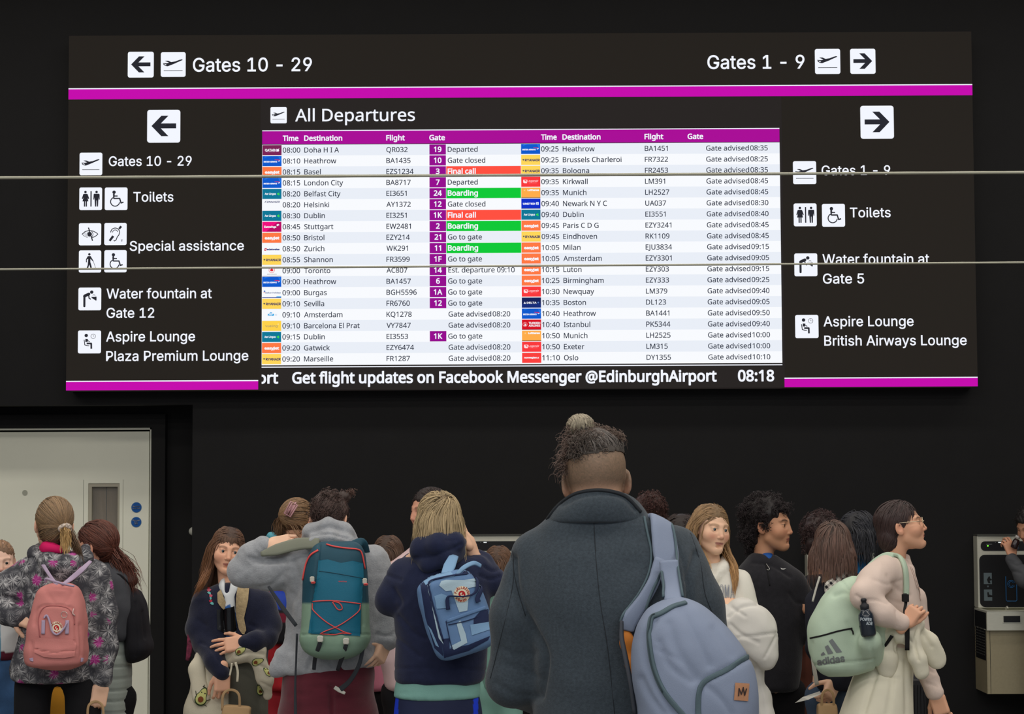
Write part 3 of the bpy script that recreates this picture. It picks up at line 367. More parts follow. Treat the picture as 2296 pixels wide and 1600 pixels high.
# ---------------------------------------------------------------- the setting
YW = 12.3; YR = 12.62; YS = 12.12; CEIL = 5.4
m_wall = mat('black_wall_cladding', (12, 12, 14), rough=0.62, bump=0.25, bscale=500, mottle=0.16, mscale=6, spec=0.25)
m_floor = mat('grey_terrazzo', (120, 118, 114), rough=0.35, mottle=0.12, mscale=40)
m_ceil = mat('dark_ceiling', (60, 60, 62), rough=0.9)
m_side = mat('charcoal_side_wall', (70, 70, 72), rough=0.8, mottle=0.08)
m_frame = mat('black_frame_paint', (12, 12, 13), rough=0.7, bump=0.2, bscale=500, mottle=0.1)
XO = P(431.5, 1000, YW)[0]; ZO = P(300, 907.5, YW)[2]; XL = -9.0; XR = 9.0
structure(MB().box((XL, -7, -0.12), (XR, YR + .3, 0)).build('floor', m_floor))
structure(MB().box((XL, 0.5, CEIL), (XR, YR + .3, CEIL + .15)).build('ceiling', m_ceil))
structure(MB().box((XO, YW, 0), (XR, YW + .2, CEIL)).box((XL, YW, ZO), (XO, YW + .2, CEIL)).build('wall_back', m_wall))
structure(MB().box((XL - .15, -7, 0), (XL, YR + .3, CEIL)).build('wall_left', m_side))
structure(MB().box((XR, -7, 0), (XR + .15, YR + .3, CEIL)).build('wall_right', m_side))
rc = structure(MB().box((XL, YR + .05, 0), (XO + .25, YR + .2, CEIL)).build('wall_recess', m_frame))
XD = P(340, 1200, YR)[0]; ZD = P(200, 959, YR)[2]; XB = P(371, 1200, YR)[0]; ZB = P(200, 929, YR)[2]
structure(MB().box((XD, YR - .03, 0), (XB, YR + .05, ZB)).box((XL, YR - .03, ZD), (XD, YR + .05, ZB)).build('trim_1', m_frame))
# double white fire door with a vision panel
m_door = mat('off_white_door_paint', (236, 238, 222), rough=0.55, mottle=0.03, mscale=2.5)
m_gap = mat('door_gap', (20, 24, 20), rough=0.9)
m_brown = mat('brown_boards_beyond', (118, 100, 82), rough=0.75, mottle=0.25, mscale=9, stretch=(3, 1, .5))
x0, x1 = P(197, 1200, YR)[0], P(267.5, 1200, YR)[0]; z1 = P(230, 1083, YR)[2]; z0 = 0.55
XDL = P(-190, 1200, YR)[0]
door = MB()
g = 0.012
xa, xb, zt = XDL, XD - g * 1.6, ZD - g * 2.0
door.box((xa, YR, 0.01), (x0, YR + .045, zt)).box((x1, YR, 0.01), (xb, YR + .045, zt)).box((x0, YR, z1), (x1, YR + .045, zt)).box((x0, YR, 0.01), (x1, YR + .045, z0))
door = structure(door.build('door_1', m_door))
fr = MB().box((XD - g, YR - .012, 0), (XD, YR + .045, ZD)).box((XL, YR - .012, ZD - g), (XD, YR + .045, ZD)).build('door_frame', m_door, door)
MB().box((xb, YR + .03, 0), (XD - g, YR + .045, ZD - g)).box((XL, YR + .03, zt), (XD, YR + .045, ZD - g)).build('door_gap', m_gap, door)
b = 0.022; vp = MB()
for (ax, az, cx, cz) in ((x0, z1 - b, x1, z1), (x0, z0, x1, z0 + b), (x0, z0 + b, x0 + b, z1 - b), (x1 - b * .6, z0 + b, x1, z1 - b)):
    vp.box((ax, YR + .006, az), (cx, YR + .05, cz))
bead = vp.build('glazing_bead', mat('glazing_bead_paint', (176, 172, 156), rough=0.6), door)
MB().box((x0 + b, YR + .026, z0 + b), (x1 - b * .6, YR + .03, z1 - b)).build('vision_panel_glass', None or (lambda: (lambda m: m)(mat('door_glass', (200, 205, 200), rough=0.03, spec=0.5)))(), door)
gm = MATS['door_glass']; gm.node_tree.nodes['Principled BSDF'].inputs['Transmission Weight'].default_value = 0.0
gm.node_tree.nodes['Principled BSDF'].inputs['IOR'].default_value = 1.45; gm.node_tree.nodes['Principled BSDF'].inputs['Alpha'].default_value = 0.12
MB().box((x0 - .05, YR + .047, z0 - .05), (x0 + (x1 - x0) * .525, YR + .053, z1 + .05)).box((x0 + (x1 - x0) * .55, YR + .047, z0 - .05), (x1 + .05, YR + .053, z1 + .05)).build('blind_board', m_brown, door)
MB().box((P(186, 1200, YR)[0], YR - .0008, z0), (P(187, 1200, YR)[0], YR, P(186, 1075, YR)[2])).box((P(275, 1200, YR)[0], YR - .0008, z0), (P(275.8, 1200, YR)[0], YR, P(186, 1075, YR)[2])).build('vision_frame_joint', mat('faint_joint', (150, 152, 140)), door)
c = P(56, 1104, YR); a_ = [(c[0] + .017 * math.cos(t), YR - .003, c[2] + .017 * math.sin(t)) for t in np.linspace(0, 2 * math.pi, 17)[:-1]]
MB().add(a_, [tuple(range(16))]).build('knob_shadow_disc', mat('knob_shadow_tone', (168, 170, 156), rough=0.6), door)  # shadow of a knob, painted as a flat darker disc on the door
# round blue notices on the door
m_blue = mat('notice_blue', (0, 84, 165), rough=0.4); m_wht = mat('notice_white', (225, 230, 235), rough=0.5)
def notice(px, py, lines, label):
    c = P(px, py, YR - .002); r = 11.6 / FPX * YR
    mb = MB(); T_ = np.linspace(0, 2 * math.pi, 33)[:-1]
    V = [(c[0] + r * k * math.cos(t), YR - d, c[2] + r * k * math.sin(t)) for k, d in ((1, 0.0005), (1, .0022), (.93, .0028), (.9, .0028)) for t in T_]
    F = [(q * 32 + i, q * 32 + (i + 1) % 32, q * 32 + 32 + (i + 1) % 32, q * 32 + 32 + i) for q in range(3) for i in range(32)]
    mi = [1] * 64 + [1] * 32
    mb.add(V, F, 1); mb.m = mi; mb.V += []; mb.add([V[96 + i] for i in range(32)], [tuple(range(32))], 0)
    for i, (s, z) in enumerate(lines):
        v, t = fit(s, -len(s) * .00255, len(s) * .00255, 'N', 0.0068, .06)
        mb.add([(c[0] + x, YR - .0065, c[2] + z + y) for x, y in v], t, 2)
    o = mb.build('door_notice', [m_blue, mat('notice_rim', (60, 110, 160), rough=.4), m_wht]); tag(o, label, 'sign', 'round blue notices on the white door')
notice(306, 1137, (('Fire door', .004), ('keep shut', -.009)), 'upper round blue notice on the door reading Fire door keep shut')
notice(305.5, 1170, (('Fire exit', .009), ('keep', -.002), ('clear', -.013)), 'lower round blue notice on the door reading Fire exit keep clear')
# pale disc half hidden behind the edge of the recess
c = P(431, 1191, YR - .06); V = []; 
for rr, dy in ((.0, -.022), (.016, -.02), (.024, -.012), (.027, 0), (.027, .05)):
    V += [(c[0] + rr * math.cos(t), YR - .03 + dy, c[2] + rr * math.sin(t)) for t in np.linspace(0, 2 * math.pi, 21)[:-1]]
o = MB().add(V, [(q * 20 + i, q * 20 + (i + 1) % 20, q * 20 + 20 + (i + 1) % 20, q * 20 + 20 + i) for q in range(4) for i in range(20)]).build('door_push_button', mat('white_plastic', (190, 192, 182), rough=.4), None, True)
tag(o, 'small pale round button half hidden behind the edge of the black door recess', 'button')

# ---------------------------------------------------------------- the illuminated departures sign
DK = (38, 33, 28)
e_side = emis('sign_black_film', (33, 29, 25), 1); e_scr = emis('screen_black', (36, 32, 31), 1)
e_wht = emis('lit_white', (243, 246, 255), 1.0); e_mag = emis('lit_magenta', (196, 0, 172), 1); e_mag2 = emis('lit_table_header', (168, 0, 150), 1)
e_row1 = emis('row_tint', (233, 238, 247), 1); e_row0 = emis('row_white', (248, 250, 254), 1); e_txt = emis('dark_lettering', (36, 44, 62), 1)
e_icon = emis('icon_black', (36, 37, 46), 1); e_gate = emis('gate_purple', (148, 0, 142), 1); e_red = emis('status_red', (255, 78, 62), 1); e_grn = emis('status_green', (0, 200, 52), 1)
sign = thing('departures_sign', ((P(1165, 470, YS)[0]), YW, P(1165, 868, YS)[2]), 'wide black illuminated airport sign with magenta bands and the All Departures flight table', 'sign')
m_case = mat('sign_casing', (14, 14, 14), rough=.6)
def bx(px, py): p = P(px, py, YS); return p[0], p[2]
LV = [0.0]
def plate(mb, X0, Z0, X1, Z1, d, m=0, t=.0006):
    mb.box((X0, YS - d, Z0), (X1, YS - d + t, Z1), m)
def lay(mb, V2, T, X, Z, d, m=0):
    mb.add([(X + x, YS - d, Z + y) for x, y in V2], T, m)
def pxrect(mb, x0, y0, x1, y1, d, m=0):
    ym = (y0 + y1) / 2; xm = (x0 + x1) / 2
    plate(mb, bx(x0, ym)[0], bx(xm, y1)[1], bx(x1, ym)[0], bx(xm, y0)[1], d, m)
mpp = YS / FPX * 1.003  # metres per pixel on the sign
XA, XZ = bx(151.5, 470)[0], bx(2185, 470)[0]; ZT = bx(1165, 75.5)[1]; ZBOT = bx(363, 874)[1]
ZH = bx(1165, 219)[1]; XSL = bx(583, 500)[0]; XSR = bx(1756, 500)[0]; ZSB = bx(1165, 870.5)[1]
hd = MB().box((XA, YS, ZH), (XZ, YW, ZT)).build('header_panel', e_side, sign)
lp = MB().box((XA, YS, ZBOT), (XSL, YW, ZH)).build('side_panel', e_side, sign)
rp = MB().box((XSR, YS, ZBOT), (XZ, YW, ZH)).build('side_panel', e_side, sign)
sc_ = MB().box((XSL, YS + .004, ZSB), (XSR, YW, ZH)).build('display_screen', e_scr, sign)
mb = MB(); plate(mb, XA, bx(1165, 218.3)[1], XZ, bx(1165, 195.5)[1], .002); mb.build('magenta_band', e_mag, hd)
mb = MB(); plate(mb, XA, bx(1165, 195.5)[1], XZ, bx(1165, 193.2)[1], .002); mb.build('white_line', e_wht, hd)
for par, xa, xb, yy in ((lp, XA, bx(579, 860)[0], 363), (rp, bx(1759, 860)[0], XZ, 1975)):
    o_ = 0 if par is lp else -7.3
    mb = MB(); plate(mb, xa, bx(yy, 874 + o_)[1], xb, bx(yy, 855 + o_)[1], .002); mb.build('magenta_band', e_mag, par)
    mb = MB(); plate(mb, xa, bx(yy, 855 + o_)[1], xb, bx(yy, 852.6 + o_)[1], .002); mb.build('white_line', e_wht, par)
# pictograms: drawn in a unit square (0..1, y up)
def disc(cx, cy, r, n=20): return [(cx + r * math.cos(2 * math.pi * i / n), cy + r * math.sin(2 * math.pi * i / n)) for i in range(n)]
def stroke(pts, w, close=False):
    out = []; n = len(pts)
    for i in range(n if close else n - 1):
        (x0, y0), (x1, y1) = pts[i], pts[(i + 1) % n]; L = math.hypot(x1 - x0, y1 - y0) or 1e-9
        nx, ny = -(y1 - y0) / L * w / 2, (x1 - x0) / L * w / 2
        out.append([(x0 + nx, y0 + ny), (x0 - nx, y0 - ny), (x1 - nx, y1 - ny), (x1 + nx, y1 + ny)])
        if i or close: out.append(disc(x0, y0, w / 2, 10))
    return out
def arcp(cx, cy, r, a0, a1, n=14): return [(cx + r * math.cos(math.radians(a0 + (a1 - a0) * i / n)), cy + r * math.sin(math.radians(a0 + (a1 - a0) * i / n))) for i in range(n + 1)]
def ic_arrow(s): # s=-1 left
    p = [(.13, .507), (.43, .82), (.645, .82), (.415, .585), (.877, .585), (.877, .432), (.415, .432), (.645, .195), (.43, .195)]
    return [p if s < 0 else [(1 - x, y) for x, y in p]]
def ic_plane():
    return [[(.08, .56), (.10, .53), (.16, .525), (.24, .49), (.20, .46), (.18, .44), (.28, .44), (.60, .555), (.86, .67), (.89, .69), (.84, .71), (.74, .685), (.58, .625), (.42, .60), (.30, .655), (.19, .655), (.17, .645), (.33, .575), (.24, .55)],
            [(.09, .515), (.14, .525), (.19, .47), (.30, .47), (.62, .60), (.60, .55), (.28, .425), (.19, .44), (.13, .475)],
            [(.12, .26), (.88, .26), (.88, .235), (.12, .235)]]
def ic_wc():
    o = [disc(.27, .80, .055), disc(.76, .80, .055), [(.49, .84), (.545, .84), (.545, .15), (.49, .15)]]
    o += [[(.21, .72), (.33, .72), (.37, .55), (.40, .38), (.14, .38), (.18, .55)], [(.21, .72), (.17, .70), (.11, .50), (.155, .49), (.22, .66)], [(.33, .72), (.37, .70), (.44, .50), (.395, .49), (.32, .66)],
          [(.205, .40), (.26, .40), (.26, .15), (.205, .15)], [(.285, .40), (.34, .40), (.34, .15), (.285, .15)]]
    o += [[(.65, .72), (.87, .72), (.84, .40), (.83, .15), (.775, .15), (.77, .42), (.755, .42), (.75, .15), (.695, .15), (.68, .40)], [(.65, .72), (.63, .69), (.62, .46), (.66, .46), (.67, .66)], [(.87, .72), (.895, .69), (.90, .46), (.86, .46), (.85, .66)]]
    return o
def ic_chair():
    o = [disc(.41, .79, .075)]
    o += [[(.36, .72), (.44, .72), (.44, .62), (.42, .50), (.37, .50)]]
    o += stroke([(.41, .62), (.57, .62)], .05) + stroke([(.40, .51), (.66, .51), (.72, .31), (.83, .345)], .06)
    o += stroke(arcp(.46, .37, .20, 118, 352), .045)
    return o
def ic_eye():
    up = [(.14, .50), (.28, .62), (.46, .675), (.64, .64), (.78, .57), (.86, .50)]; dn = [(.14, .50), (.26, .40), (.40, .35)]; dr = [(.60, .345), (.74, .40), (.86, .50)]
    o = stroke(up, .035) + stroke(dn, .02) + stroke(dr, .035) + [disc(.485, .50, .105)] + stroke(arcp(.47, .50, .165, -55, 55), .028)
    o += stroke([(.43, .80), (.62, .20)], .05)
    for i in range(5): o += stroke([(.20 + .055 * i, .56 + .02 * i), (.25 + .055 * i, .44 - .022 * i)], .014)
    return o
def ic_ear():
    o = [[(.20, .22), (.28, .16), (.45, .38), (.36, .44)], [(.63, .76), (.70, .70), (.80, .82), (.72, .88)]]
    o += stroke(arcp(.49, .57, .20, 180, 0) + [(.66, .46), (.58, .36), (.54, .24), (.47, .185), (.42, .205)], .038) + stroke(arcp(.49, .57, .115, 180, 10), .03)
    o += [[(.75, .245), (.84, .245), (.84, .225), (.75, .225)], [(.783, .24), (.807, .24), (.807, .15), (.783, .15)]]
    return o
def ic_walk():
    o = [disc(.47, .82, .055)]
    o += [[(.40, .74), (.53, .74), (.66, .52), (.64, .49), (.52, .62), (.52, .47), (.57, .30), (.60, .16), (.53, .15), (.47, .36), (.41, .15), (.34, .17), (.40, .34), (.41, .47), (.42, .62), (.36, .58), (.36, .46), (.32, .46), (.32, .60)]]
    o += stroke([(.65, .51), (.77, .16)], .018)
    return o
def ic_fount():
    o = [disc(.585, .80, .075)]
    o += stroke([(.46, .715), (.27, .63)], .13) + stroke([(.265, .60), (.265, .20)], .095) + [disc(.46, .715, .065), disc(.275, .62, .068), disc(.265, .18, .047)]
    o += stroke([(.45, .70), (.47, .53), (.55, .485)], .05) + [[(.55, .59), (.80, .59), (.78, .43), (.64, .50)], [(.72, .60), (.80, .60), (.80, .43), (.74, .43)]] 
    o += stroke(arcp(.68, .63, .055, 160, 10, 6), .022)
    return o
def ic_lounge():
    o = [disc(.36, .78, .075)]
    o += stroke([(.38, .63), (.37, .50)], .11) + stroke([(.38, .43), (.58, .43), (.585, .20)], .075) + stroke([(.27, .60), (.30, .37), (.44, .33), (.50, .33)], .035) + stroke([(.40, .58), (.52, .50)], .03)
    o += stroke(arcp(.665, .745, .10, 0, 360, 24), .018) + stroke([(.665, .80), (.665, .745), (.705, .745)], .016)
    return o
ICON = {'left_arrow': lambda: ic_arrow(-1), 'right_arrow': lambda: ic_arrow(1), 'plane': ic_plane, 'toilets': ic_wc, 'wheelchair': ic_chair, 'eye': ic_eye, 'ear': ic_ear, 'walker': ic_walk, 'fountain': ic_fount, 'lounge': ic_lounge}
def icon(kind, x0, y0, x1, y1, par, k=1.0):
    cx, cz = bx((x0 + x1) / 2, (y0 + y1) / 2); h = (x1 - x0) / 2 * mpp * k; r = h * .16
    rim = []
    for qx, qz, a in ((1, 1, 0), (-1, 1, 90), (-1, -1, 180), (1, -1, 270)):
        rim += [(cx + qx * (h - r) + r * math.cos(math.radians(a + t)), cz + qz * (h - r) + r * math.sin(math.radians(a + t))) for t in range(0, 91, 15)]
    n = len(rim); mb = MB()
    mb.add([(x, YS - .003, z) for x, z in rim] + [(x, YS + .001, z) for x, z in rim], [tuple(range(n))] + [(i, n + i, n + (i + 1) % n, (i + 1) % n) for i in range(n)], 0)
    for j, poly in enumerate(ICON[kind]()):
        tr = geometry.tessellate_polygon([[Vector((x, y, 0)) for x, y in poly]])
        mb.add([(cx + (x - .5) * 2 * h, YS - .0036 - j * 1e-5, cz + (y - .5) * 2 * h) for x, y in poly], tr, 1)
    mb.build(kind + '_pictogram', [e_wht, e_icon], par)
def words(s, x0, x1, yb, cap, par, font='I', bold=0.016, m=None, d=.003, name='lettering'):
    X, Z = bx(x0, yb); w = (x1 - x0) * mpp / 1.0
    w = bx(x1, yb)[0] - X
    V0, T0, a, b_ = text2d(s, font, cap * mpp, bold); q = w / (b_ - a); n = 0
    ws = s.split(' ')
    for i, wd in enumerate(ws):
        V1, T1, a1, b1 = text2d(' '.join(ws[:i] + [wd]), font, cap * mpp, bold)
        V2, T2, a2, b2 = text2d(wd, font, cap * mpp, bold)
        mb = MB(); lay(mb, [((x - a2 + (b1 - b2 + a2) - a) * q, y) for x, y in V2], T2, X, Z, d); mb.build(name, m or e_wht, par)
icon('left_arrow', 286.5, 116, 345, 174, hd); icon('plane', 360.5, 117, 416.5, 172.5, hd)
words('Gates 10 - 29', 432.5, 699.5, 160.5, 30.5, hd, bold=.018)
words('Gates 1 - 9', 1586, 1804, 154.5, 30.5, hd, bold=.018)
icon('plane', 1827, 110, 1884, 165.5, hd); icon('right_arrow', 1906, 110, 1963, 165, hd)
icon('left_arrow', 330, 246, 404.5, 320, lp); icon('right_arrow', 1929, 237, 2004, 311, rp)
icon('plane', 178.5, 342, 229.5, 393, lp); words('Gates 10 - 29', 244, 430, 372, 21.5, lp)
icon('toilets', 178, 420, 229, 471, lp); icon('wheelchair', 235, 420, 286, 471, lp); words('Toilets', 299, 389, 452, 21.5, lp)
icon('eye', 177, 500, 227, 550, lp); icon('ear', 234, 499.5, 284, 549.5, lp); icon('walker', 177, 561, 227, 611, lp); icon('wheelchair', 234, 560.5, 284, 610.5, lp)
words('Special assistance', 291, 547, 562, 21.5, lp)
icon('fountain', 176, 644.5, 227, 695.5, lp); words('Water fountain at', 239, 475, 669, 22, lp); words('Gate 12', 239, 346, 712.3, 22, lp)
icon('lounge', 175, 740.5, 226.5, 792, lp); words('Aspire Lounge', 238, 437.5, 765.3, 22, lp); words('Plaza Premium Lounge', 238, 557, 809, 22, lp)
icon('plane', 1778, 361.5, 1830, 412.5, rp); words('Gates 1 - 9', 1842, 1996, 392.3, 21, rp)
icon('toilets', 1779.5, 456, 1831, 507, rp); icon('wheelchair', 1843, 457, 1894.5, 508, rp); words('Toilets', 1905.5, 1997, 487, 21.5, rp)
icon('fountain', 1781, 568, 1832.5, 619, rp); words('Water fountain at', 1844, 2083.5, 592, 22, rp); words('Gate 5', 1845, 1937.5, 635.5, 22, rp)
icon('lounge', 1783, 706, 1835, 757.5, rp); words('Aspire Lounge', 1846.5, 2048.5, 731.3, 22, rp); words('British Airways Lounge', 1848, 2167.5, 774.5, 22, rp)
# the screen
icon('plane', 606.5, 240, 643, 276.5, sc_); words('All Departures', 662, 930.5, 272, 27.5, sc_, font='N', bold=.014)
XT0, XT1 = bx(588, 300)[0], bx(1747.6, 300)[0]
ztop = bx(1165, 291.5)[1]; zhead = bx(1165, 319.3)[1]; ztb = bx(1165, 816)[1]
mb = MB(); plate(mb, XT0, zhead - .003, XT1, ztop, .0015); mb.build('table_header', e_mag2, sc_)
mb = MB(); plate(mb, XT0, ztop, XT1, ztop + 2 * mpp, .0015); mb.build('white_line', e_wht, sc_)
mb = MB(); plate(mb, XT0, ztb - 5.2 * mpp, XT1, ztb - 3.0 * mpp, .0015); mb.build('white_line', e_wht, sc_)
RS = (bx(700, 804.3)[1] - bx(700, 336.3)[1]) / 19.0
def row_z(i): return bx(700, 336.3)[1] + RS * i            # centre height of row i
for i in range(20):
    mb = MB(); zc = row_z(i); plate(mb, XT0, (zc + RS / 2) if i < 19 else ztb, XT1, zc - RS / 2, .0012); mb.build('table_row', e_row1 if i % 2 == 0 else e_row0, sc_)
tc = 11.3 * mpp
def cx_(px, y=336): return bx(px, y)[0]
zb_head = bx(634, 315.7)[1]
for s, a, b_ in (('Time', 634, 669.5), ('Destination', 682, 768), ('Flight', 866, 908), ('Gate', 962.5, 998), ('Time', 1213, 1248.5), ('Destination', 1261, 1347), ('Flight', 1445, 1487.5), ('Gate', 1541.5, 1577)):
    V, T = fit(s, 0, (b_ - a) * mpp, 'N', 11.4 * mpp, .045); mb = MB(); lay(mb, V, T, cx_(a, 312), zb_head, .0025); mb.build('column_heading', e_wht, sc_)
Ltab = [("QA","08:00","Doha H I A","QR032","19","Departed",0),("BA","08:10","Heathrow","BA1435","10","Gate closed",0),("EZ","08:15","Basel","EZS1234","3","Final call",1),("BA","08:15","London City","BA8717","7","Departed",0),("AL","08:20","Belfast City","EI3651","24","Boarding",2),("FI","08:20","Helsinki","AY1372","12","Gate closed",0),("AL","08:30","Dublin","EI3251","1K","Final call",1),("EU","08:45","Stuttgart","EW2481","2","Boarding",2),("EZ","08:50","Bristol","EZY214","21","Go to gate",0),("ED","08:50","Zurich","WK291","11","Boarding",2),("RY","08:55","Shannon","FR3599","1F","Go to gate",0),("AC","09:00","Toronto","AC807","14","Est. departure 09:10",0),("BA","09:00","Heathrow","BA1457","6","Go to gate",0),("BH","09:00","Burgas","BGH5596","1A","Go to gate",0),("RY","09:10","Sevilla","FR6760","12","Go to gate",0),("KL","09:10","Amsterdam","KQ1278","","Gate advised|08:20",0),("VU","09:10","Barcelona El Prat","VY7847","","Gate advised|08:20",0),("AL","09:15","Dublin","EI3553","1K","Go to gate",0),("EZ","09:20","Gatwick","EZY6474","","Gate advised|08:20",0),("RY","09:20","Marseille","FR1287","","Gate advised|08:20",0)]
Rtab = [("BA","09:25","Heathrow","BA1451","08:35"),("RY","09:25","Brussels Charleroi","FR7322","08:25"),("RY","09:35","Bologna","FR2453","08:35"),("LO","09:35","Kirkwall","LM391","08:45"),("LU","09:35","Munich","LH2527","08:45"),("UN","09:40","Newark N Y C","UA037","08:30"),("AL","09:40","Dublin","EI3551","08:40"),("EZ","09:45","Paris C D G","EZY3241","08:45"),("RY","09:45","Eindhoven","RK1109","08:45"),("EZ","10:05","Milan","EJU3834","09:15"),("EZ","10:05","Amsterdam","EZY3301","09:05"),("EZ","10:15","Luton","EZY303","09:15"),("EZ","10:25","Birmingham","EZY333","09:25"),("LO","10:30","Newquay","LM379","09:40"),("DE","10:35","Boston","DL123","09:05"),("BA","10:40","Heathrow","BA1441","09:50"),("TU","10:40","Istanbul","PK5344","09:40"),("LU","10:50","Munich","LH2525","10:00"),("LO","10:50","Exeter","LM315","10:00"),("NO","11:10","Oslo","DY1355","10:10")]
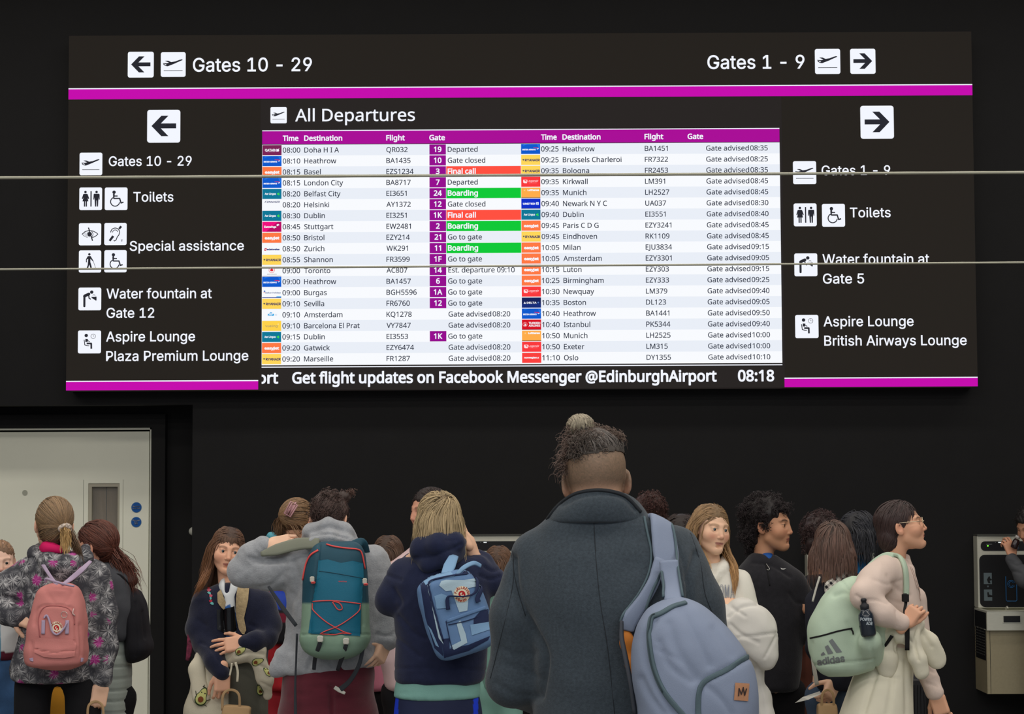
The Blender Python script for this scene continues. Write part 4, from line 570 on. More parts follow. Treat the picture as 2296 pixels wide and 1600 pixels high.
# airline tiles: drawn in a 43 x 23 px field, origin lower left
TW, TH = 43.0, 22.8
def Rr(x0, y0, x1, y1, c): return ('p', [(x0, y0), (x1, y0), (x1, y1), (x0, y1)], c)
def Tt(s, x0, x1, y, cap, c, font='I', bold=.05): return ('t', s, x0, x1, y, cap, c, font, bold)
WH = (245, 248, 255)
def shamrock(x, y, c): return [('p', disc(x + dx, y + dy, 1.5, 10), c) for dx, dy in ((-1.6, .3), (1.0, 1.7), (1.2, -1.3))]
LOGO = {
 'QA': ((122, 30, 85), [Tt('QATAR', 5.5, 28.5, 9, 5, WH, 'N', .06), Rr(10.5, 7, 28, 7.9, (200, 150, 190)), ('p', disc(32, 11, 3.4, 14), (214, 180, 214)), ('p', disc(35, 10.5, 2.5, 12), WH), ('p', [(33, 13), (38.5, 15.2), (36, 12.3)], WH)]),
 'BA': ((0, 88, 205), [('p', [(6, 22.8), (4, 18), (12, 21.2), (20, 22.8)], (20, 110, 225)), ('p', [(20, 22.8), (35, 22.8), (38, 16), (43, 4), (43, 22.8)], (10, 100, 220)), ('p', [(38, 19), (43, 11), (43, 13), (37, 22)], (45, 140, 235)), Tt('BRITISH AIRWAYS', 3, 33, 8.3, 3, WH, 'N', .08), ('p', [(27, 14.2), (29, 15), (39, 14.4), (39.5, 13.2), (36, 13)], (215, 25, 75)), ('p', [(35, 11.5), (39.5, 13), (39.5, 11.6), (37, 10)], WH)]),
 'EZ': ((255, 120, 66), [Tt('easyJet', 5.5, 38.5, 8.2, 5.6, WH, 'N', .09)]),
 'AL': ((0, 118, 150), [Tt('Aer Lingus', 5.5, 30.5, 9.5, 4.3, WH, 'I', .05)] + shamrock(36, 11, (60, 225, 70))),
 'FI': ((247, 249, 253), [('ti', 'FINNAIR', 5, 38.5, 16, 3.9, (20, 30, 100), 'I', .03)]),
 'EU': ((240, 0, 125), [('p', [(8, 0), (43, 0), (43, 22.8), (35, 22.8)], (182, 0, 100)), Tt('Eurowings', 4.5, 31.5, 9.3, 4.2, WH, 'I', .07), ('p', [(31.5, 15), (33.5, 17.3), (37, 14.5), (34.5, 12.6)], WH), ('p', [(34, 17.3), (36, 18), (38.8, 15.6), (37.6, 14.6)], WH)]),
 'ED': ((247, 249, 253), [('p', [(4.5, 7), (8.5, 7), (9.6, 8), (10.4, 12.6), (6.5, 12.8), (5.3, 12)], (205, 35, 65)), ('p', disc(7.5, 9.8, 1.1, 8), WH), Tt('edelweiss', 10.5, 39, 8.3, 3.5, (25, 45, 120), 'I', .09)]),
 'RY': ((255, 214, 88), [Tt('RYANAIR', 8.5, 42, 8.4, 5.1, (36, 40, 98), 'I', .06), ('p', [(3, 13), (4.5, 13.6), (7, 13.2), (7, 11), (5, 9.6), (3.4, 10.8)], (90, 96, 90))]),
 'AC': ((247, 249, 253), [('p', disc(21.5, 13, 6.8, 24), (225, 80, 95)), ('p', disc(21.5, 13, 5.9, 24), (247, 249, 253)), ('p', [(21.5, 18), (22.8, 15.4), (24.2, 16), (23.9, 14), (26.2, 14), (24.6, 12), (25, 10.4), (22, 10.6), (21.5, 8.5), (21, 10.6), (18, 10.4), (18.4, 12), (16.8, 14), (19.1, 14), (18.8, 16), (20.2, 15.4)], (225, 20, 35)), Tt('AIR CANADA', 11, 33, 2.6, 1.9, (60, 60, 70), 'I', .02), Rr(0, -1.2, 43, -.3, (40, 40, 50))]),
 'BH': ((247, 249, 253), [Tt('Balkan Holidays', 7.5, 42, 10, 2.9, (70, 95, 150), 'N', .05), ('p', [(3.5, 14.5), (5.2, 17), (7.5, 15.5), (7, 13.5), (5, 13)], (20, 95, 190)), ('p', [(3, 13.5), (5, 12.5), (7, 13), (4.5, 10.5)], (240, 110, 40)), Rr(0, 0, 43, 1.5, (0, 50, 150)), ('p', [(31, 1.5), (43, 1.5), (43, 3.4), (33, 3.4)], (60, 170, 235))]),
 'KL': ((247, 249, 253), [Tt('KLM', 13, 27, 9.4, 4.2, (0, 160, 225), 'I', .09), ('p', [(17, 15), (18, 17.4), (19, 16.3), (20, 18), (21, 16.3), (22, 17.4), (23, 15)], (0, 160, 225)), ('p', disc(31.5, 11.4, 2.4, 14), (205, 215, 232)), ('p', disc(31.5, 11.4, 1.9, 14), (240, 244, 251)), ('p', disc(31.3, 11.2, .8, 8), (120, 140, 180))]),
 'VU': ((255, 210, 72), [Tt('vueling', 7.5, 34.5, 8.6, 5.2, (120, 120, 118), 'I', 0), ('p', disc(36.3, 15.3, .9, 8), WH)]),
 'LO': ((250, 54, 58), [('p', [(4.5, 16), (13, 16), (13, 8.2), (6.5, 8.2), (4.5, 10)], (255, 225, 228)), ('p', [(6.5, 15), (11.6, 15), (11.6, 10.5)], (250, 54, 58)), Tt('Loganair', 14, 38.5, 11.2, 4.3, (255, 205, 210), 'I', .02), Rr(17, 8.4, 35, 9, (255, 140, 145))]),
 'LU': ((255, 172, 72), [Tt('Lufthansa', 14, 40, 15.6, 3.7, WH, 'I', .09), ('p', disc(7.3, 17, 2.6, 16), (255, 205, 90)), ('p', disc(7.3, 17, 2.1, 16), (255, 172, 72)), ('p', [(5.8, 16.6), (7.4, 17.2), (9, 17.8), (7.6, 16.4)], WH), Rr(0, -.6, 43, .5, (70, 20, 20))]),
 'UN': ((0, 42, 200), [Tt('UNITED', 3.5, 31, 9.3, 3.7, WH, 'I', .09), ('p', [(33, 8.6), (39.2, 8.6), (39.2, 14.8), (33, 14.8)], (215, 228, 250)), ('p', [(34, 8.6), (35, 8.6), (38, 12.3), (37, 13)], (90, 130, 220)), Rr(0, 0, 43, .9, (10, 10, 60))]),
 'DE': ((12, 28, 88), [Rr(0, 0, 43, 9, (12, 40, 120)), ('p', [(4, 9), (9.2, 9), (6.6, 13.6)], WH), Tt('DELTA', 11, 33, 9.3, 3.8, WH, 'I', .06), ('p', disc(37, 11.5, 2.2, 10), (50, 95, 175)), ('p', disc(36.6, 11.2, .9, 8), (150, 180, 225))]),
 'TU': ((214, 10, 32), [('p', disc(7, 12, 5.1, 22), (250, 190, 195)), ('p', disc(7, 12, 4.5, 22), (214, 10, 32)), ('p', [(4, 9.6), (6, 11), (6.6, 15.8), (8.2, 12.4), (10.6, 10.6), (8, 8.6)], WH), Tt('TURKISH', 15, 41, 13, 4.2, WH, 'N', .05), Tt('AIRLINES', 15, 41, 7.2, 4.2, WH, 'N', .05), Rr(0, 0, 43, .6, (60, 10, 15))]),
 'NO': ((250, 60, 58), [Tt('norwegian', 4.5, 33, 10.3, 3.2, WH, 'N', .09), ('p', [(33.5, 9.8), (35, 9.8), (38.6, 13.4), (36.8, 13)], WH), ('p', [(34, 12.6), (35, 13), (38, 10), (37, 9.8)], WH)]),
}
def tile(code, X, Z, x_px):
    bg, items = LOGO[code]; mats = [emis('tile_%d_%d_%d' % bg, bg)]; key = {bg: 0}; mb = MB()
    w, h = TW * mpp, TH * mpp
    plate(mb, X, Z, X + w, Z + h, .0026, 0)
    for j, it in enumerate(items):
        c = it[2] if it[0] == 'p' else it[6]
        if c not in key: key[c] = len(mats); mats.append(emis('tile_%d_%d_%d' % c, c))
        d = .0030 + j * .00004
        if it[0] == 'p': V, T = it[1], geometry.tessellate_polygon([[Vector((x, y, 0)) for x, y in it[1]]])
        else:
            V, T = fit(it[1], it[2], it[3], it[7], it[5], it[8]); V = [(x + (y * .45 if it[0] == 'ti' else 0), y + it[4]) for x, y in V]
        mb.add([(X + x * mpp, YS - d, Z + y * mpp) for x, y in V], T, key[c])
    mb.build('airline_tile', mats, sc_)
def rtext(s, px, zc, m, par=None, bold=0.016, wpx=None, d=.0026, name='lettering'):
    V, T, a, b_ = text2d(s, 'N', tc, bold); q = (wpx * mpp / (b_ - a)) if wpx else 1.0
    mb = MB(); lay(mb, [((x - a) * q, y) for x, y in V], T, cx_(px), zc - tc / 2, d); mb.build(name, m, sc_)
for i, (c, t, dst, fl, gt, st, k) in enumerate(Ltab):
    z = row_z(i); tile(c, cx_(588.6), z - 11.3 * mpp, 588)
    rtext(t, 634, z, e_txt, wpx=39.5); rtext(dst, 682.4, z, e_txt); rtext(fl, 866.3, z, e_txt)
    if gt:
        mb = MB(); plate(mb, cx_(962.8), z - 11.6 * mpp, cx_(999.7), z + 11.4 * mpp, .0022, 0)
        V, T, a, b_ = text2d(gt, 'N', tc * 1.02, .04); lay(mb, [(x - (a + b_) / 2, y) for x, y in V], T, cx_(981.3), z - tc / 2, .0028, 1); mb.build('gate_tile', [e_gate, e_wht], sc_)
    if k:
        mb = MB(); plate(mb, cx_(1000.4), z - 11.6 * mpp, cx_(1167.6), z + 11.4 * mpp, .0022, 0)
        V, T, a, b_ = text2d(st, 'N', tc * 1.02, .045); lay(mb, [(x - a, y) for x, y in V], T, cx_(1003.6), z - tc / 2, .0028, 1); mb.build('status_tile', [e_red if k == 1 else e_grn, e_wht], sc_)
    elif '|' in st:
        rtext(st.split('|')[0], 1004.5, z, e_txt, wpx=96); rtext(st.split('|')[1], 1103, z, e_txt, wpx=39.5)
    elif st.startswith('Est'): rtext(st, 1004.5, z, e_txt, wpx=149)
    else: rtext(st, 1003.8, z, e_txt)
for i, (c, t, dst, fl, ga) in enumerate(Rtab):
    z = row_z(i); tile(c, cx_(1168.3), z - 11.3 * mpp, 1168)
    rtext(t, 1213.2, z, e_txt, wpx=39.5); rtext(dst, 1261.6, z, e_txt); rtext(fl, 1445.6, z, e_txt)
    rtext('Gate advised', 1583, z, e_txt, wpx=96.5); rtext(ga, 1682, z, e_txt, wpx=39.5)
words('Get flight updates on Facebook Messenger @EdinburghAirport', 655, 1607, 858.8, 24, sc_, font='N', bold=.045)
words('08:18', 1654.5, 1736, 854, 24, sc_, font='N', bold=.045)
# the tail of the scrolled message, cut off by the edge of the screen
V, T, a, b_ = text2d('ort', 'N', 24 * mpp, .045); X, Z = bx(624, 858.8); xcut = bx(586.8, 850)[0]
mb = MB()
for t in T:
    pts = [(X - b_ + V[i][0], V[i][1]) for i in t]; out = []
    for i in range(3):
        p, q = pts[i], pts[(i + 1) % 3]
        if p[0] >= xcut: out.append(p)
        if (p[0] >= xcut) != (q[0] >= xcut):
            s = (xcut - p[0]) / (q[0] - p[0]); out.append((xcut, p[1] + s * (q[1] - p[1])))
    if len(out) > 2: mb.add([(x, YS - .003, Z + y) for x, y in out], [tuple(range(len(out)))])
mb.build('lettering', e_wht, sc_)

# ---------------------------------------------------------------- steel cables stretched across the hall
m_cab = mat('galvanised_cable', (168, 168, 152), rough=.5, metal=.3, spec=.5)
def cable(pxy, D, dia, label):
    p0, p1 = P(*pxy[0], D), P(*pxy[1], D); pm = P(*pxy[2], D)
    s = np.linspace(XL, XR, 620); lz = p0[2] + (p1[2] - p0[2]) * (s - p0[0]) / (p1[0] - p0[0])
    sag = (pm[2] - (p0[2] + (p1[2] - p0[2]) * (pm[0] - p0[0]) / (p1[0] - p0[0])))
    lz = lz + sag * np.clip(1 - (s / 9.0) ** 2, 0, 1)
    V = []; n = 18
    for i in range(len(s)):
        for j in range(n):
            a = 2 * math.pi * j / n; r = dia / 2 * (.86 + .16 * abs(math.cos(3 * (a - s[i] * 2 * math.pi / .075 * .5)))); V.append((s[i], D + r * math.cos(a), lz[i] + r * math.sin(a)))
    V = np.array(V); i = np.arange(len(s) - 1)[:, None] * n; j = np.arange(n)[None]; k = (j + 1) % n
    F = np.stack([i + j, i + k, i + n + k, i + n + j], -1).reshape(-1, 4)
    tag(mesh('steel_cable', V, F, m_cab, None, True), label, 'cable', 'steel cables across the hall')
cable(((0, 395), (2296, 383), (1148, 392.5)), 5.5, .0082, 'upper thicker steel cable stretched in front of the departures sign')
cable(((0, 599.5), (2296, 584), (1148, 596.0)), 5.7, .0058, 'lower thinner steel cable crossing the sign below the Gates lines')

# ---------------------------------------------------------------- bottle filling fountains on the wall
m_ss = mat('brushed_steel', (206, 206, 192), rough=.42, metal=.4, mottle=.06, mscale=30, stretch=(1, 1, 12), spec=.5)
m_ss2 = mat('warm_steel_cabinet', (164, 154, 126), rough=.45, metal=.45, mottle=.05, mscale=60, spec=.4)
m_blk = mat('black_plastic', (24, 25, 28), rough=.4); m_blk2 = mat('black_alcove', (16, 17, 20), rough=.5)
e_led = emis('green_led', (120, 255, 60), 1.6); e_dim = emis('green_display', (104, 150, 60), .9)
m_ico = mat('grey_pictogram_print', (92, 106, 112), rough=.6); m_ring = mat('blue_ring_print', (36, 96, 150), rough=.5)
m_pale = mat('small_print', (150, 160, 165), rough=.6)
FS = YW / FPX
def fountain(px, label, first=True):
    # local origin: top left corner of the unit on the wall, x right, z down in photo pixels
    O = P(px, 1201, YW - .1); k = (YW - .1) / FPX
    def q(x, y, d): return (O[0] + x * k, YW - d, O[2] - y * k)
    root = thing('bottle_fountain', (O[0] + 75 * k, YW, O[2] - 342 * k), label, 'fountain', 'wall mounted bottle filling fountains')
    W = 150
    u = MB().box(q(0, 0, .10), q(W, 160, 0), 0, .004); up = u.build('filler_housing', m_ss, root)
    MB().box(q(-.5, -3.2, .11), q(W + .5, 0, 0)).build('top_cap', mat('grey_cap', (80, 82, 78), rough=.5, metal=.4), root)
    def rr(mb, x0, y0, x1, y1, r, d, m=0, th=.004):
        V = []; 
        for cx, cy, a in ((x1 - r, y0 + r, 0), (x0 + r, y0 + r, 90), (x0 + r, y1 - r, 180), (x1 - r, y1 - r, 270)):
            for t in range(0, 91, 18): V.append((cx + r * math.cos(math.radians(a + t)), cy - r * math.sin(math.radians(a + t))))
        n = len(V); mb.add([q(x, y, d) for x, y in V] + [q(x, y, d - th) for x, y in V], [tuple(range(n))] + [(i, n + i, n + (i + 1) % n, (i + 1) % n) for i in range(n)], m)
    mb = MB(); rr(mb, 8, 12, W - 8, 33, 9, .103); pn = mb.build('control_panel', m_blk, root)
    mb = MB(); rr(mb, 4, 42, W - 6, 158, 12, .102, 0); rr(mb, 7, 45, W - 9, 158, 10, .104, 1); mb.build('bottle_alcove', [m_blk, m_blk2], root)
    c = q(23.5, 22, .105); mb = MB(); mb.add([(c[0] + 1.7 * k * math.cos(t), c[1], c[2] + 1.7 * k * math.sin(t)) for t in np.linspace(0, 6.283, 13)[:-1]], [tuple(range(12))]); mb.build('green_light', e_led, pn)
    mb = MB(); mb.box(q(20, 18.2, .1045), q(33, 18.8, .103), 0)
    V, T = fit('Scotland', 0, 21 * k, 'N', 2.6 * k); 
    mb.box(q(116, 15.5, .1045), q(140, 16.2, .103), 0); mb.box(q(47, 13.5, .1045), q(54, 15.5, .103), 2); mb.box(q(40, 14.2, .1045), q(41, 15, .103), 0)
    mb.add([q(x, y, .1046) for x, y in ((72, 27.5), (77, 24.5), (82, 23.6), (88, 24.6), (94, 27.5))], [(0, 1, 2, 3, 4)], 1)
    mb.add([q(x, y, .1048) for x, y in ((81.5, 26.5), (83, 21), (84.8, 26.5))], [(0, 1, 2)], 3); mb.box(q(72, 29, .1046), q(92, 30, .103), 1)
    mb.build('panel_print', [m_pale, mat('slate_print', (70, 92, 122)), emis('white_indicator', (230, 235, 235)), mat('pale_blue_print', (150, 175, 235))], pn)
    mb = MB(); mb.box(q(120, 18, .1045), q(136, 23.5, .103)); mb.build('green_display', e_dim, pn)
    for y0 in (82, 119):
        mb = MB(); mb.box(q(13, y0, .1052), q(31, y0 + 25, .104), 0); 
        if y0 == 82: mb.add([q(x, y, .1058) for x, y in ((24, 90), (27, 90), (27, 94), (31, 96), (30, 99), (26, 99), (28, 105), (23, 105), (20, 97))], geometry.tessellate_polygon([[Vector((x, y, 0)) for x, y in ((24, 90), (27, 90), (27, 94), (31, 96), (30, 99), (26, 99), (28, 105), (23, 105), (20, 97))]]), 1)
        else: mb.add([q(x, y, .1058) for x, y in ((20, 125), (24, 125), (24, 130), (31, 132), (31, 136), (21, 136))], geometry.tessellate_polygon([[Vector((x, y, 0)) for x, y in ((20, 125), (24, 125), (24, 130), (31, 132), (31, 136), (21, 136))]]), 1)
        mb.build('pictogram', [m_ico, m_blk2], root)
    mb = MB(); mb.add([q(19.5, 110.5, .1052), q(24.5, 110.5, .1052), q(22, 115, .1052)], [(0, 2, 1)]); mb.build('print_triangle', m_ico, root)
    mb = MB(); fr_ = [q(62, 90, .106), q(62, 143, .106), q(64, 145, .106), q(84, 145, .106), q(86, 143, .106), q(86, 104, .106)]
    mb.tube(fr_, .9 * k, 0, 6)
    for r in (5.2, 8.2): mb.tube([q(74 + r * math.cos(t), 107 + r * math.sin(t), .106) for t in np.linspace(.5, 5.9, 18)], .55 * k, 0, 6)
    mb.build('blue_print', m_ring, root)
    MB().box(q(72, 38, .16), q(78, 42, .10)).build('filler_nozzle', m_blk, root)
    # basin
    y0 = 161; mb = MB()
    F3 = .34; sx = 26
    mb.add([q(-2, y0, .02), q(W + 2, y0, .02), q(W + 2, y0, F3), q(-2, y0, F3), q(-2, y0 + 42, .02), q(W + 2, y0 + 42, .02), q(W + 2, y0 + 42, F3), q(-2, y0 + 42, F3)], [(3, 2, 6, 7), (0, 4, 5, 1), (0, 3, 7, 4), (1, 5, 6, 2), (4, 7, 6, 5)], 0)
    b_in = [q(8, y0, .05), q(W - 8, y0, .05), q(W - 8, y0, F3 - .03), q(8, y0, F3 - .03), q(20, y0 + 14, .08), q(W - 20, y0 + 14, .08), q(W - 20, y0 + 14, F3 - .07), q(20, y0 + 14, F3 - .07)]
    rim = [q(-2, y0, .02), q(W + 2, y0, .02), q(W + 2, y0, F3), q(-2, y0, F3)]
    mb.add(rim + b_in, [(0, 1, 5, 4), (1, 2, 6, 5), (2, 3, 7, 6), (3, 0, 4, 7), (4, 5, 9, 8), (5, 6, 10, 9), (6, 7, 11, 10), (7, 4, 8, 11), (8, 9, 10, 11)], 0)
    bs = mb.build('basin', m_ss, root)
    mb = MB(); mb.tube([q(-2, y0, F3), q(W + 2, y0, F3)], 1.2 * k, 0, 8); mb.build('basin_lip', m_ss, bs, True)
    mb = MB(); mb.box(q(32, y0 + 9, F3 + .004), q(72, y0 + 26, F3), 0); mb.box(q(34, y0 + 10.5, F3 + .008), q(70, y0 + 24, F3 + .004), 1); mb.build('push_bar', [m_ss, m_blk], bs)
    MB().tube([q(60, y0 + 10, .12), q(60, y0 - 3, .13), q(58, y0 - 5, .17), q(57, y0 - 3, .2)], 2.2 * k, 0, 8).build('bubbler', m_ss, bs, True)
    MB().box(q(-2.5, y0 + 4, F3 - .02), q(-2, y0 + 40, .03)).build('basin_side_cover', m_blk, bs); MB().box(q(W + 2, y0 + 4, F3 - .02), q(W + 2.5, y0 + 40, .03)).build('basin_side_cover', m_blk, bs)
    cb = MB().box(q(0, y0 + 42, .30), q(W, 342, 0), 0).build('cabinet', m_ss2, root)
    MB().box(q(7, y0 + 44, .3012), q(7.8, 341, .30)).build('panel_seam', m_blk, cb)
    MB().box(q(-1, y0 + 14, .28), q(0, 270, .03)).build('side_grille_plate', m_blk2, cb)
    for r in range(13):
        mb = MB()
        for cc in range(3): mb.box(q(-2.2, y0 + 22 + r * 6.2, .26 - cc * .085), q(-1, y0 + 24 + r * 6.2, .20 - cc * .085))
        mb.build('vent_louvre', mat('louvre_edge', (70, 70, 68), rough=.5, metal=.4), cb)
    return root
def copy_tree(o, parent=None):
    c = o.copy(); COL.objects.link(c); c.parent = parent
    for ch in list(o.children): copy_tree(ch, c)
    return c
f0 = fountain(2190.5, 'steel bottle fountain at the edge, a hand holding a bottle in its alcove')
for px, lab in ((1037, 'steel bottle fountain behind the blond child in the navy hoodie'), (1809, 'steel bottle fountain hidden behind the girl in the cream hoodie')):
    c = copy_tree(f0); c.location = tuple(np.array(f0.location) + P(px, 1201, YW - .1) - P(2190.5, 1201, YW - .1)); c['label'] = lab

# ---------------------------------------------------------------- implicit surfaces: shapes are summed as distance fields and skinned with surface nets
def hash3(i, j, k, seed):
    h = (i * 374761393 + j * 668265263 + k * 2147483647 + seed * 1274126177) & 0xFFFFFFFF
    h = ((h ^ (h >> 13)) * 1274126177) & 0xFFFFFFFF
    return ((h ^ (h >> 16)) & 0xFFFFFF) / float(0xFFFFFF)
def noise(p, seed=0):
    """smooth value noise in -1..1 for an array of points"""
    p = np.asarray(p, float); i = np.floor(p).astype(np.int64); f = p - i; f = f * f * (3 - 2 * f); r = 0
    for dx in (0, 1):
        for dy in (0, 1):
            for dz in (0, 1):
                w = (f[:, 0] if dx else 1 - f[:, 0]) * (f[:, 1] if dy else 1 - f[:, 1]) * (f[:, 2] if dz else 1 - f[:, 2])
                r = r + w * hash3(i[:, 0] + dx, i[:, 1] + dy, i[:, 2] + dz, seed)
    return r * 2 - 1
def rotm(yaw=0, pitch=0, roll=0):
    """yaw 0 looks at the camera, 90 looks to +X; pitch nods down; roll tips the head"""
    a = math.radians(yaw + 180); p = math.radians(-pitch); r = math.radians(roll)
    Rz = np.array([[math.cos(a), -math.sin(a), 0], [math.sin(a), math.cos(a), 0], [0, 0, 1]])
    Rx = np.array([[1, 0, 0], [0, math.cos(p), -math.sin(p)], [0, math.sin(p), math.cos(p)]])
    Ry = np.array([[math.cos(r), 0, math.sin(r)], [0, 1, 0], [-math.sin(r), 0, math.cos(r)]])
    return Rz @ Rx @ Ry
class SDF:
    def __init__(s, h): s.h = h; s.pr = []
    def _a(s, fn, lo, hi, k, sub, bound=True): s.pr.append((fn, np.asarray(lo, float), np.asarray(hi, float), k, sub, bound)); return s
    def cone(s, a, b, ra, rb, k=0.02, sq=(1, 1, 1), sub=False):
        """tapered capsule; sq squashes it along the axes about a"""
        a = np.asarray(a, float); b = np.asarray(b, float); q = np.asarray(sq, float)
        def fn(X, Y, Z):
            px, py, pz = (X - a[0]) / q[0], (Y - a[1]) / q[1], (Z - a[2]) / q[2]; d = (b - a) / q; L2 = d @ d + 1e-12
            t = np.clip((px * d[0] + py * d[1] + pz * d[2]) / L2, 0, 1)
            return np.sqrt((px - t * d[0]) ** 2 + (py - t * d[1]) ** 2 + (pz - t * d[2]) ** 2) - (ra + (rb - ra) * t)
        r = max(ra, rb) * np.maximum(q, 1); return s._a(fn, np.minimum(a, b) - r, np.maximum(a, b) + r, k, sub)
    def path(s, pts, rad, k=0.02, sq=(1, 1, 1), sub=False):
        rad = [rad] * len(pts) if np.isscalar(rad) else rad
        for i in range(len(pts) - 1): s.cone(pts[i], pts[i + 1], rad[i], rad[i + 1], k, sq, sub)
        return s
    def ell(s, c, r, k=0.02, R=None, sub=False):
        c = np.asarray(c, float); r = np.asarray([r] * 3 if np.isscalar(r) else r, float); R_ = np.eye(3) if R is None else R
        def fn(X, Y, Z):
            x, y, z = X - c[0], Y - c[1], Z - c[2]
            u = (x * R_[0, 0] + y * R_[1, 0] + z * R_[2, 0]) / r[0]; v = (x * R_[0, 1] + y * R_[1, 1] + z * R_[2, 1]) / r[1]; w = (x * R_[0, 2] + y * R_[1, 2] + z * R_[2, 2]) / r[2]
            n1 = np.sqrt(u * u + v * v + w * w) + 1e-9; n2 = np.sqrt((u / r[0]) ** 2 + (v / r[1]) ** 2 + (w / r[2]) ** 2) + 1e-9
            return n1 * (n1 - 1) / n2
        m = r.max() if R is not None else r
        return s._a(fn, c - m, c + m, k, sub)
    def box(s, c, hf, rad, k=0.01, R=None, sub=False):
        c = np.asarray(c, float); hf = np.asarray(hf, float) - rad; R_ = np.eye(3) if R is None else R
        def fn(X, Y, Z):
            x, y, z = X - c[0], Y - c[1], Z - c[2]
            u = np.abs(x * R_[0, 0] + y * R_[1, 0] + z * R_[2, 0]) - hf[0]; v = np.abs(x * R_[0, 1] + y * R_[1, 1] + z * R_[2, 1]) - hf[1]; w = np.abs(x * R_[0, 2] + y * R_[1, 2] + z * R_[2, 2]) - hf[2]
            return np.sqrt(np.maximum(u, 0) ** 2 + np.maximum(v, 0) ** 2 + np.maximum(w, 0) ** 2) + np.minimum(np.maximum(u, np.maximum(v, w)), 0) - rad
        m = np.linalg.norm(hf + rad); m = m if R is not None else hf + rad
        return s._a(fn, c - m, c + m, k, sub)
    def loft(s, sec, k=0.02, n=2.2, O=(0, 0, 0), ang=0.0, cap=0.02, sub=False):
        """stacked rounded sections (v, u left, u right, y centre, y half depth) in a frame at O turned by ang in the XZ plane"""
        sec = np.array(sorted(sec), float); v = sec[:, 0]; vv = np.linspace(v[0], v[-1], 60)
        def sm(c):
            y = np.interp(vv, v, c); 
            # cubic through the sections
            m_ = np.gradient(c, v) if len(v) > 2 else np.full(len(v), (c[-1] - c[0]) / (v[-1] - v[0]))
            i = np.clip(np.searchsorted(v, vv) - 1, 0, len(v) - 2); hh = v[i + 1] - v[i]; t = (vv - v[i]) / hh
            return (2 * t ** 3 - 3 * t ** 2 + 1) * c[i] + (t ** 3 - 2 * t ** 2 + t) * hh * m_[i] + (-2 * t ** 3 + 3 * t ** 2) * c[i + 1] + (t ** 3 - t ** 2) * hh * m_[i + 1]
        L, Rr_, YC, HY = [sm(sec[:, j]) for j in (1, 2, 3, 4)]
        cx, hx = (L + Rr_) / 2, np.maximum((Rr_ - L) / 2, 1e-3); HY = np.maximum(HY, 1e-3); O = np.asarray(O, float); ca, sa = math.cos(ang), math.sin(ang)
        def fn(X, Y, Z):
            x, z = X - O[0], Z - O[2]; U = x * ca + z * sa; W = -x * sa + z * ca; sh = np.broadcast_shapes(U.shape, W.shape)
            w = np.clip(W, v[0], v[-1]); c_ = np.interp(w, vv, cx); h_ = np.interp(w, vv, hx); yc = np.interp(w, vv, YC); hy = np.interp(w, vv, HY)
            e = (np.abs((U - c_) / h_) ** n + np.abs((Y - O[1] - yc) / hy) ** n) ** (1.0 / n)
            d = (e - 1) * np.minimum(h_, hy)
            q = np.maximum(W - v[-1], v[0] - W) + cap; d2 = d + cap
            return np.minimum(np.maximum(d2, q), 0) + np.sqrt(np.maximum(d2, 0) ** 2 + np.maximum(q, 0) ** 2) - cap
        cs = [(O[0] + u_ * ca - w_ * sa, O[2] + u_ * sa + w_ * ca) for u_, w_ in [(a, b) for a in (L.min(), Rr_.max()) for b in (v[0], v[-1])]]
        xs = [c[0] for c in cs]; zs = [c[1] for c in cs]
        return s._a(fn, (min(xs), O[1] + (YC - HY).min(), min(zs)), (max(xs), O[1] + (YC + HY).max(), max(zs)), k, sub)
    def cut(s, pt, nrm):
        """remove everything on the side nrm points to"""
        pt = np.asarray(pt, float); nrm = np.asarray(nrm, float) / np.linalg.norm(nrm)
        def fn(X, Y, Z): return -((X - pt[0]) * nrm[0] + (Y - pt[1]) * nrm[1] + (Z - pt[2]) * nrm[2])
        return s._a(fn, (-9, -9, -9), (9, 9, 9), 0.004, True, False)
    def mesh(s):
        h = s.h; ps = [p for p in s.pr if not p[4]]
        lo = np.min([p[1] for p in ps], 0) - 2.5 * h; hi = np.max([p[2] for p in ps], 0) + 2.5 * h
        n = np.ceil((hi - lo) / h).astype(int) + 1
        ax = [lo[i] + h * np.arange(n[i]) for i in range(3)]
        F = np.full(tuple(n), 1.0, np.float32)
        for fn, a, b, k, sub, bound in s.pr:
            m = k + 2.5 * h
            if bound: i0 = np.maximum(0, np.floor((a - m - lo) / h).astype(int)); i1 = np.minimum(n, np.ceil((b + m - lo) / h).astype(int) + 1)
            else: i0 = np.zeros(3, int); i1 = n
            if (i1 <= i0).any(): continue
            sl = tuple(slice(i0[i], i1[i]) for i in range(3))
            X, Y, Z = ax[0][sl[0]][:, None, None], ax[1][sl[1]][None, :, None], ax[2][sl[2]][None, None, :]
            d = fn(X, Y, Z).astype(np.float32); f = F[sl]; d = np.broadcast_to(d, f.shape)
            if sub:
                e = -d; hh = np.maximum(k - np.abs(f - e), 0) / k; F[sl] = np.maximum(f, e) + hh * hh * k * 0.25
            else:
                hh = np.maximum(k - np.abs(f - d), 0) / k; F[sl] = np.minimum(f, d) - hh * hh * k * 0.25
        return nets(F, lo, h)
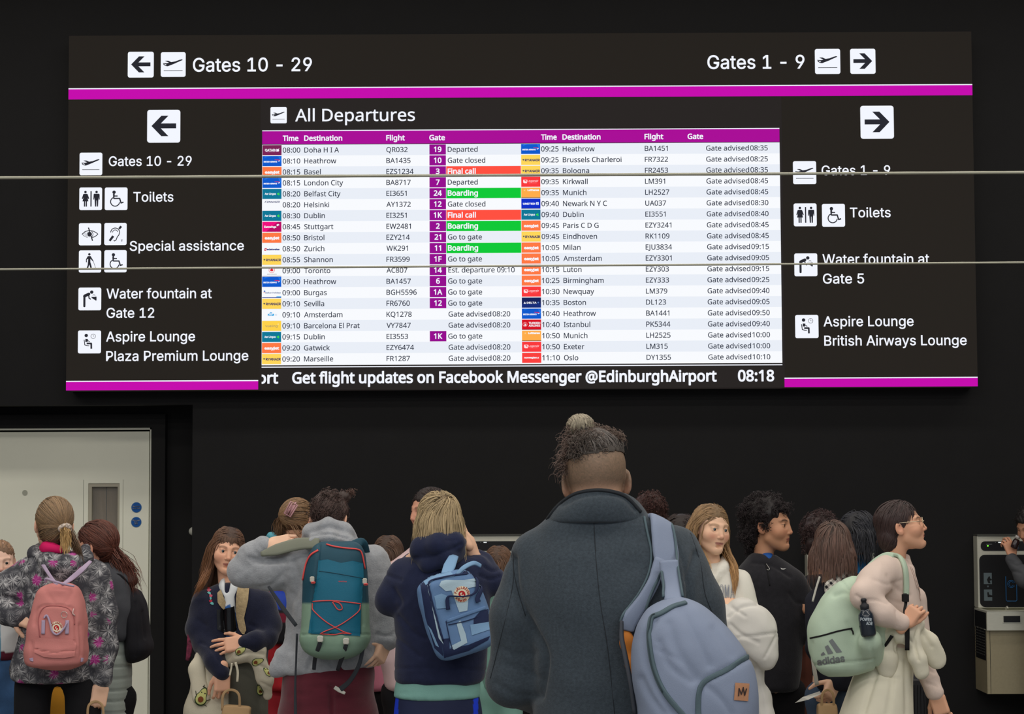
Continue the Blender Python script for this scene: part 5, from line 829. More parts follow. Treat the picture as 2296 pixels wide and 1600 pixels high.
def nets(F, lo, h):
    I = F < 0; c = [I[dx:F.shape[0] - 1 + dx, dy:F.shape[1] - 1 + dy, dz:F.shape[2] - 1 + dz] for dx in (0, 1) for dy in (0, 1) for dz in (0, 1)]
    any_ = np.zeros(c[0].shape, bool); all_ = np.ones(c[0].shape, bool)
    for q in c: any_ |= q; all_ &= q
    ci = np.argwhere(any_ & ~all_); idx = np.full(c[0].shape, -1, np.int32); idx[tuple(ci.T)] = np.arange(len(ci))
    S = np.zeros((len(ci), 3)); C = np.zeros(len(ci))
    co = [(0, 0, 0), (1, 0, 0), (0, 1, 0), (1, 1, 0), (0, 0, 1), (1, 0, 1), (0, 1, 1), (1, 1, 1)]
    val = {o: F[ci[:, 0] + o[0], ci[:, 1] + o[1], ci[:, 2] + o[2]] for o in co}
    for a in co:
        for d in range(3):
            if a[d] == 0:
                b = tuple(a[i] + (1 if i == d else 0) for i in range(3)); va, vb = val[a], val[b]; m = (va < 0) != (vb < 0)
                t = np.where(m, va / np.where(m, va - vb, 1), 0)
                for i in range(3): S[:, i] += np.where(m, a[i] + (t if i == d else 0), 0)
                C += m
    V = lo + h * (ci + S / C[:, None])
    Q = []
    for d in range(3):
        u, v = (d + 1) % 3, (d + 2) % 3
        A = [slice(1, -1)] * 3; A[d] = slice(0, -1); B = [slice(1, -1)] * 3; B[d] = slice(1, None)
        ia, ib = I[tuple(A)], I[tuple(B)]
        e = np.argwhere(ia != ib)
        if not len(e): continue
        fl = ia[tuple(e.T)]
        e = e + 1; e[:, d] -= 1
        def at(du, dv):
            g = e.copy(); g[:, u] -= du; g[:, v] -= dv; return idx[tuple(g.T)]
        q = np.stack([at(1, 1), at(0, 1), at(0, 0), at(1, 0)], 1)
        q[~fl] = q[~fl][:, ::-1]; Q.append(q)
    Q = np.vstack(Q); Q = Q[(Q >= 0).all(1)]
    return V, Q
def normals(V, Q):
    n = np.cross(V[Q[:, 2]] - V[Q[:, 0]], V[Q[:, 3]] - V[Q[:, 1]]); N = np.zeros_like(V)
    for i in range(4): np.add.at(N, Q[:, i], n)
    return N / (np.linalg.norm(N, axis=1)[:, None] + 1e-12)
def smooth(V, Q, it=1):
    for _ in range(it):
        S = np.zeros_like(V); C = np.zeros(len(V))
        for a, b in ((0, 1), (1, 2), (2, 3), (3, 0)):
            np.add.at(S, Q[:, a], V[Q[:, b]]); np.add.at(C, Q[:, a], 1); np.add.at(S, Q[:, b], V[Q[:, a]]); np.add.at(C, Q[:, b], 1)
        V = V * .4 + .6 * S / C[:, None]
    return V
def seg_dist(P2, pts):
    d = np.full(len(P2), 1e9); 
    for a, b in zip(pts[:-1], pts[1:]):
        a = np.asarray(a, float); b = np.asarray(b, float); ab = b - a; t = np.clip(((P2 - a) @ ab) / (ab @ ab + 1e-9), 0, 1)
        d = np.minimum(d, np.linalg.norm(P2 - a - t[:, None] * ab, axis=1))
    return d
def cloth(V, Q, folds=(), creases=(), sm=1):
    """folds: (amplitude m, (fx,fy,fz), seed, sharp); creases: (path in photo pixels, width px, depth m) traced on the side facing the viewer"""
    V = smooth(V, Q, sm) if sm else V
    N = normals(V, Q); D = np.zeros(len(V))
    for amp, fr, seed, sh in folds:
        p = V * np.asarray(fr); w = noise(V * 7.0, seed + 50)[:, None] * 0.8
        n = noise(p + w, seed)
        if sh: n = 1 - 2 * np.abs(n) ** .8
        D += amp * n
    if creases:
        P2 = PX(V); fr = N[:, 1] < 0.25
        for path, w, dep in creases:
            pp = catmull([tuple(q) for q in path], 4) if len(path) > 2 else path
            d = seg_dist(P2, pp); D -= np.where(fr, dep * np.exp(-(d / w) ** 2), 0)
    return V + N * D[:, None]
class Surf:
    """rays from the photo's viewpoint onto finished meshes, to seat seams, zips, prints and straps on them"""
    def __init__(s, *VF):
        V = []; F = []
        for v, f in VF: k = len(V); V += [tuple(x) for x in v]; F += [tuple(int(i) + k for i in q) for q in f]
        s.t = BVHTree.FromPolygons(V, F)
    def at(s, px, py, off=0.0, D=None):
        d = CF * FPX + CR * (px - 1148.0) - CU * (py - 800.0); d = d / np.linalg.norm(d)
        hit, n, i, dist = s.t.ray_cast(Vector(CAM), Vector(d))
        if hit is None:
            hit, n, i, dist = s.t.find_nearest(Vector(P(px, py, D if D else 8.0)))
        n = np.array(n); 
        if n @ d > 0: n = -n
        return np.array(hit) + n * off, n
    def line(s, pts, off=0.0, n=6, D=None):
        pp = catmull(pts, n) if len(pts) > 2 else catmull(pts, 8); A = [s.at(x, y, off, D) for x, y in pp]
        p = np.array([a[0] for a in A]); nn = np.array([a[1] for a in A])
        for _ in range(2):
            p[1:-1] = (p[:-2] + 2 * p[1:-1] + p[2:]) / 4; nn[1:-1] = (nn[:-2] + 2 * nn[1:-1] + nn[2:]) / 4
        return p, nn / np.linalg.norm(nn, axis=1)[:, None]
def zipline(name, S, pts, w_px, D, m, parent, off=.001, th=.004, label=None):
    p, n = S.line(pts, off, 6, D); V, F = ribbon(p, w_px * D / FPX, th, n, 0); return mesh(name, V, F, m, parent, True, label=label)
def cord(name, S, pts, r_px, D, m, parent, off=.002, label=None):
    p, n = S.line(pts, off, 6, D); V, F = tube(p, r_px * D / FPX, 6); return mesh(name, V, F, m, parent, True, label=label)
def decal(name, S, polys, mats, parent, off=.0015, step=7.0, D=None, label=None):
    """flat print laid on a surface; polys: (list of pixel points or (points, triangles), material index)"""
    V = []; F = []; mi = []
    for j, (poly, m_) in enumerate(polys):
        if len(poly) == 2 and len(poly[1]) and len(poly[1][0]) == 3: pts, tr = [tuple(p) for p in poly[0]], [tuple(t) for t in poly[1]]
        else: pts = [tuple(p) for p in poly]; tr = [tuple(t) for t in geometry.tessellate_polygon([[Vector((x, y, 0)) for x, y in pts]])]
        for _ in range(5):
            mx = max(max(math.dist(pts[a], pts[b]), math.dist(pts[b], pts[c]), math.dist(pts[c], pts[a])) for a, b, c in tr) if tr else 0
            if mx < step: break
            new = []; mid = {}
            def M_(a, b):
                k = (min(a, b), max(a, b))
                if k not in mid: mid[k] = len(pts); pts.append(((pts[a][0] + pts[b][0]) / 2, (pts[a][1] + pts[b][1]) / 2))
                return mid[k]
            for a, b, c in tr:
                if max(math.dist(pts[a], pts[b]), math.dist(pts[b], pts[c]), math.dist(pts[c], pts[a])) > step:
                    ab, bc, ca = M_(a, b), M_(b, c), M_(c, a); new += [(a, ab, ca), (ab, b, bc), (ca, bc, c), (ab, bc, ca)]
                else: new.append((a, b, c))
            tr = new
        k = len(V); V += [S.at(x, y, off + m_ * 3e-4 + j * 2e-5, D)[0] for x, y in pts]; F += [tuple(i + k for i in t) for t in tr]; mi += [m_] * len(tr)
    return mesh(name, V, F, mats, parent, True, mi, label=label)
def rot2(pts, cx, cy, deg):
    c, s = math.cos(math.radians(deg)), math.sin(math.radians(deg)); return [(cx + (x - cx) * c - (y - cy) * s, cy + (x - cx) * s + (y - cy) * c) for x, y in pts]
def ptext(s, cx, cy, width, cap, deg=0, font='I', bold=.03):
    """lettering centred on a photo pixel, turned by deg"""
    V, T, a, b = text2d(s, font, cap, bold); q = width / (b - a)
    return rot2([(cx - width / 2 + (x - a) * q, cy + cap / 2 - y) for x, y in V], cx, cy, deg), T

# ---------------------------------------------------------------- heads, hands, hair
SKINS = {}
def skin_mat(rgb):
    k = 'skin_%d_%d_%d' % rgb
    return mat(k, rgb, rough=.55, attr=True, bump=.12, bscale=700, spec=.35, sss=.08)
class Head:
    """a head in its own frame: x right of the person, y out through the face, z up, in centimetres of a 23.5 cm head"""
    def __init__(s, px, py, D, size_px, yaw=0, pitch=0, roll=0, jaw=.86, wide=1.0, neck=4.5):
        s.k = size_px * D / FPX / 23.5; s.o = P(px, py, D); s.R = rotm(yaw, pitch, roll); s.D = D; s.jaw = jaw; s.wide = wide
        s.w = np.array([wide, 1, 1]); s.neck = neck
    def W(s, p):
        return s.o + (np.asarray(p, float).reshape(-1, 3) * s.w * s.k) @ s.R.T
    def P1(s, p): return s.W(p)[0]
    def face(s, h=0.52, nose=.7, lips=1.0, neck_to=None, child=True, ears=True, open_eyes=1.0, brow=1.0):
        f = SDF(h)
        f.ell((0, -1.5, 3.3), (7.5, 9.2, 8.3), 1)
        f.ell((0, 2.2, -1.5), (6.4, 6.9, 8.2), 2.5)
        f.ell((0, 3.4, -5.8), (4.9 * s.jaw, 5.0, 5.2), 2.5)
        f.cone((-4.6 * s.jaw, 1.2, -6.0), (-1.2, 6.6, -9.6), 1.8, 1.9, 2.0).cone((4.6 * s.jaw, 1.2, -6.0), (1.2, 6.6, -9.6), 1.8, 1.9, 2.0)
        f.ell((0, 7.4, -9.7), (2.0, 1.7, 1.7), 1.4)
        for q in (-1, 1):
            f.ell((q * 3.9, 5.6, -3.0), (2.7, 2.6, 2.7), 2.0)
            f.cone((q * .8, 8.3, 1.9), (q * 4.6, 6.9, 2.3), .6, .5, 1.3)
            f.ell((q * 3.15, 9.6, .1), (2.0, 1.9, 1.35), 1.2, sub=True)
            f.ell((q * 3.15, 7.0, -.05), (1.75, 1.75, 1.55), .5)
            f.cone((q * 1.9, 9.3, -.12), (q * 4.5, 8.6, .0), .38 * open_eyes, .24 * open_eyes, .12, sub=True)
            f.cone((q * 3.15, 9.4, -.02), (q * 3.15, 7.9, -.02), .74 * open_eyes, .66 * open_eyes, .25, sub=True)
        f.cone((0, 8.2, 1.2), (0, 9.7 + .5 * nose, -3.0), .75, .95, 1.3).ell((0, 9.7 + .9 * nose, -3.3), (.95, .95, .85), .5)
        for q in (-1, 1): f.ell((q * 1.05, 9.2 + .3 * nose, -3.7), (.75, .9, .6), .35).ell((q * .6, 9.9, -4.35), (.32, .45, .3), .15, sub=True)
        f.cone((0, 8.6, -4.8), (0, 8.7, -5.6), .5, .6, .8)
        f.ell((0, 7.2, -6.5), (3.0, 1.6, 2.0), 1.2)
        for q in (-1, 1):
            f.cone((q * .55, 8.75, -5.95), (q * 2.3, 7.7, -6.35), .42 * lips, .18, .4); f.cone((0, 8.5, -6.95), (q * 1.7, 7.9, -6.75), .52 * lips, .22, .4)
            f.cone((0, 9.35, -6.42), (q * 2.5, 8.3, -6.45), .13, .08, .12, sub=True)
        f.ell((0, 8.9, -8.0), (1.6, .9, .6), .7, sub=True)
        if ears:
            for q in (-1, 1):
                Re = rotm(0, 0, 0); a = math.radians(q * 24); Re = np.array([[math.cos(a), -math.sin(a), 0], [math.sin(a), math.cos(a), 0], [0, 0, 1]])
                f.ell((q * 7.6, -1.3, -.9), (.75, 1.9, 3.0), .5, R=Re); f.ell((q * 7.3, -.7, -2.9), (.6, 1.0, 1.2), .6)
                f.ell((q * 8.3, -1.0, -.5), (.55, 1.1, 1.7), .4, R=Re, sub=True)
        if neck_to is not None:
            n = ((np.asarray(neck_to, float) - s.o) @ s.R) / s.k / s.w
            f.cone((0, -2.6, -5), n, s.neck, s.neck * 1.06, 2.0, sq=(1, .95, 1))
        V, Q = f.mesh()
        s.V, s.Q = V, Q; return s
    def color(s, rgb, lip=(176, 108, 100), cheek=.10, browc=(90, 70, 55), browk=1.0):
        b = np.minimum(np.array(lin(rgb)) * 1.22, .85); V = s.V; c = np.repeat(b[None], len(V), 0)
        def mixc(mask, col): return c * (1 - mask[:, None]) + np.array(lin(col))[None] * mask[:, None]
        x, y, z = V[:, 0], V[:, 1], V[:, 2]; ax = np.abs(x)
        red = np.exp(-(((ax - 4.2) / 2.2) ** 2 + ((z + 3.4) / 2.0) ** 2)) * (y > 3) * cheek * 2 + np.exp(-(x / 1.3) ** 2 - ((z + 3.4) / 1.2) ** 2) * (y > 8) * cheek * 1.6 + np.exp(-((ax - 8) / 1.0) ** 2 - ((z + 1) / 3) ** 2) * .25
        c = mixc(np.clip(red, 0, .6), (214, 110, 92))
        zl = -6.42 + .03 * ax; up = np.clip(1 - np.abs(z - (zl + .32 - .1 * ax)) / .42, 0, 1); lo = np.clip(1 - np.abs(z - (zl - .42 + .12 * ax)) / .55, 0, 1)
        lm = np.clip(2.2 * np.maximum(up, lo), 0, 1) * np.clip((2.35 - ax) * 3, 0, 1) * (y > 6.9); c = mixc(lm * .85, lip)
        c = mixc(np.exp(-((z - zl) / .13) ** 2) * (ax < 2.5) * (y > 6.9) * .7, (90, 40, 38))
        bm = np.exp(-((z - (2.5 - .13 * (ax - 3.4) ** 2)) / .42) ** 2) * np.clip((ax - 1.1) * 2, 0, 1) * np.clip((5.6 - ax) * 1.2, 0, 1) * (y > 5); c = mixc(np.clip(bm * .85 * browk, 0, 1), browc)
        em = np.exp(-((z - .52) / .20) ** 2) * np.clip((2.0 - np.abs(ax - 3.2)) * 2, 0, 1) * (y > 6.5); c = mixc(em * .8 * min(browk, 1), (50, 35, 30))
        c = mixc(np.exp(-((z + .9) / .5) ** 2 - ((ax - 3.1) / 1.4) ** 2) * (y > 6) * .18, (150, 95, 85))
        s.col = c; return s
    def eyes(s, parent, iris=(90, 80, 60), look=(0, 0)):
        mw = mat('eye_white', (205, 200, 195), rough=.25); mi_ = mat('iris_%d_%d_%d' % iris, iris, rough=.2); mp = mat('pupil', (14, 12, 12), rough=.15)
        for q in (-1, 1):
            c = np.array([q * 3.15, 7.05, -.05]); d = np.array([look[0], 1, look[1]]); d = d / np.linalg.norm(d)
            V = []; F = []; mi = []; n = 14; m = 12
            a1 = np.cross(d, (0, 0, 1)); a1 /= np.linalg.norm(a1); a2 = np.cross(d, a1)
            for i in range(m + 1):
                t = math.pi * (i / m) ** 1.25
                for j in range(n):
                    p = 2 * math.pi * j / n; V.append(c + 1.5 * (math.cos(t) * d + math.sin(t) * (math.cos(p) * a1 + math.sin(p) * a2)))
            for i in range(m):
                for j in range(n):
                    F.append((i * n + j, i * n + (j + 1) % n, (i + 1) * n + (j + 1) % n, (i + 1) * n + j)); mi.append(2 if i < 2 else (1 if i < 4 else 0))
            mesh('eye', s.W(V), F, [mw, mi_, mp], parent, True, mi)
def hand(wrist, dirn, back, scale=1.0, curl=(30, 35, 40, 45), spread=5, thumb=(40, 20), left=False, h=0.32):
    """five fingered hand in centimetres: x to the thumb side, y along the fingers, z out of the back of the hand"""
    f = SDF(h)
    f.cone((0, -3.5, 0), (0, .3, 0), 2.1, 2.3, 1, sq=(1.15, 1, .8))
    f.box((0, 4.0, 0), (3.5, 4.2, 1.25), 1.1, 1.2); f.ell((2.2, 2.6, -.8), (1.6, 2.8, 1.3), 1)
    for i, (x, L, r) in enumerate(((2.8, 7.0, .84), (.98, 7.8, .86), (-.85, 7.2, .82), (-2.55, 5.7, .72))):
        a = math.radians(curl[i] * .75); p = np.array([x, 7.7 - .25 * abs(x - .9), 0.0]); sp = math.radians(spread * (1.5 - i))
        f.cone((x * .8, 3.8, 0), p, .9, r + .06, .5)
        for j, fr in enumerate((.46, .30, .24)):
            d = np.array([math.sin(sp) * math.cos(a), math.cos(sp) * math.cos(a), -math.sin(a)]); q = p + d * L * fr
            f.cone(p, q, r * (1 - .08 * j), r * (.93 - .1 * j), .12); p = q; a += math.radians(curl[i] * (1.25 if j == 0 else .8))
    p = np.array([2.9, 1.6, -.6]); a, b = math.radians(thumb[0]), math.radians(thumb[1])
    for j, (L, r0, r1) in enumerate(((3.6, 1.15, .98), (3.0, .95, .88), (2.5, .86, .66))):
        d = np.array([math.sin(a) * math.cos(b), math.cos(a), -math.sin(b) * math.sin(a) - .25]); d /= np.linalg.norm(d); q = p + d * L; f.cone(p, q, r0, r1, .35); p = q; a -= math.radians(14); b += math.radians(12)
    V, Q = f.mesh(); V = smooth(V, Q, 1)
    y = np.asarray(dirn, float); y = y / np.linalg.norm(y); z = np.asarray(back, float); z = z - y * (z @ y); z /= np.linalg.norm(z); x = np.cross(y, z)
    if left: x = -x; Q = Q[:, ::-1]
    k = 0.0098 * scale
    return np.asarray(wrist) + k * (V[:, :1] * x + V[:, 1:2] * y + V[:, 2:] * z), Q
def join(parts):
    V = []; F = []; n = 0
    for v, f in parts: V.append(v); F.append(f + n); n += len(v)
    return np.vstack(V), np.vstack(F)

def strands(H, roots, flow, steps=11, ds=1.4, shells=(), w=.42, seed=1, lift=(.0, .45), jit=.12, taper=True, lenv=.25, colr=(120, 90, 60), var=.3, tip=None, flat=1.0, stick=True):
    """locks of hair in head space: grown from roots along flow(p, t, i) and kept outside the shell ellipsoids; returns world verts, quads, colours"""
    rng = np.random.RandomState(seed); p = np.array(roots, float); p = np.vstack([p, p + rng.normal(0, .3, p.shape)]); w = w * .66; N = len(p); pts = [p.copy()]
    lf = rng.uniform(lift[0], lift[1], N); jv = rng.normal(0, 1, (N, 3)) * jit; ln = 1 - rng.uniform(0, lenv, N)
    for t in range(steps):
        d = flow(p, t / steps, rng); d = d / (np.linalg.norm(d, axis=1)[:, None] + 1e-9)
        jv = jv * .85 + rng.normal(0, 1, (N, 3)) * jit * .35
        p = p + (d + jv) * ds * ln[:, None]
        for si, (c, r) in enumerate(shells):
            c = np.array(c); r = np.array(r); q = (p - c) / r; L = np.linalg.norm(q, axis=1)
            tgt = 1 + lf / r.mean()
            k = np.where((L < tgt) | ((si == 0) & (p[:, 2] > c[2] - .5) & stick), tgt / (L + 1e-9), 1.0); p = c + q * k[:, None] * r
        pts.append(p.copy())
    A = np.array(pts).transpose(1, 0, 2)
    if A.shape[1] > 7: A = A[:, np.unique(np.round(np.linspace(0, A.shape[1] - 1, 7)).astype(int))]
    T = np.gradient(A, axis=1); T /= np.linalg.norm(T, axis=2)[..., None] + 1e-9
    C0 = np.array(shells[0][0]) if shells else np.zeros(3)
    out = A - C0; out = out / (np.linalg.norm(out, axis=2)[..., None] + 1e-9)
    S = np.cross(T, out); S /= np.linalg.norm(S, axis=2)[..., None] + 1e-9; O = np.cross(S, T)
    K = A.shape[1]; tt = np.linspace(0, 1, K); ww = w * rng.uniform(.6, 1.35, N)[:, None] * ((1 - tt ** 3 * .9) * (.65 + .35 * np.minimum(1, tt * 5)))[None] if taper else w * np.ones((N, K))
    e = ww[..., None] * .5
    ring = np.stack([A - S * e - O * e * .25 * flat, A + O * e * .55 * flat, A + S * e - O * e * .25 * flat], 2)   # N,K,3,3
    V = ring.reshape(-1, 3); base = (np.arange(N) * K * 3)[:, None, None] + (np.arange(K - 1) * 3)[None, :, None] + np.array([0, 1])[None, None]
    F = np.stack([base, base + 1, base + 4, base + 3], -1).reshape(-1, 4)
    b = np.array(lin(colr)); b2 = np.array(lin(tip)) if tip else b
    m = rng.uniform(1 - var, 1 + var, N)[:, None, None] * (1 + rng.normal(0, .04, (N, K)))[..., None]
    col = (b[None, None] * (1 - tt[None, :, None]) + b2[None, None] * tt[None, :, None]) * m
    col = np.repeat(col[:, :, None], 3, 2).reshape(-1, 3)
    return H.W(V), F, np.clip(col, 0, 1)
def coils(H, centers, n_each, colr, seed=2, R=(.5, .9), L=(2.5, 4.5), w=.3, var=.35, spread=1.0, turns=(1.0, 1.8), ns=8):
    """loose curls standing off the points given (point, outward normal)"""
    rng = np.random.RandomState(seed); c = np.repeat(np.array([q[0] for q in centers], float), n_each, 0); n = np.repeat(np.array([q[1] for q in centers], float), n_each, 0)
    N = len(c); c = c + rng.normal(0, spread * .5, (N, 3)); n = n + rng.normal(0, .45, (N, 3)); n /= np.linalg.norm(n, axis=1)[:, None]
    a = np.cross(n, rng.normal(0, 1, (N, 3))); a /= np.linalg.norm(a, axis=1)[:, None]; b = np.cross(n, a)
    r = rng.uniform(*R, N); ln = rng.uniform(*L, N); tn = rng.uniform(*turns, N); g = rng.uniform(.2, 1.4, N)
    t = np.linspace(0, 1, ns)
    ang = 2 * math.pi * tn[:, None] * t[None] + rng.uniform(0, 6.28, N)[:, None]
    A = c[:, None] + n[:, None] * (ln[:, None] * t[None] * (1 - .35 * t[None]))[..., None] + (r[:, None] * np.minimum(1, t * 2)[None])[..., None] * (np.cos(ang)[..., None] * a[:, None] + np.sin(ang)[..., None] * b[:, None])
    A[..., 2] -= (g[:, None] * t[None] ** 2)
    T = np.gradient(A, axis=1); T /= np.linalg.norm(T, axis=2)[..., None] + 1e-9
    S = np.cross(T, n[:, None]); S /= np.linalg.norm(S, axis=2)[..., None] + 1e-9; O = np.cross(S, T)
    e = (w * (1 - .6 * t ** 2))[None, :, None] * .5 * rng.uniform(.6, 1.3, N)[:, None, None]
    ring = np.stack([A - S * e - O * e * .4, A + O * e * .6, A + S * e - O * e * .4], 2); K = ns
    V = ring.reshape(-1, 3); base = (np.arange(N) * K * 3)[:, None, None] + (np.arange(K - 1) * 3)[None, :, None] + np.array([0, 1, 2])[None, None]
    nx = np.array([1, 2, 0])[None, None]; b0 = (np.arange(N) * K * 3)[:, None, None] + (np.arange(K - 1) * 3)[None, :, None]
    F = np.stack([base + 0 * nx, b0 + nx, b0 + nx + 3, base + 3], -1).reshape(-1, 4)
    col = np.array(lin(colr))[None] * rng.uniform(1 - var, 1 + var, N)[:, None]
    return H.W(V), F, np.clip(np.repeat(col, K * 3, 0), 0, 1)
def hair_mat(): return mat('hair', (90, 70, 55), rough=.55, attr=True, spec=.45, bump=.15, bscale=900, stretch=(1, 1, .2))
def scalp_roots(N, seed, test, c=(0, -1.4, 3.1), r=(7.6, 9.3, 8.6)):
    rng = np.random.RandomState(seed); u = rng.normal(0, 1, (N * 6, 3)); u /= np.linalg.norm(u, axis=1)[:, None]; p = np.array(c) + u * np.array(r)
    p = p[test(p[:, 0], p[:, 1], p[:, 2])]; return p[:N]
SCALP = ((0, -1.4, 3.1), (7.9, 9.7, 8.9))
def hair_region(x, y, z): return ((z > 5.8 - .1 * np.abs(x)) & (y < 7.6)) | ((y < 3.2 - np.abs(x) * .12) & (z > 1.0)) | ((y < -1.5) & (z > -5.5)) 
def add_hair(name, parts, parent, label=None):
    """parts: list of (verts, quads, colours)"""
    V = np.vstack([p[0] for p in parts]); n = 0; F = []
    for v, f, c in parts: F.append(f + n); n += len(v)
    return mesh(name, V, np.vstack(F), hair_mat(), parent, True, None, np.vstack([p[2] for p in parts]), label)
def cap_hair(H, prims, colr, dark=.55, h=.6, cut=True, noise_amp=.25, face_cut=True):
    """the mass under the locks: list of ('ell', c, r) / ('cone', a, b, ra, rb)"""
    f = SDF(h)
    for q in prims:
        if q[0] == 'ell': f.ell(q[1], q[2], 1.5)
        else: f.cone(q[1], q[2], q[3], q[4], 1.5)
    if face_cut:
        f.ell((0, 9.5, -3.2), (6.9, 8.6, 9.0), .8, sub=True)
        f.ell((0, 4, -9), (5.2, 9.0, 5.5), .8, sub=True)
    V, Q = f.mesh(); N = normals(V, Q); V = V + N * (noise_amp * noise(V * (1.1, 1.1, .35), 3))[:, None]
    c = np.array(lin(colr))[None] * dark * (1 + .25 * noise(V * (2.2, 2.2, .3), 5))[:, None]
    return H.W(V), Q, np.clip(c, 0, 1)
def ball_normals(c, r, n, seed, test=None):
    rng = np.random.RandomState(seed); u = rng.normal(0, 1, (n, 3)); u /= np.linalg.norm(u, axis=1)[:, None]; p = np.array(c) + u * np.array(r)
    k = np.ones(n, bool) if test is None else test(p[:, 0], p[:, 1], p[:, 2]); return [(a, b) for a, b in zip(p[k], u[k])]

# ---------------------------------------------------------------- people
class Per:
    def __init__(s, D): s.D = D; s.s = FPX / D
    def p(s, px, py, dz=0.0): return P(px, py, s.D + dz)
    def m(s, px): return px / s.s
    def lo(s, f, secs, dz=0.0, k=.02, n=2.3, cap=.02, sub=False):
        z0 = s.p(secs[0][1], secs[0][0], dz)[2]; x0 = 0.0
        out = []
        for py, xl, xr, yc, hy in secs:
            a, b = s.p(xl, py, dz), s.p(xr, py, dz); out.append(((a[2] + b[2]) / 2 - z0, a[0], b[0], yc + dz, hy))
        return f.loft(out, k, n, (0, s.D, z0), 0, cap, sub)
    def tl(s, f, cx, cy, ang, secs, dz=0.0, k=.02, n=3.0, cap=.02, sub=False):
        O = s.p(cx, cy, dz); q = 1 / (FPX / (s.D + dz))
        return f.loft([(v * q, a * q, b * q, yc, hy) for v, a, b, yc, hy in secs], k, n, O, math.radians(ang), cap, sub)
    def c(s, f, pts, rad, k=.02, sq=(1, 1, 1), sub=False):
        """limb: pts (px, py, dz), radii in px"""
        rad = [rad] * len(pts) if np.isscalar(rad) else rad
        return f.path([s.p(*q) for q in pts], [s.m(r) for r in rad], k, sq, sub)
    def path(s, pts): return np.array([s.p(*q) for q in pts])
def gar(name, f, m, parent, folds=(), creases=(), sm=1, col=None, label=None):
    V, Q = f.mesh(); V = cloth(V, Q, folds, creases, sm)
    if callable(col): col = col(V)
    return mesh(name, V, Q, m, parent, True, None, col, label), (V, Q)
def body(name, head, parts, label, base, skin=(214, 170, 146), parent=None, limbs=(), h=.022, cat='person'):
    """the continuous body under the clothes, with the head and hands, as one mesh; parts: finished (V, Q) pieces such as hands"""
    al = []; cols = []
    b = np.minimum(np.array(lin(skin)) * 1.22, .85)
    if head is not None: al.append((head.W(head.V), head.Q)); cols.append(head.col)
    for v, q in parts: al.append((v, q)); cols.append(np.repeat(b[None], len(v), 0))
    f = SDF(h)
    for pts, rr in limbs: f.path(pts, rr, .03)
    v, q = f.mesh(); al.append((v, q)); cols.append(np.repeat(b[None], len(v), 0))
    V, Q = join(al)
    o = bpy.data.objects.new(name, None)
    COL.objects.link(o); o.location = tuple(base); tag(o, label, cat)
    mesh('body', V, Q, skin_mat(skin), o, True, None, np.vstack(cols))
    return o
def stand(per, px, py_hip, w_px=46, r=.075, dz=0.0, face=0):
    """skeleton of the lower body from a hip pixel: returns hip and foot points left and right"""
    h0 = per.p(px, py_hip, dz); out = []
    for q in (-1, 1):
        hip = h0 + np.array([q * per.m(w_px) * .5, 0, 0]); foot = np.array([hip[0] * 1.0 + q * .02, hip[1] - .02 * q, .09]); knee = (hip * .5 + foot * .5) + np.array([0, .02 * (1 if face else -1), .0]); out.append((hip, knee, foot))
    return out
def trousers(name, legs, m, parent, r0=.062, r1=.052, top=None, h=.014, folds=((.004, (14, 14, 5), 3, False),), flare=1.0):
    f = SDF(.02)
    for hip, knee, foot in legs: f.path([hip, knee, foot + np.array([0, 0, .03])], [r0, (r0 + r1) / 2, r1 * flare], .03)
    if top: f.cone(top[0], top[1], top[2], top[3], .05, sq=(1, .75, 1))
    else:
        a = legs[0][0]; b = legs[1][0]; f.cone(a + np.array([0, 0, .02]), b + np.array([0, 0, .02]), r0 * 1.05, r0 * 1.05, .05)
    return gar(name, f, m, parent, folds)
def shoes(legs, m, parent, yaw=180):
    d = np.array([math.sin(math.radians(yaw)), -math.cos(math.radians(yaw)), 0])
    for hip, knee, foot in legs:
        f = SDF(.014); a = np.array([foot[0], foot[1], .045]); f.cone(a - d * .03, a + d * .13, .043, .036, .02).cone(a - d * .02, a - d * .02 + np.array([0, 0, .05]), .042, .045, .02).cut((0, 0, .0), (0, 0, -1)); gar('shoe', f, m, parent)
def base_of(legs): return np.array([(legs[0][2][0] + legs[1][2][0]) / 2, (legs[0][2][1] + legs[1][2][1]) / 2, 0.0])

# ================= the man with the top knot, from behind
D = 4.85; K = Per(D)
m_coat = mat('charcoal_wool', (60, 69, 77), rough=.95, bump=.5, bscale=420, mottle=.22, mscale=160, sheen=.15, spec=.15)
m_coatd = mat('charcoal_wool_edge', (40, 44, 49), rough=.95, bump=.3, bscale=400)
legs = stand(K, 1375, 1800, 150, dz=0)
H = Head(1336, 1077, D, 218, yaw=180, pitch=9, roll=-3, wide=.98, neck=5.2, jaw=1.0)
H.face(h=.34, neck_to=K.p(1345, 1170, .02))
H.color((208, 164, 138), browk=.8)
x, y, z = H.V.T
st = np.clip((z + 6.0) / 5, 0, 1) * np.clip((1.5 - y + np.abs(x) * .1) / 2, 0, 1); st = st * (.88 + .12 * noise(H.V * 4.5, 4)); H.col = H.col * (1 - st[:, None] * .95) + np.array(lin((104, 92, 76)))[None] * st[:, None] * .95
H.col *= (1 + .06 * noise(H.V * 6, 9))[:, None]
hl, hr = hand(K.p(1200, 1560, .25), (.6, .4, .1), (0, -.3, 1), 1.0, left=True), hand(K.p(1560, 1560, .28), (-.5, .4, .1), (0, -.3, 1), 1.0)
sh = K.p(1350, 1190, .02)
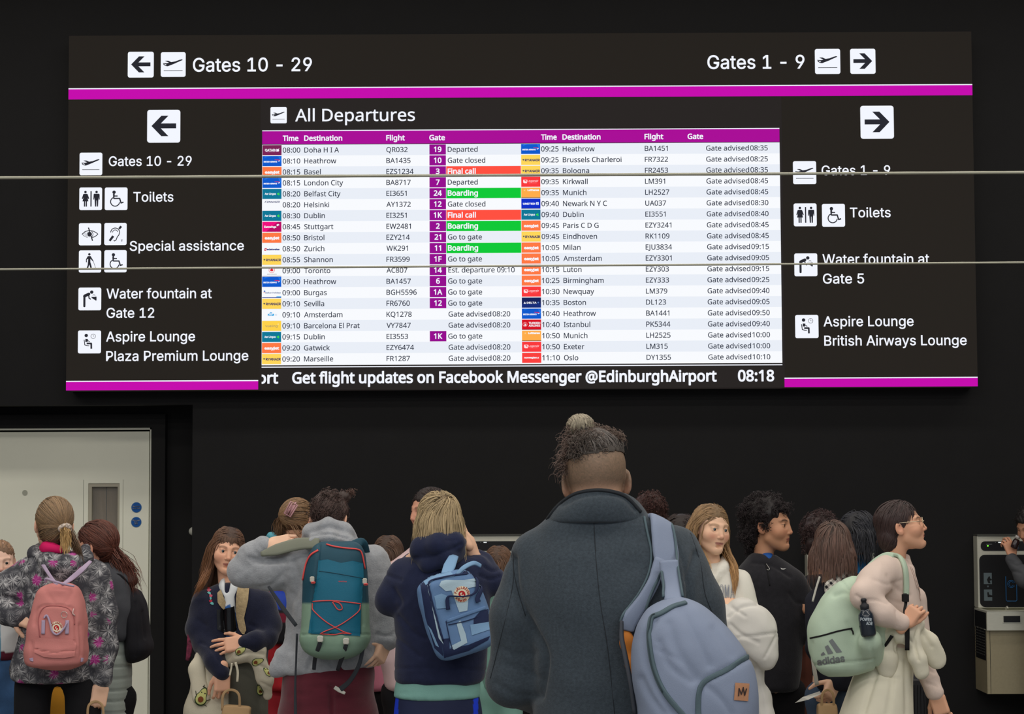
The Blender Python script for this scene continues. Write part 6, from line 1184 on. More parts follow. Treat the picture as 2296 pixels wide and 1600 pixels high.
man = body('person', H, [hl, hr], 'tall man seen from behind in a charcoal wool coat, greying hair in a top knot', base_of(legs), (208, 164, 138), limbs=[
    ([K.p(1345, 1170, .02), K.p(1350, 1260, .02), K.p(1370, 1500, 0), K.p(1375, 1760, 0)], [.05, .08, .09, .09]),
    ([sh, K.p(1200, 1250, .01), K.p(1150, 1500, .01), K.p(1205, 1560, .22)], [.05, .028, .026, .022]),
    ([sh, K.p(1510, 1245, .01), K.p(1600, 1480, .01), K.p(1560, 1560, .26)], [.05, .028, .026, .022])] + [([a, b, c], [.08, .06, .045]) for a, b, c in legs])
f = SDF(.0068)
K.lo(f, [(1128, 1262, 1420, -.02, .085), (1150, 1236, 1448, -.005, .088), (1175, 1210, 1488, 0, .10), (1200, 1192, 1524, .01, .115), (1240, 1176, 1562, .01, .135), (1330, 1172, 1584, 0, .15), (1450, 1190, 1574, -.005, .15), (1600, 1195, 1570, -.005, .155), (1850, 1180, 1590, 0, .165), (2080, 1170, 1600, 0, .17)], k=.03, n=2.4)
K.c(f, [(1192, 1240, .01), (1152, 1380, .0), (1142, 1530, .01), (1215, 1572, .24)], [44, 48, 46, 36], .035)
K.c(f, [(1520, 1228, .01), (1566, 1350, .0), (1612, 1510, .01), (1560, 1580, .26)], [46, 50, 46, 36], .035)
cr = [([(1150, 1250), (1160, 1330), (1188, 1400), (1220, 1470), (1205, 1560)], 9, .016), ([(1120, 1450), (1160, 1470), (1200, 1462)], 7, .003), ([(1140, 1490), (1180, 1505), (1205, 1520)], 6, .004), ([(1110, 1530), (1150, 1556), (1196, 1560)], 8, .004),
      ([(1560, 1240), (1545, 1300), (1550, 1370), (1575, 1430)], 7, .010), ([(1500, 1200), (1530, 1250), (1540, 1300)], 6, .005), ([(1275, 1155), (1340, 1150), (1410, 1155)], 4, .004)]
coat, cg = gar('coat', f, m_coat, man, folds=((.0045, (5, 5, 2.2), 11, False), (.002, (16, 16, 8), 12, False)), creases=cr)
S = Surf(cg)
for pts in ([(1331, 1158), (1336, 1250), (1346, 1350), (1362, 1450), (1378, 1600)], [(1146, 1240), (1152, 1290), (1140, 1360), (1120, 1440), (1100, 1520)], [(1150, 1235), (1155, 1300), (1178, 1380)], [(1280, 1152), (1340, 1149), (1405, 1153)], [(1548, 1195), (1570, 1260), (1580, 1330), (1600, 1380)]):
    cord('seam', S, pts, .8, D, m_coatd, coat, off=.0006)
f = SDF(.0048)
K.lo(f, [(1086, 1300, 1392, -.02, .062), (1100, 1280, 1408, -.02, .076), (1120, 1260, 1428, -.018, .09), (1142, 1238, 1446, -.012, .10), (1170, 1222, 1460, -.005, .104)], k=.01, n=2.2, cap=.008)
f.cut(K.p(1340, 1094, -.09), (0, .45, 1))
f.cut(K.p(1340, 1094, .05), (0, 1, .1))
f.cone(K.p(1337, 1060, -.012), K.p(1342, 1165, 0), .061, .072, .008, sub=True)
col_, cg2 = gar('collar', f, m_coat, man, folds=((.0025, (9, 9, 14), 5, False),), creases=[([(1262, 1132), (1300, 1114), (1345, 1108), (1395, 1114), (1425, 1142)], 5, .004)])
S2 = Surf(cg2)
zipline('collar_edge', S2, [(1228, 1164), (1244, 1142), (1264, 1123), (1294, 1106), (1342, 1099), (1388, 1106), (1413, 1122), (1436, 1148)], 8, D, m_coatd, col_, off=.001, th=.006)
# hair: undercut, combed up into a knot with loose curls
G1 = (92, 86, 82)
line = lambda x: 5.0 + .10 * x
bun = np.array([-3.1, -3.8, 12.0])
def tst(x, y, z): return (z > line(x) + .2) & ((y < 6.5) | (z > 7.5))
rt = scalp_roots(760, 3, tst)
def fl(p, t, rng):
    d = bun - p; d = d / (np.linalg.norm(d, axis=1)[:, None] + 1e-6); return d
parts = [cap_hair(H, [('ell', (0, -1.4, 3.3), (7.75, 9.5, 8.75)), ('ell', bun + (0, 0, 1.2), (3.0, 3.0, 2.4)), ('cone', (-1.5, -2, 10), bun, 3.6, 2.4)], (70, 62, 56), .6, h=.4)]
v, q, c = parts[0]; loc = ((v - H.o) @ H.R) / H.k; keep = loc[:, 2] > line(loc[:, 0]) - .1; m_ = keep[q].all(1); parts[0] = (v, q[m_], c)
parts.append(strands(H, rt, fl, 10, 1.15, [SCALP], w=.42, seed=5, lift=(.05, .8), jit=.10, colr=G1, var=.5, tip=(84, 76, 72)))
rb = np.array([[bun[0] + 3.0 * math.cos(a) * math.cos(b), bun[1] + 3.0 * math.sin(a) * math.cos(b), bun[2] + 1.1 + 2.4 * math.sin(b)] for a, b in zip(np.random.RandomState(1).uniform(0, 6.28, 340), np.random.RandomState(2).uniform(-1.2, 1.3, 340))])
def flb(p, t, rng):
    r = p - (bun + np.array([0, 0, 1.1])); d = np.cross(r, (1, .35, .15)); return d
parts.append(strands(H, rb, flb, 8, .8, [(tuple(bun + (0, 0, 1.1)), (2.9, 2.9, 2.3))], w=.6, seed=6, lift=(.0, .5), jit=.08, colr=(144, 135, 116), var=.35))
# loose bits
cl = [((-6.0 + .3 * i, -4 - .2 * i, 6 + 1.1 * i), (-.9, -.3, .35)) for i in range(6)] + [((-7.2, -3, 4.5), (-1, -.2, -.3)), ((-6.8, -4, 3), (-.8, -.4, -.5)), ((-6.5, -5, 5), (-.7, -.6, .1)), ((-4.5, -7, 7), (-.5, -.8, .1)), ((-5.5, -5.5, 8), (-.7, -.6, .2))]
parts.append(coils(H, cl, 34, (104, 86, 78), 7, R=(.3, 1.1), L=(1.6, 6.0), w=.17, spread=1.5, turns=(.4, 1.2), ns=13))
cl = [((x_, -9.2 + abs(x_ + 2) * .12, z_), (-.25, -.8, .1)) for x_ in (-5, -3.5, -2, -.5, 1) for z_ in (5.5, 7.2, 9)]
parts.append(coils(H, cl, 20, (84, 74, 68), 9, R=(.4, 1.1), L=(.5, 2.2), w=.2, spread=1.6, turns=(.5, 1.4), ns=12))
cl = [((.5 + 1.1 * i, -4 - .2 * i, 11.8 - .5 * i), (.25 + .1 * i, -.3, .8)) for i in range(6)] + [((5.8, -2, 9.2), (.9, 0, .5)), ((-1, -6.5, 10.5), (-.1, -.7, .6)), ((-3, -6.5, 10), (-.3, -.8, .4)), ((1, -7.5, 9), (.1, -1, .3))]
parts.append(coils(H, cl, 34, (110, 92, 82), 8, R=(.3, .9), L=(.8, 3.2), ns=12, w=.17, spread=1.0, turns=(.8, 1.8)))
add_hair('hair', parts, man)
# band of lighter hairline above the shaved back
trousers('trousers', legs, mat('black_trousers', (22, 22, 26), rough=.9), man, .10, .075); shoes(legs, mat('black_shoes', (20, 20, 20), rough=.5), man)

# his slate blue bag
m_bag = mat('slate_canvas', (128, 140, 163), rough=.75, bump=.3, bscale=600, mottle=.07, mscale=8, spec=.25)
m_pip = mat('grey_green_binding', (80, 98, 106), rough=.8, bump=.3, bscale=500)
m_or = mat('orange_lining', (196, 120, 48), rough=.8, mottle=.1)
bag = thing('backpack', K.p(1560, 1810, -.24), 'slate blue backpack with tan label hanging off the shoulder of the tall man', 'backpack')
f = SDF(.0068)
K.lo(f, [(1336, 1492, 1528, .02, .03), (1352, 1462, 1560, .01, .055), (1385, 1434, 1604, 0, .08), (1430, 1420, 1648, 0, .10), (1480, 1417, 1680, 0, .112), (1540, 1421, 1696, 0, .12), (1620, 1428, 1702, 0, .12), (1730, 1445, 1690, 0, .11), (1810, 1480, 1640, 0, .08)], dz=-.265, k=.02, n=2.6, cap=.03)
crb = [([(1470, 1390), (1447, 1430), (1450, 1480), (1475, 1540), (1510, 1600)], 7, .006), ([(1676, 1474), (1620, 1506), (1576, 1534), (1562, 1600)], 6, .006), ([(1530, 1370), (1560, 1430), (1590, 1490)], 9, .005), ([(1500, 1400), (1520, 1460), (1560, 1520)], 10, .006), ([(1480, 1440), (1500, 1490), (1550, 1530)], 7, .004), ([(1600, 1410), (1640, 1470)], 9, .003), ([(1440, 1520), (1460, 1560), (1490, 1600)], 8, .005), ([(1590, 1540), (1620, 1570), (1640, 1600)], 7, .004), ([(1470, 1455), (1500, 1468), (1525, 1480)], 3, .003)]
bb, bg = gar('bag_body', f, m_bag, bag, folds=((.005, (6, 6, 4), 21, False), (.002, (15, 15, 9), 22, False)), creases=crb)
S = Surf(bg, cg)
zipline('binding', S, [(1538, 1352), (1510, 1360), (1482, 1376), (1462, 1384), (1457, 1410), (1458, 1450), (1468, 1500), (1490, 1550), (1530, 1600), (1552, 1625)], 11, D, m_pip, bb, off=.002, th=.006)
zipline('binding', S, [(1674, 1472), (1655, 1482), (1628, 1502), (1590, 1520), (1572, 1535), (1565, 1560), (1567, 1610)], 11, D, m_pip, bb, off=.002, th=.006)
zipline('binding', S, [(1471, 1378), (1462, 1384), (1457, 1410), (1458, 1450), (1468, 1500), (1490, 1550)], 2.5, D, mat('dark_zip', (52, 66, 72)), bb, off=.006, th=.003)
decal('label', S, [(rot2([(1646, 1531), (1677, 1531), (1677, 1570), (1646, 1570)], 1661, 1550, 4), 0)], [mat('tan_leather', (176, 128, 96), rough=.7, mottle=.12, mscale=60)], bb, off=.003)
decal('label_print', S, [(p_, 0) for p_ in (stroke([(1654, 1560), (1655, 1543), (1660, 1556), (1664, 1541), (1667, 1558), (1671, 1543)], 2.6))], [mat('dark_ink', (52, 40, 40))], bb, off=.0045)
# broad strap over the shoulder, dividing above the bag
Sv = []
def strap_(pts, ws, off, th=.013):
    p, n = S.line(pts, off, 6, D); V, F = ribbon(p, np.array(ws) / K.s, th, n, 0); mesh('strap', V, F, m_bag, bag, True); Sv.append((np.array(V), F))
strap_([(1474, 1160), (1482, 1200), (1488, 1240), (1492, 1280)], [54, 60, 60, 54], .012)
V, F = ribbon(K.path([(1499, 1258, -.175), (1503, 1290, -.19), (1508, 1320, -.22), (1512, 1350, -.27)]), np.array([40, 42, 42, 40]) / K.s, .013, (0, -1, .1)); mesh('strap', V, F, m_bag, bag, True); Sv.append((np.array(V), F))
strap_([(1478, 1258), (1464, 1300), (1440, 1345), (1412, 1385), (1404, 1410)], [30, 26, 28, 36, 30], .014)
S3 = Surf(cg, *Sv)
for pts in ([(1443, 1160), (1452, 1200), (1460, 1240), (1454, 1285), (1432, 1330), (1404, 1368), (1393, 1394)], [(1500, 1160), (1511, 1200), (1518, 1262), (1530, 1338)], [(1484, 1282), (1466, 1315), (1452, 1350), (1440, 1385)], [(1484, 1282), (1488, 1310), (1490, 1338)]):
    cord('strap_binding', S3, pts, 3.0, D, m_pip, bag, off=.003)
f = SDF(.005); K.c(f, [(1402, 1398, -.16), (1406, 1440, -.17), (1414, 1490, -.19), (1422, 1540, -.2)], [8, 13, 9, 4], .02, sq=(1, 1, 1)); gar('lining', f, m_or, bag)
p_ = K.path([(1394, 1392, -.19), (1394, 1430, -.21), (1402, 1470, -.24), (1414, 1530, -.27), (1424, 1600, -.27)]); V, F = ribbon(p_, np.array([6, 9, 9, 8, 8]) / K.s, .008, (-.5, -1, 0), 6); mesh('side_edge', V, F, mat('dark_bag_edge', (60, 64, 72)), bag, True)

# ---------------------------------------------------------------- shared pieces for the school group
def pony_flow(T):
    T = np.array(T, float)
    def fl(p, t, rng): d = T - p; L = np.linalg.norm(d, axis=1)[:, None]; return d / (L + 1e-6) * np.minimum(1, L / 1.5) + 1e-4
    return fl
def fall_flow(part=0.0, out=1.0, back=.5, front=0.0, ydrift=0.0, xd=0.0):
    def fl(p, t, rng):
        x = p[:, 0] - part; y = p[:, 1]; z = p[:, 2]; s = np.where(x >= 0, 1.0, -1.0); top = np.clip((z - 0.5) / 6.5, 0, 1)
        return np.stack([s * (.05 + 1.2 * out * top) + xd * (1 - top), -back * top * np.clip((y + 3) / 6, 0, 1) + ydrift * (1 - top), -(1.05 - .75 * top)], 1)
    return fl
FACE = ((0, 1.6, -3.2), (7.0, 7.4, 9.6))
NECK = ((0, -3.5, -13), (5.6, 6.0, 12))
def tail(H, at_, flow, colr, tip=None, n=160, r=1.2, steps=10, ds=1.4, w=.5, seed=9, jit=.12, shells=(), var=.3, lift=(0, .3)):
    rng = np.random.RandomState(seed); u = rng.normal(0, 1, (n, 3)); u /= np.linalg.norm(u, axis=1)[:, None]; u *= rng.uniform(.2, 1, (n, 1)) ** .5 * r
    return strands(H, np.array(at_) + u, flow, steps, ds, list(shells) or [((0, 0, 40), (1, 1, 1))], w=w, seed=seed, lift=lift, jit=jit, colr=colr, tip=tip, var=var)
def whorl_flow(c, swirl=.3, g=.55):
    c = np.array(c, float)
    def go(p, t, rng):
        d = p - c; L = np.linalg.norm(d, axis=1)[:, None]; d = d / (L + 1e-6); top = np.clip((p[:, 2:] + 1) / 8, 0, 1)
        sw = np.cross(d, (0, -.5, .86)) * swirl
        return (d + sw) * (top + .12) + np.array([0, 0, -1.0]) * (g + 1 - top)
    return go
def guide_flow(pts, pull=.25):
    # locks follow a guide line given in head space
    g = catmull(pts, 6)
    def go(p, t, rng):
        gap = ((p[:, None] - g[None]) ** 2).sum(2)
        i = np.argmin(gap, axis=1)
        j = np.minimum(i + 2, len(g) - 1)
        k = np.minimum(i + 3, len(g) - 1)
        d = g[k] - g[np.maximum(k - 3, 0)]
        d = d / (np.linalg.norm(d, axis=1)[:, None] + 1e-6)
        return d + (g[j] - p) * pull * .25
    return go
def limbs(per, neck, chest, arms, hip, lg, rt=(.04, .065, .07), ra=(.026, .022)):
    o = [([per.p(*neck), per.p(*chest), per.p(*hip)], list(rt))]
    for a in arms: o.append(([per.p(*chest[:2], chest[2] if len(chest) > 2 else 0)] + [per.p(*q) for q in a], [rt[1] * .7] + [ra[0]] + [ra[1]] * (len(a) - 1)))
    return o + [([a, b, c], [.055, .042, .032]) for a, b, c in lg]
def torus_cloth(name, c, ax, R, r, m, parent, n=26, k=8, wav=.25, seed=1):
    ax = np.array(ax, float); ax /= np.linalg.norm(ax); a = np.cross(ax, (0.2, .9, .3)); a /= np.linalg.norm(a); b = np.cross(ax, a); rng = np.random.RandomState(seed); V = []
    for i in range(n):
        t = 2 * math.pi * i / n; d = math.cos(t) * a + math.sin(t) * b; rr = r * (1 + rng.uniform(-wav, wav))
        for j in range(k):
            u = 2 * math.pi * j / k; V.append(np.array(c) + d * (R + rr * math.cos(u)) + ax * rr * math.sin(u))
    F = [(i * k + j, i * k + (j + 1) % k, ((i + 1) % n) * k + (j + 1) % k, ((i + 1) % n) * k + j) for i in range(n) for j in range(k)]
    return mesh(name, V, F, m, parent, True)
FD = ((.0032, (6, 6, 3.5), 31, False), (.0028, (11, 11, 7), 34, True), (.0014, (22, 22, 12), 32, False))
SK = (222, 178, 152)
m_shoe = mat('worn_trainers', (150, 150, 150), rough=.7)
m_blktr = mat('black_leggings', (20, 20, 24), rough=.9, bump=.2)
def logo_disc(name, S, cx, cy, r, D, parent, deg=0, half=True, cream=(236, 226, 200), off=.004):
    """round woven badge: curled animal in the middle, words round the rim"""
    polys = [(disc(cx, cy, r, 26), 0)]
    fox = [(-.55, -.05), (-.42, -.38), (-.12, -.55), (.2, -.52), (.46, -.3), (.55, .02), (.48, .34), (.26, .52), (-.02, .58), (.14, .4), (.3, .22), (.24, -.02), (.1, .12), (-.08, .1), (-.02, -.1), (.12, -.22), (-.1, -.3), (-.28, -.12), (-.2, .12), (.0, .3), (-.18, .46), (-.42, .3)]
    polys.append(([(cx + x * r * .8, cy + y * r * .8) for x, y in fox], 1))
    def arc_text(s, a0, a1, rad, cap, flip=False):
        n = len(s)
        for i, ch in enumerate(s):
            a = math.radians(a0 + (a1 - a0) * (i + .5) / n)
            V, T, x0, x1 = text2d(ch, 'I', cap, .06)
            if not V: continue
            ux, uy = (math.cos(a), math.sin(a)); sg = -1 if flip else 1
            tx, ty = -uy * sg, ux * sg; ox, oy = cx + rad * math.cos(a), cy + rad * math.sin(a); w_ = (x0 + x1) / 2
            polys.append((([(ox + (x - w_) * tx + (y - cap / 2) * ux * sg, oy + (x - w_) * ty + (y - cap / 2) * uy * sg) for x, y in V], T), 2))
    arc_text('FJ' + chr(196) + 'LLR' + chr(196) + 'VEN', 178 + deg, 362 + deg, r * .8, r * .27)
    arc_text('K' + chr(197) + 'NKEN', 140 + deg, 40 + deg, r * .8, r * .27, True)
    return decal(name, S, polys, [mat('badge_cream', cream, rough=.8), mat('badge_red', (190, 32, 38), rough=.7), mat('badge_brick', (170, 62, 48), rough=.7)], parent, off=off, step=6)

# ================= blonde girl in a white hooded top, white coat over her arm
D = 7.9; A = Per(D)
legs = stand(A, 1640, 1560, 70)
H = Head(1593, 1184, D, 110, yaw=28, pitch=4, roll=-6)
H.face(h=.3, neck_to=A.p(1600, 1290, .01)).color((224, 178, 150), lip=(178, 112, 104), cheek=.2, browc=(150, 118, 84), browk=.7)
hn = hand(A.p(1628, 1352, -.10), (.95, 0, -.2), (.1, -.8, .6), .86, curl=(40, 45, 50, 50), left=False)
girl = body('person', H, [hn], 'blonde girl with long loose hair in a white hooded top, looking off to one side', base_of(legs), (224, 178, 150), limbs=limbs(A, (1600, 1290, .01), (1620, 1340, 0), [[(1572, 1310, 0), (1570, 1400, -.05), (1620, 1365, -.11)], [(1665, 1310, 0), (1680, 1400, -.05), (1640, 1365, -.10)]], (1640, 1540, 0), legs))
H.eyes(girl, (96, 112, 120), look=(-.25, -.12))
m = mat('white_hooded_top', (226, 224, 214), rough=.9, bump=.3, bscale=380, mottle=.05)
f = SDF(.0068)
A.lo(f, [(1262, 1575, 1628, .01, .05), (1280, 1560, 1655, .01, .07), (1300, 1550, 1676, .01, .085), (1350, 1552, 1684, 0, .095), (1450, 1560, 1690, 0, .10), (1545, 1570, 1700, 0, .11)], k=.03)
A.c(f, [(1662, 1300, 0), (1678, 1380, -.03), (1648, 1372, -.12)], [24, 22, 20], .03); A.c(f, [(1570, 1300, 0), (1565, 1390, -.03), (1612, 1366, -.14)], [24, 22, 18], .03)
A.c(f, [(1570, 1262, .03), (1574, 1278, -.03), (1597, 1300, -.085)], [13, 12, 7], .012); A.c(f, [(1628, 1254, .03), (1622, 1272, -.04), (1601, 1302, -.085)], [12, 11, 7], .012)
f.cone(A.p(1599, 1262, -.10), A.p(1601, 1296, -.12), A.m(15), A.m(4), .01, sub=True)
top, g_ = gar('hooded_top', f, m, girl, FD, [([(1640, 1290), (1655, 1320), (1660, 1350)], 5, .005), ([(1580, 1290), (1598, 1308), (1616, 1286)], 3, .004)])
S = Surf(g_)
tx = [];
for ch, xx in zip('ROMA', (1607, 1618, 1630, 1642)):
    V, T, a, b_ = text2d(ch, 'N', 29, .0); q = 9.0 / (b_ - a); ed = {}
    # outlined capitals: only the rim strokes
    cs = GLY[('N', ch)][3]; kk = 29 / CAPH['N']
    for c in cs:
        L = [(xx - 5 + (x * kk - a) * q, 1340 + (xx - 1620) * .08 - y * kk) for x, y in c]
        for sgm in stroke(L, .9, True): tx.append((sgm, 0))
decal('chest_lettering', S, tx, [mat('grey_stitching', (132, 138, 150))], top, off=.0025)
# hair
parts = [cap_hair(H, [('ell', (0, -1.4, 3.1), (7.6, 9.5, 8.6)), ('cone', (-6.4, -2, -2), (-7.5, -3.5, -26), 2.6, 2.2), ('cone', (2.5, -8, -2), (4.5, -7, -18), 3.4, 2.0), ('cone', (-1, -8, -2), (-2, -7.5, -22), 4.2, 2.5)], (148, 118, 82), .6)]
rt = scalp_roots(950, 11, lambda x, y, z: hair_region(x, y, z))
parts.append(strands(H, rt, fall_flow(.6, 1.0, .75, ydrift=-.05), 15, 2.3, [SCALP, ((0, 1.6, -3.2), (7.2, 7.6, 9.8)), NECK], w=.55, seed=4, lift=(.05, .5), jit=.07, colr=(142, 114, 82), tip=(176, 138, 92), var=.3, lenv=.35))
parts.append(tail(H, (-7.4, -.5, -6), guide_flow([(-7.4, -.5, -6), (-8.2, 6, -12), (-8.0, 13, -18), (-6.5, 17, -26), (-5.5, 18.5, -35)], .5), (148, 116, 80), (186, 142, 90), n=220, r=2.3, steps=14, ds=2.0, seed=12))
parts.append(tail(H, (6.6, -3, -7), guide_flow([(6.6, -3, -7), (7.0, 5, -12), (7.0, 12, -17), (6.2, 16.4, -25), (5.8, 17, -30)], .5), (150, 118, 80), (190, 150, 96), n=90, r=1.3, steps=12, ds=1.9, seed=13))
add_hair('hair', parts, girl)
trousers('trousers', legs, mat('cream_trousers', (190, 186, 172), rough=.9), girl); shoes(legs, m_shoe, girl, 10)
# the coat carried over her arms
mc = mat('white_padded_coat', (214, 212, 206), rough=.8, bump=.15, bscale=200, mottle=.04)
co = thing('coat', A.p(1680, 1600, -.15), 'puffy white coat bundled over the arms of the blonde girl', 'coat')
f = SDF(.006)
A.lo(f, [(1342, 1645, 1690, -.02, .05), (1362, 1628, 1716, -.02, .08), (1400, 1618, 1737, -.02, .095), (1440, 1628, 1742, -.02, .095), (1475, 1662, 1742, -.02, .085), (1500, 1694, 1732, -.02, .05)], dz=-.16, k=.03, n=2.2)
A.c(f, [(1640, 1395, -.2), (1605, 1380, -.16), (1590, 1400, -.1)], [26, 22, 18], .03)
A.c(f, [(1660, 1465, -.16), (1690, 1510, -.14), (1706, 1560, -.12), (1722, 1640, -.12)], [22, 20, 20, 22], .03)
cr = [([(1632, 1382), (1660, 1360), (1700, 1352)], 4, .009), ([(1655, 1428), (1700, 1424), (1740, 1418)], 2.5, .006), ([(1638, 1400), (1660, 1420), (1700, 1440)], 4, .006), ([(1715, 1475), (1728, 1450), (1740, 1425)], 3, .006), ([(1640, 1360), (1670, 1380)], 4, .006), ([(1690, 1490), (1704, 1540), (1712, 1600)], 4, .006), ([(1650, 1450), (1680, 1480), (1700, 1500)], 4, .007)]
gar('padded_body', f, mc, co, folds=((.008, (9, 9, 9), 41, False), (.003, (22, 22, 22), 42, False)), creases=cr)

# ================= curly haired teenager in a black quarter zip
D = 8.45; A = Per(D)
legs = stand(A, 1735, 1560, 70)
H = Head(1725, 1175, D, 114, yaw=65, pitch=2, roll=2, jaw=.95)
H.face(h=.3, nose=.5, neck_to=A.p(1712, 1262, .01), lips=1.25).color((186, 138, 108), lip=(168, 100, 90), cheek=.08, browc=(38, 28, 26), browk=1.1)
teen = body('person', H, [], 'teenager in profile with big black curls and a black quarter zip top', base_of(legs), (186, 138, 108), limbs=limbs(A, (1712, 1262, .01), (1722, 1320, 0), [[(1685, 1300, .05), (1690, 1400, .08)], [(1780, 1305, -.03), (1805, 1360, -.05), (1815, 1372, -.1)]], (1735, 1540, 0), legs))
H.eyes(teen, (50, 34, 26), look=(-.1, 0))
mb_ = mat('black_fleece', (42, 42, 47), rough=.95, bump=.5, bscale=260, mottle=.15, mscale=60, sheen=.2, spec=.1)
f = SDF(.0068)
A.lo(f, [(1238, 1686, 1732, .01, .05), (1250, 1676, 1748, .01, .065), (1268, 1660, 1776, .01, .08), (1290, 1652, 1796, .0, .095), (1340, 1650, 1806, 0, .105), (1430, 1655, 1800, 0, .115), (1520, 1665, 1792, 0, .12), (1545, 1670, 1788, 0, .12)], k=.03)
A.c(f, [(1782, 1302, -.02), (1808, 1350, -.03), (1808, 1420, -.03)], [24, 22, 20], .03); A.c(f, [(1672, 1300, .04), (1668, 1400, .06)], [24, 22], .03)
f.cone(A.p(1716, 1225, -.0), A.p(1716, 1256, -.0), A.m(22), A.m(17), .01, sub=True)
top, g_ = gar('quarter_zip_top', f, mb_, teen, FD, [([(1700, 1290), (1712, 1340), (1716, 1400)], 5, .004), ([(1770, 1330), (1785, 1350), (1800, 1352)], 4, .005), ([(1690, 1262), (1730, 1268), (1772, 1292)], 4, .005)])
S = Surf(g_)
zipline('zip', S, [(1716, 1262), (1722, 1290), (1726, 1312)], 2.2, D, mat('dark_zip_tape', (24, 24, 26)), top, off=.001)
m_met = mat('steel', (190, 190, 185), rough=.3, metal=.9)
cord('zip_pull', S, [(1718, 1264), (1721, 1270), (1725, 1275), (1723, 1279), (1719, 1277)], .8, D, m_met, top, off=.004)
decal('swoosh_emblem', S, [([(1749.5, 1272.5), (1752, 1276.2), (1757, 1276.6), (1762, 1274.8), (1757, 1275), (1752.8, 1274.4)], 0)], [mat('white_thread', (230, 230, 228))], top, off=.003, step=3)
f = SDF(.006); A.lo(f, [(1236, 1700, 1732, .0, .042), (1250, 1704, 1734, -.01, .046), (1262, 1714, 1730, -.012, .046)], k=.01); gar('undershirt', f, mat('blue_shirt', (30, 84, 160), rough=.8), teen)
ctr = ball_normals((0, -2.6, 4.2), (9.0, 10.4, 9.4), 210, 3, lambda x, y, z: ((z > 5.5) & (y < 8.4)) | ((y < 1.5) & (z > -1)) | (y < -3.5)) + ball_normals((0, -7.5, -4.5), (7.6, 5.2, 8.0), 90, 4, lambda x, y, z: (y < -4.6)) + [((q, 7.3, 8.0), (0, .8, .4)) for q in (-5, -3, -1, 1, 3, 5)]
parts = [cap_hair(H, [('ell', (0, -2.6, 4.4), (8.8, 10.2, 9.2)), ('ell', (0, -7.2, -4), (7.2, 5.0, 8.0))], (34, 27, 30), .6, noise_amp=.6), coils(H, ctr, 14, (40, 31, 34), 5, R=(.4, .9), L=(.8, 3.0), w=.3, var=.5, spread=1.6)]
add_hair('hair', parts, teen)
trousers('trousers', legs, m_blktr, teen); shoes(legs, m_shoe, teen, 60)

# ================= girl in glasses and a cream hooded top, walking to the right
D = 7.7; A = Per(D)
legs = stand(A, 1985, 1620, 60)
H = Head(2021, 1178, D, 113, yaw=80, pitch=-11, roll=0)
H.face(h=.3, nose=.65, neck_to=A.p(2006, 1268, .01), lips=1.1).color((206, 158, 130), lip=(176, 98, 92), cheek=.12, browc=(46, 34, 30))
hn = hand(A.p(2030, 1396, -.17), (.55, -.1, .75), (-.35, -.9, .2), .86, curl=(70, 75, 80, 80), thumb=(30, 50))
hn2 = hand(A.p(2100, 1560, .05), (.3, -.1, -1), (-.4, -.9, 0), .92, curl=(25, 30, 35, 40))
glg = body('person', H, [hn, hn2], 'girl in round glasses and a cream hooded top walking past in profile', base_of(legs), (206, 158, 130), limbs=limbs(A, (2006, 1268, .01), (2010, 1320, .02), [[(1975, 1300, -.07), (1935, 1335, -.19), (2025, 1394, -.17)], [(2050, 1330, .1), (2070, 1480, .1), (2098, 1555, .05)]], (1990, 1560, 0), legs))
H.eyes(glg, (50, 36, 28))
m = mat('cream_hooded_top', (222, 203, 192), rough=.92, bump=.3, bscale=320, mottle=.05)
f = SDF(.0065)
A.lo(f, [(1246, 1986, 2030, .02, .055), (1262, 1968, 2042, .02, .075), (1285, 1950, 2052, .02, .09), (1330, 1948, 2062, .02, .10), (1380, 1958, 2062, .02, .10), (1440, 1960, 2048, .02, .10), (1475, 1962, 2046, .02, .10)], k=.03)
A.c(f, [(1986, 1278, -.06), (1960, 1304, -.12), (1936, 1332, -.17)], [32, 30, 26], .05); A.c(f, [(1936, 1334, -.18), (1976, 1374, -.18), (2022, 1394, -.17)], [26, 23, 19], .035)
A.c(f, [(2050, 1340, .10), (2066, 1480, .10), (2096, 1550, .055)], [26, 23, 21], .03)
A.c(f, [(2032, 1250, .04), (2042, 1275, -.02), (2048, 1300, -.03)], [10, 8, 5], .015)
cr = [([(1960, 1300), (1990, 1310), (2020, 1300)], 4, .003), ([(1945, 1345), (1965, 1345), (1990, 1354)], 3, .005), ([(1995, 1345), (2020, 1352)], 4, .003), ([(1990, 1290), (2010, 1320), (2040, 1335)], 5, .004), ([(1920, 1335), (1940, 1350)], 4, .005), ([(2008, 1370), (2012, 1402)], 2.5, .004), ([(2078, 1500), (2095, 1508)], 3, .005), ([(2076, 1530), (2100, 1538)], 3, .005)]
top, g_ = gar('hooded_top', f, m, glg, FD, cr)
S = Surf(g_)
cord('drawstring', S, [(2044, 1270), (2054, 1300), (2060, 1325), (2063, 1345)], 1.3, D, m, top, off=.003); cord('drawstring', S, [(2040, 1268), (2050, 1296), (2056, 1318)], 1.2, D, m, top, off=.003)
rt = scalp_roots(950, 21, lambda x, y, z: hair_region(x, y, z) & ((y < 5.9) | (z > 8)))
hc = (52, 38, 38)
parts = [cap_hair(H, [('ell', (0, -1.8, 3.1), (7.7, 9.9, 8.7)), ('ell', (0, -6.6, -4.5), (6.2, 4.9, 6.8))], hc, .6)]
parts.append(strands(H, rt, pony_flow((0, -9.4, -9.0)), 13, 1.35, [((0, -1.8, 3.1), (7.8, 10.1, 8.85)), ((0, -6.8, -4.5), (6.4, 5.0, 6.8))], w=.55, seed=4, lift=(.05, .5), jit=.04, colr=hc, var=.35, tip=(60, 42, 40)))
add_hair('hair', parts, glg)
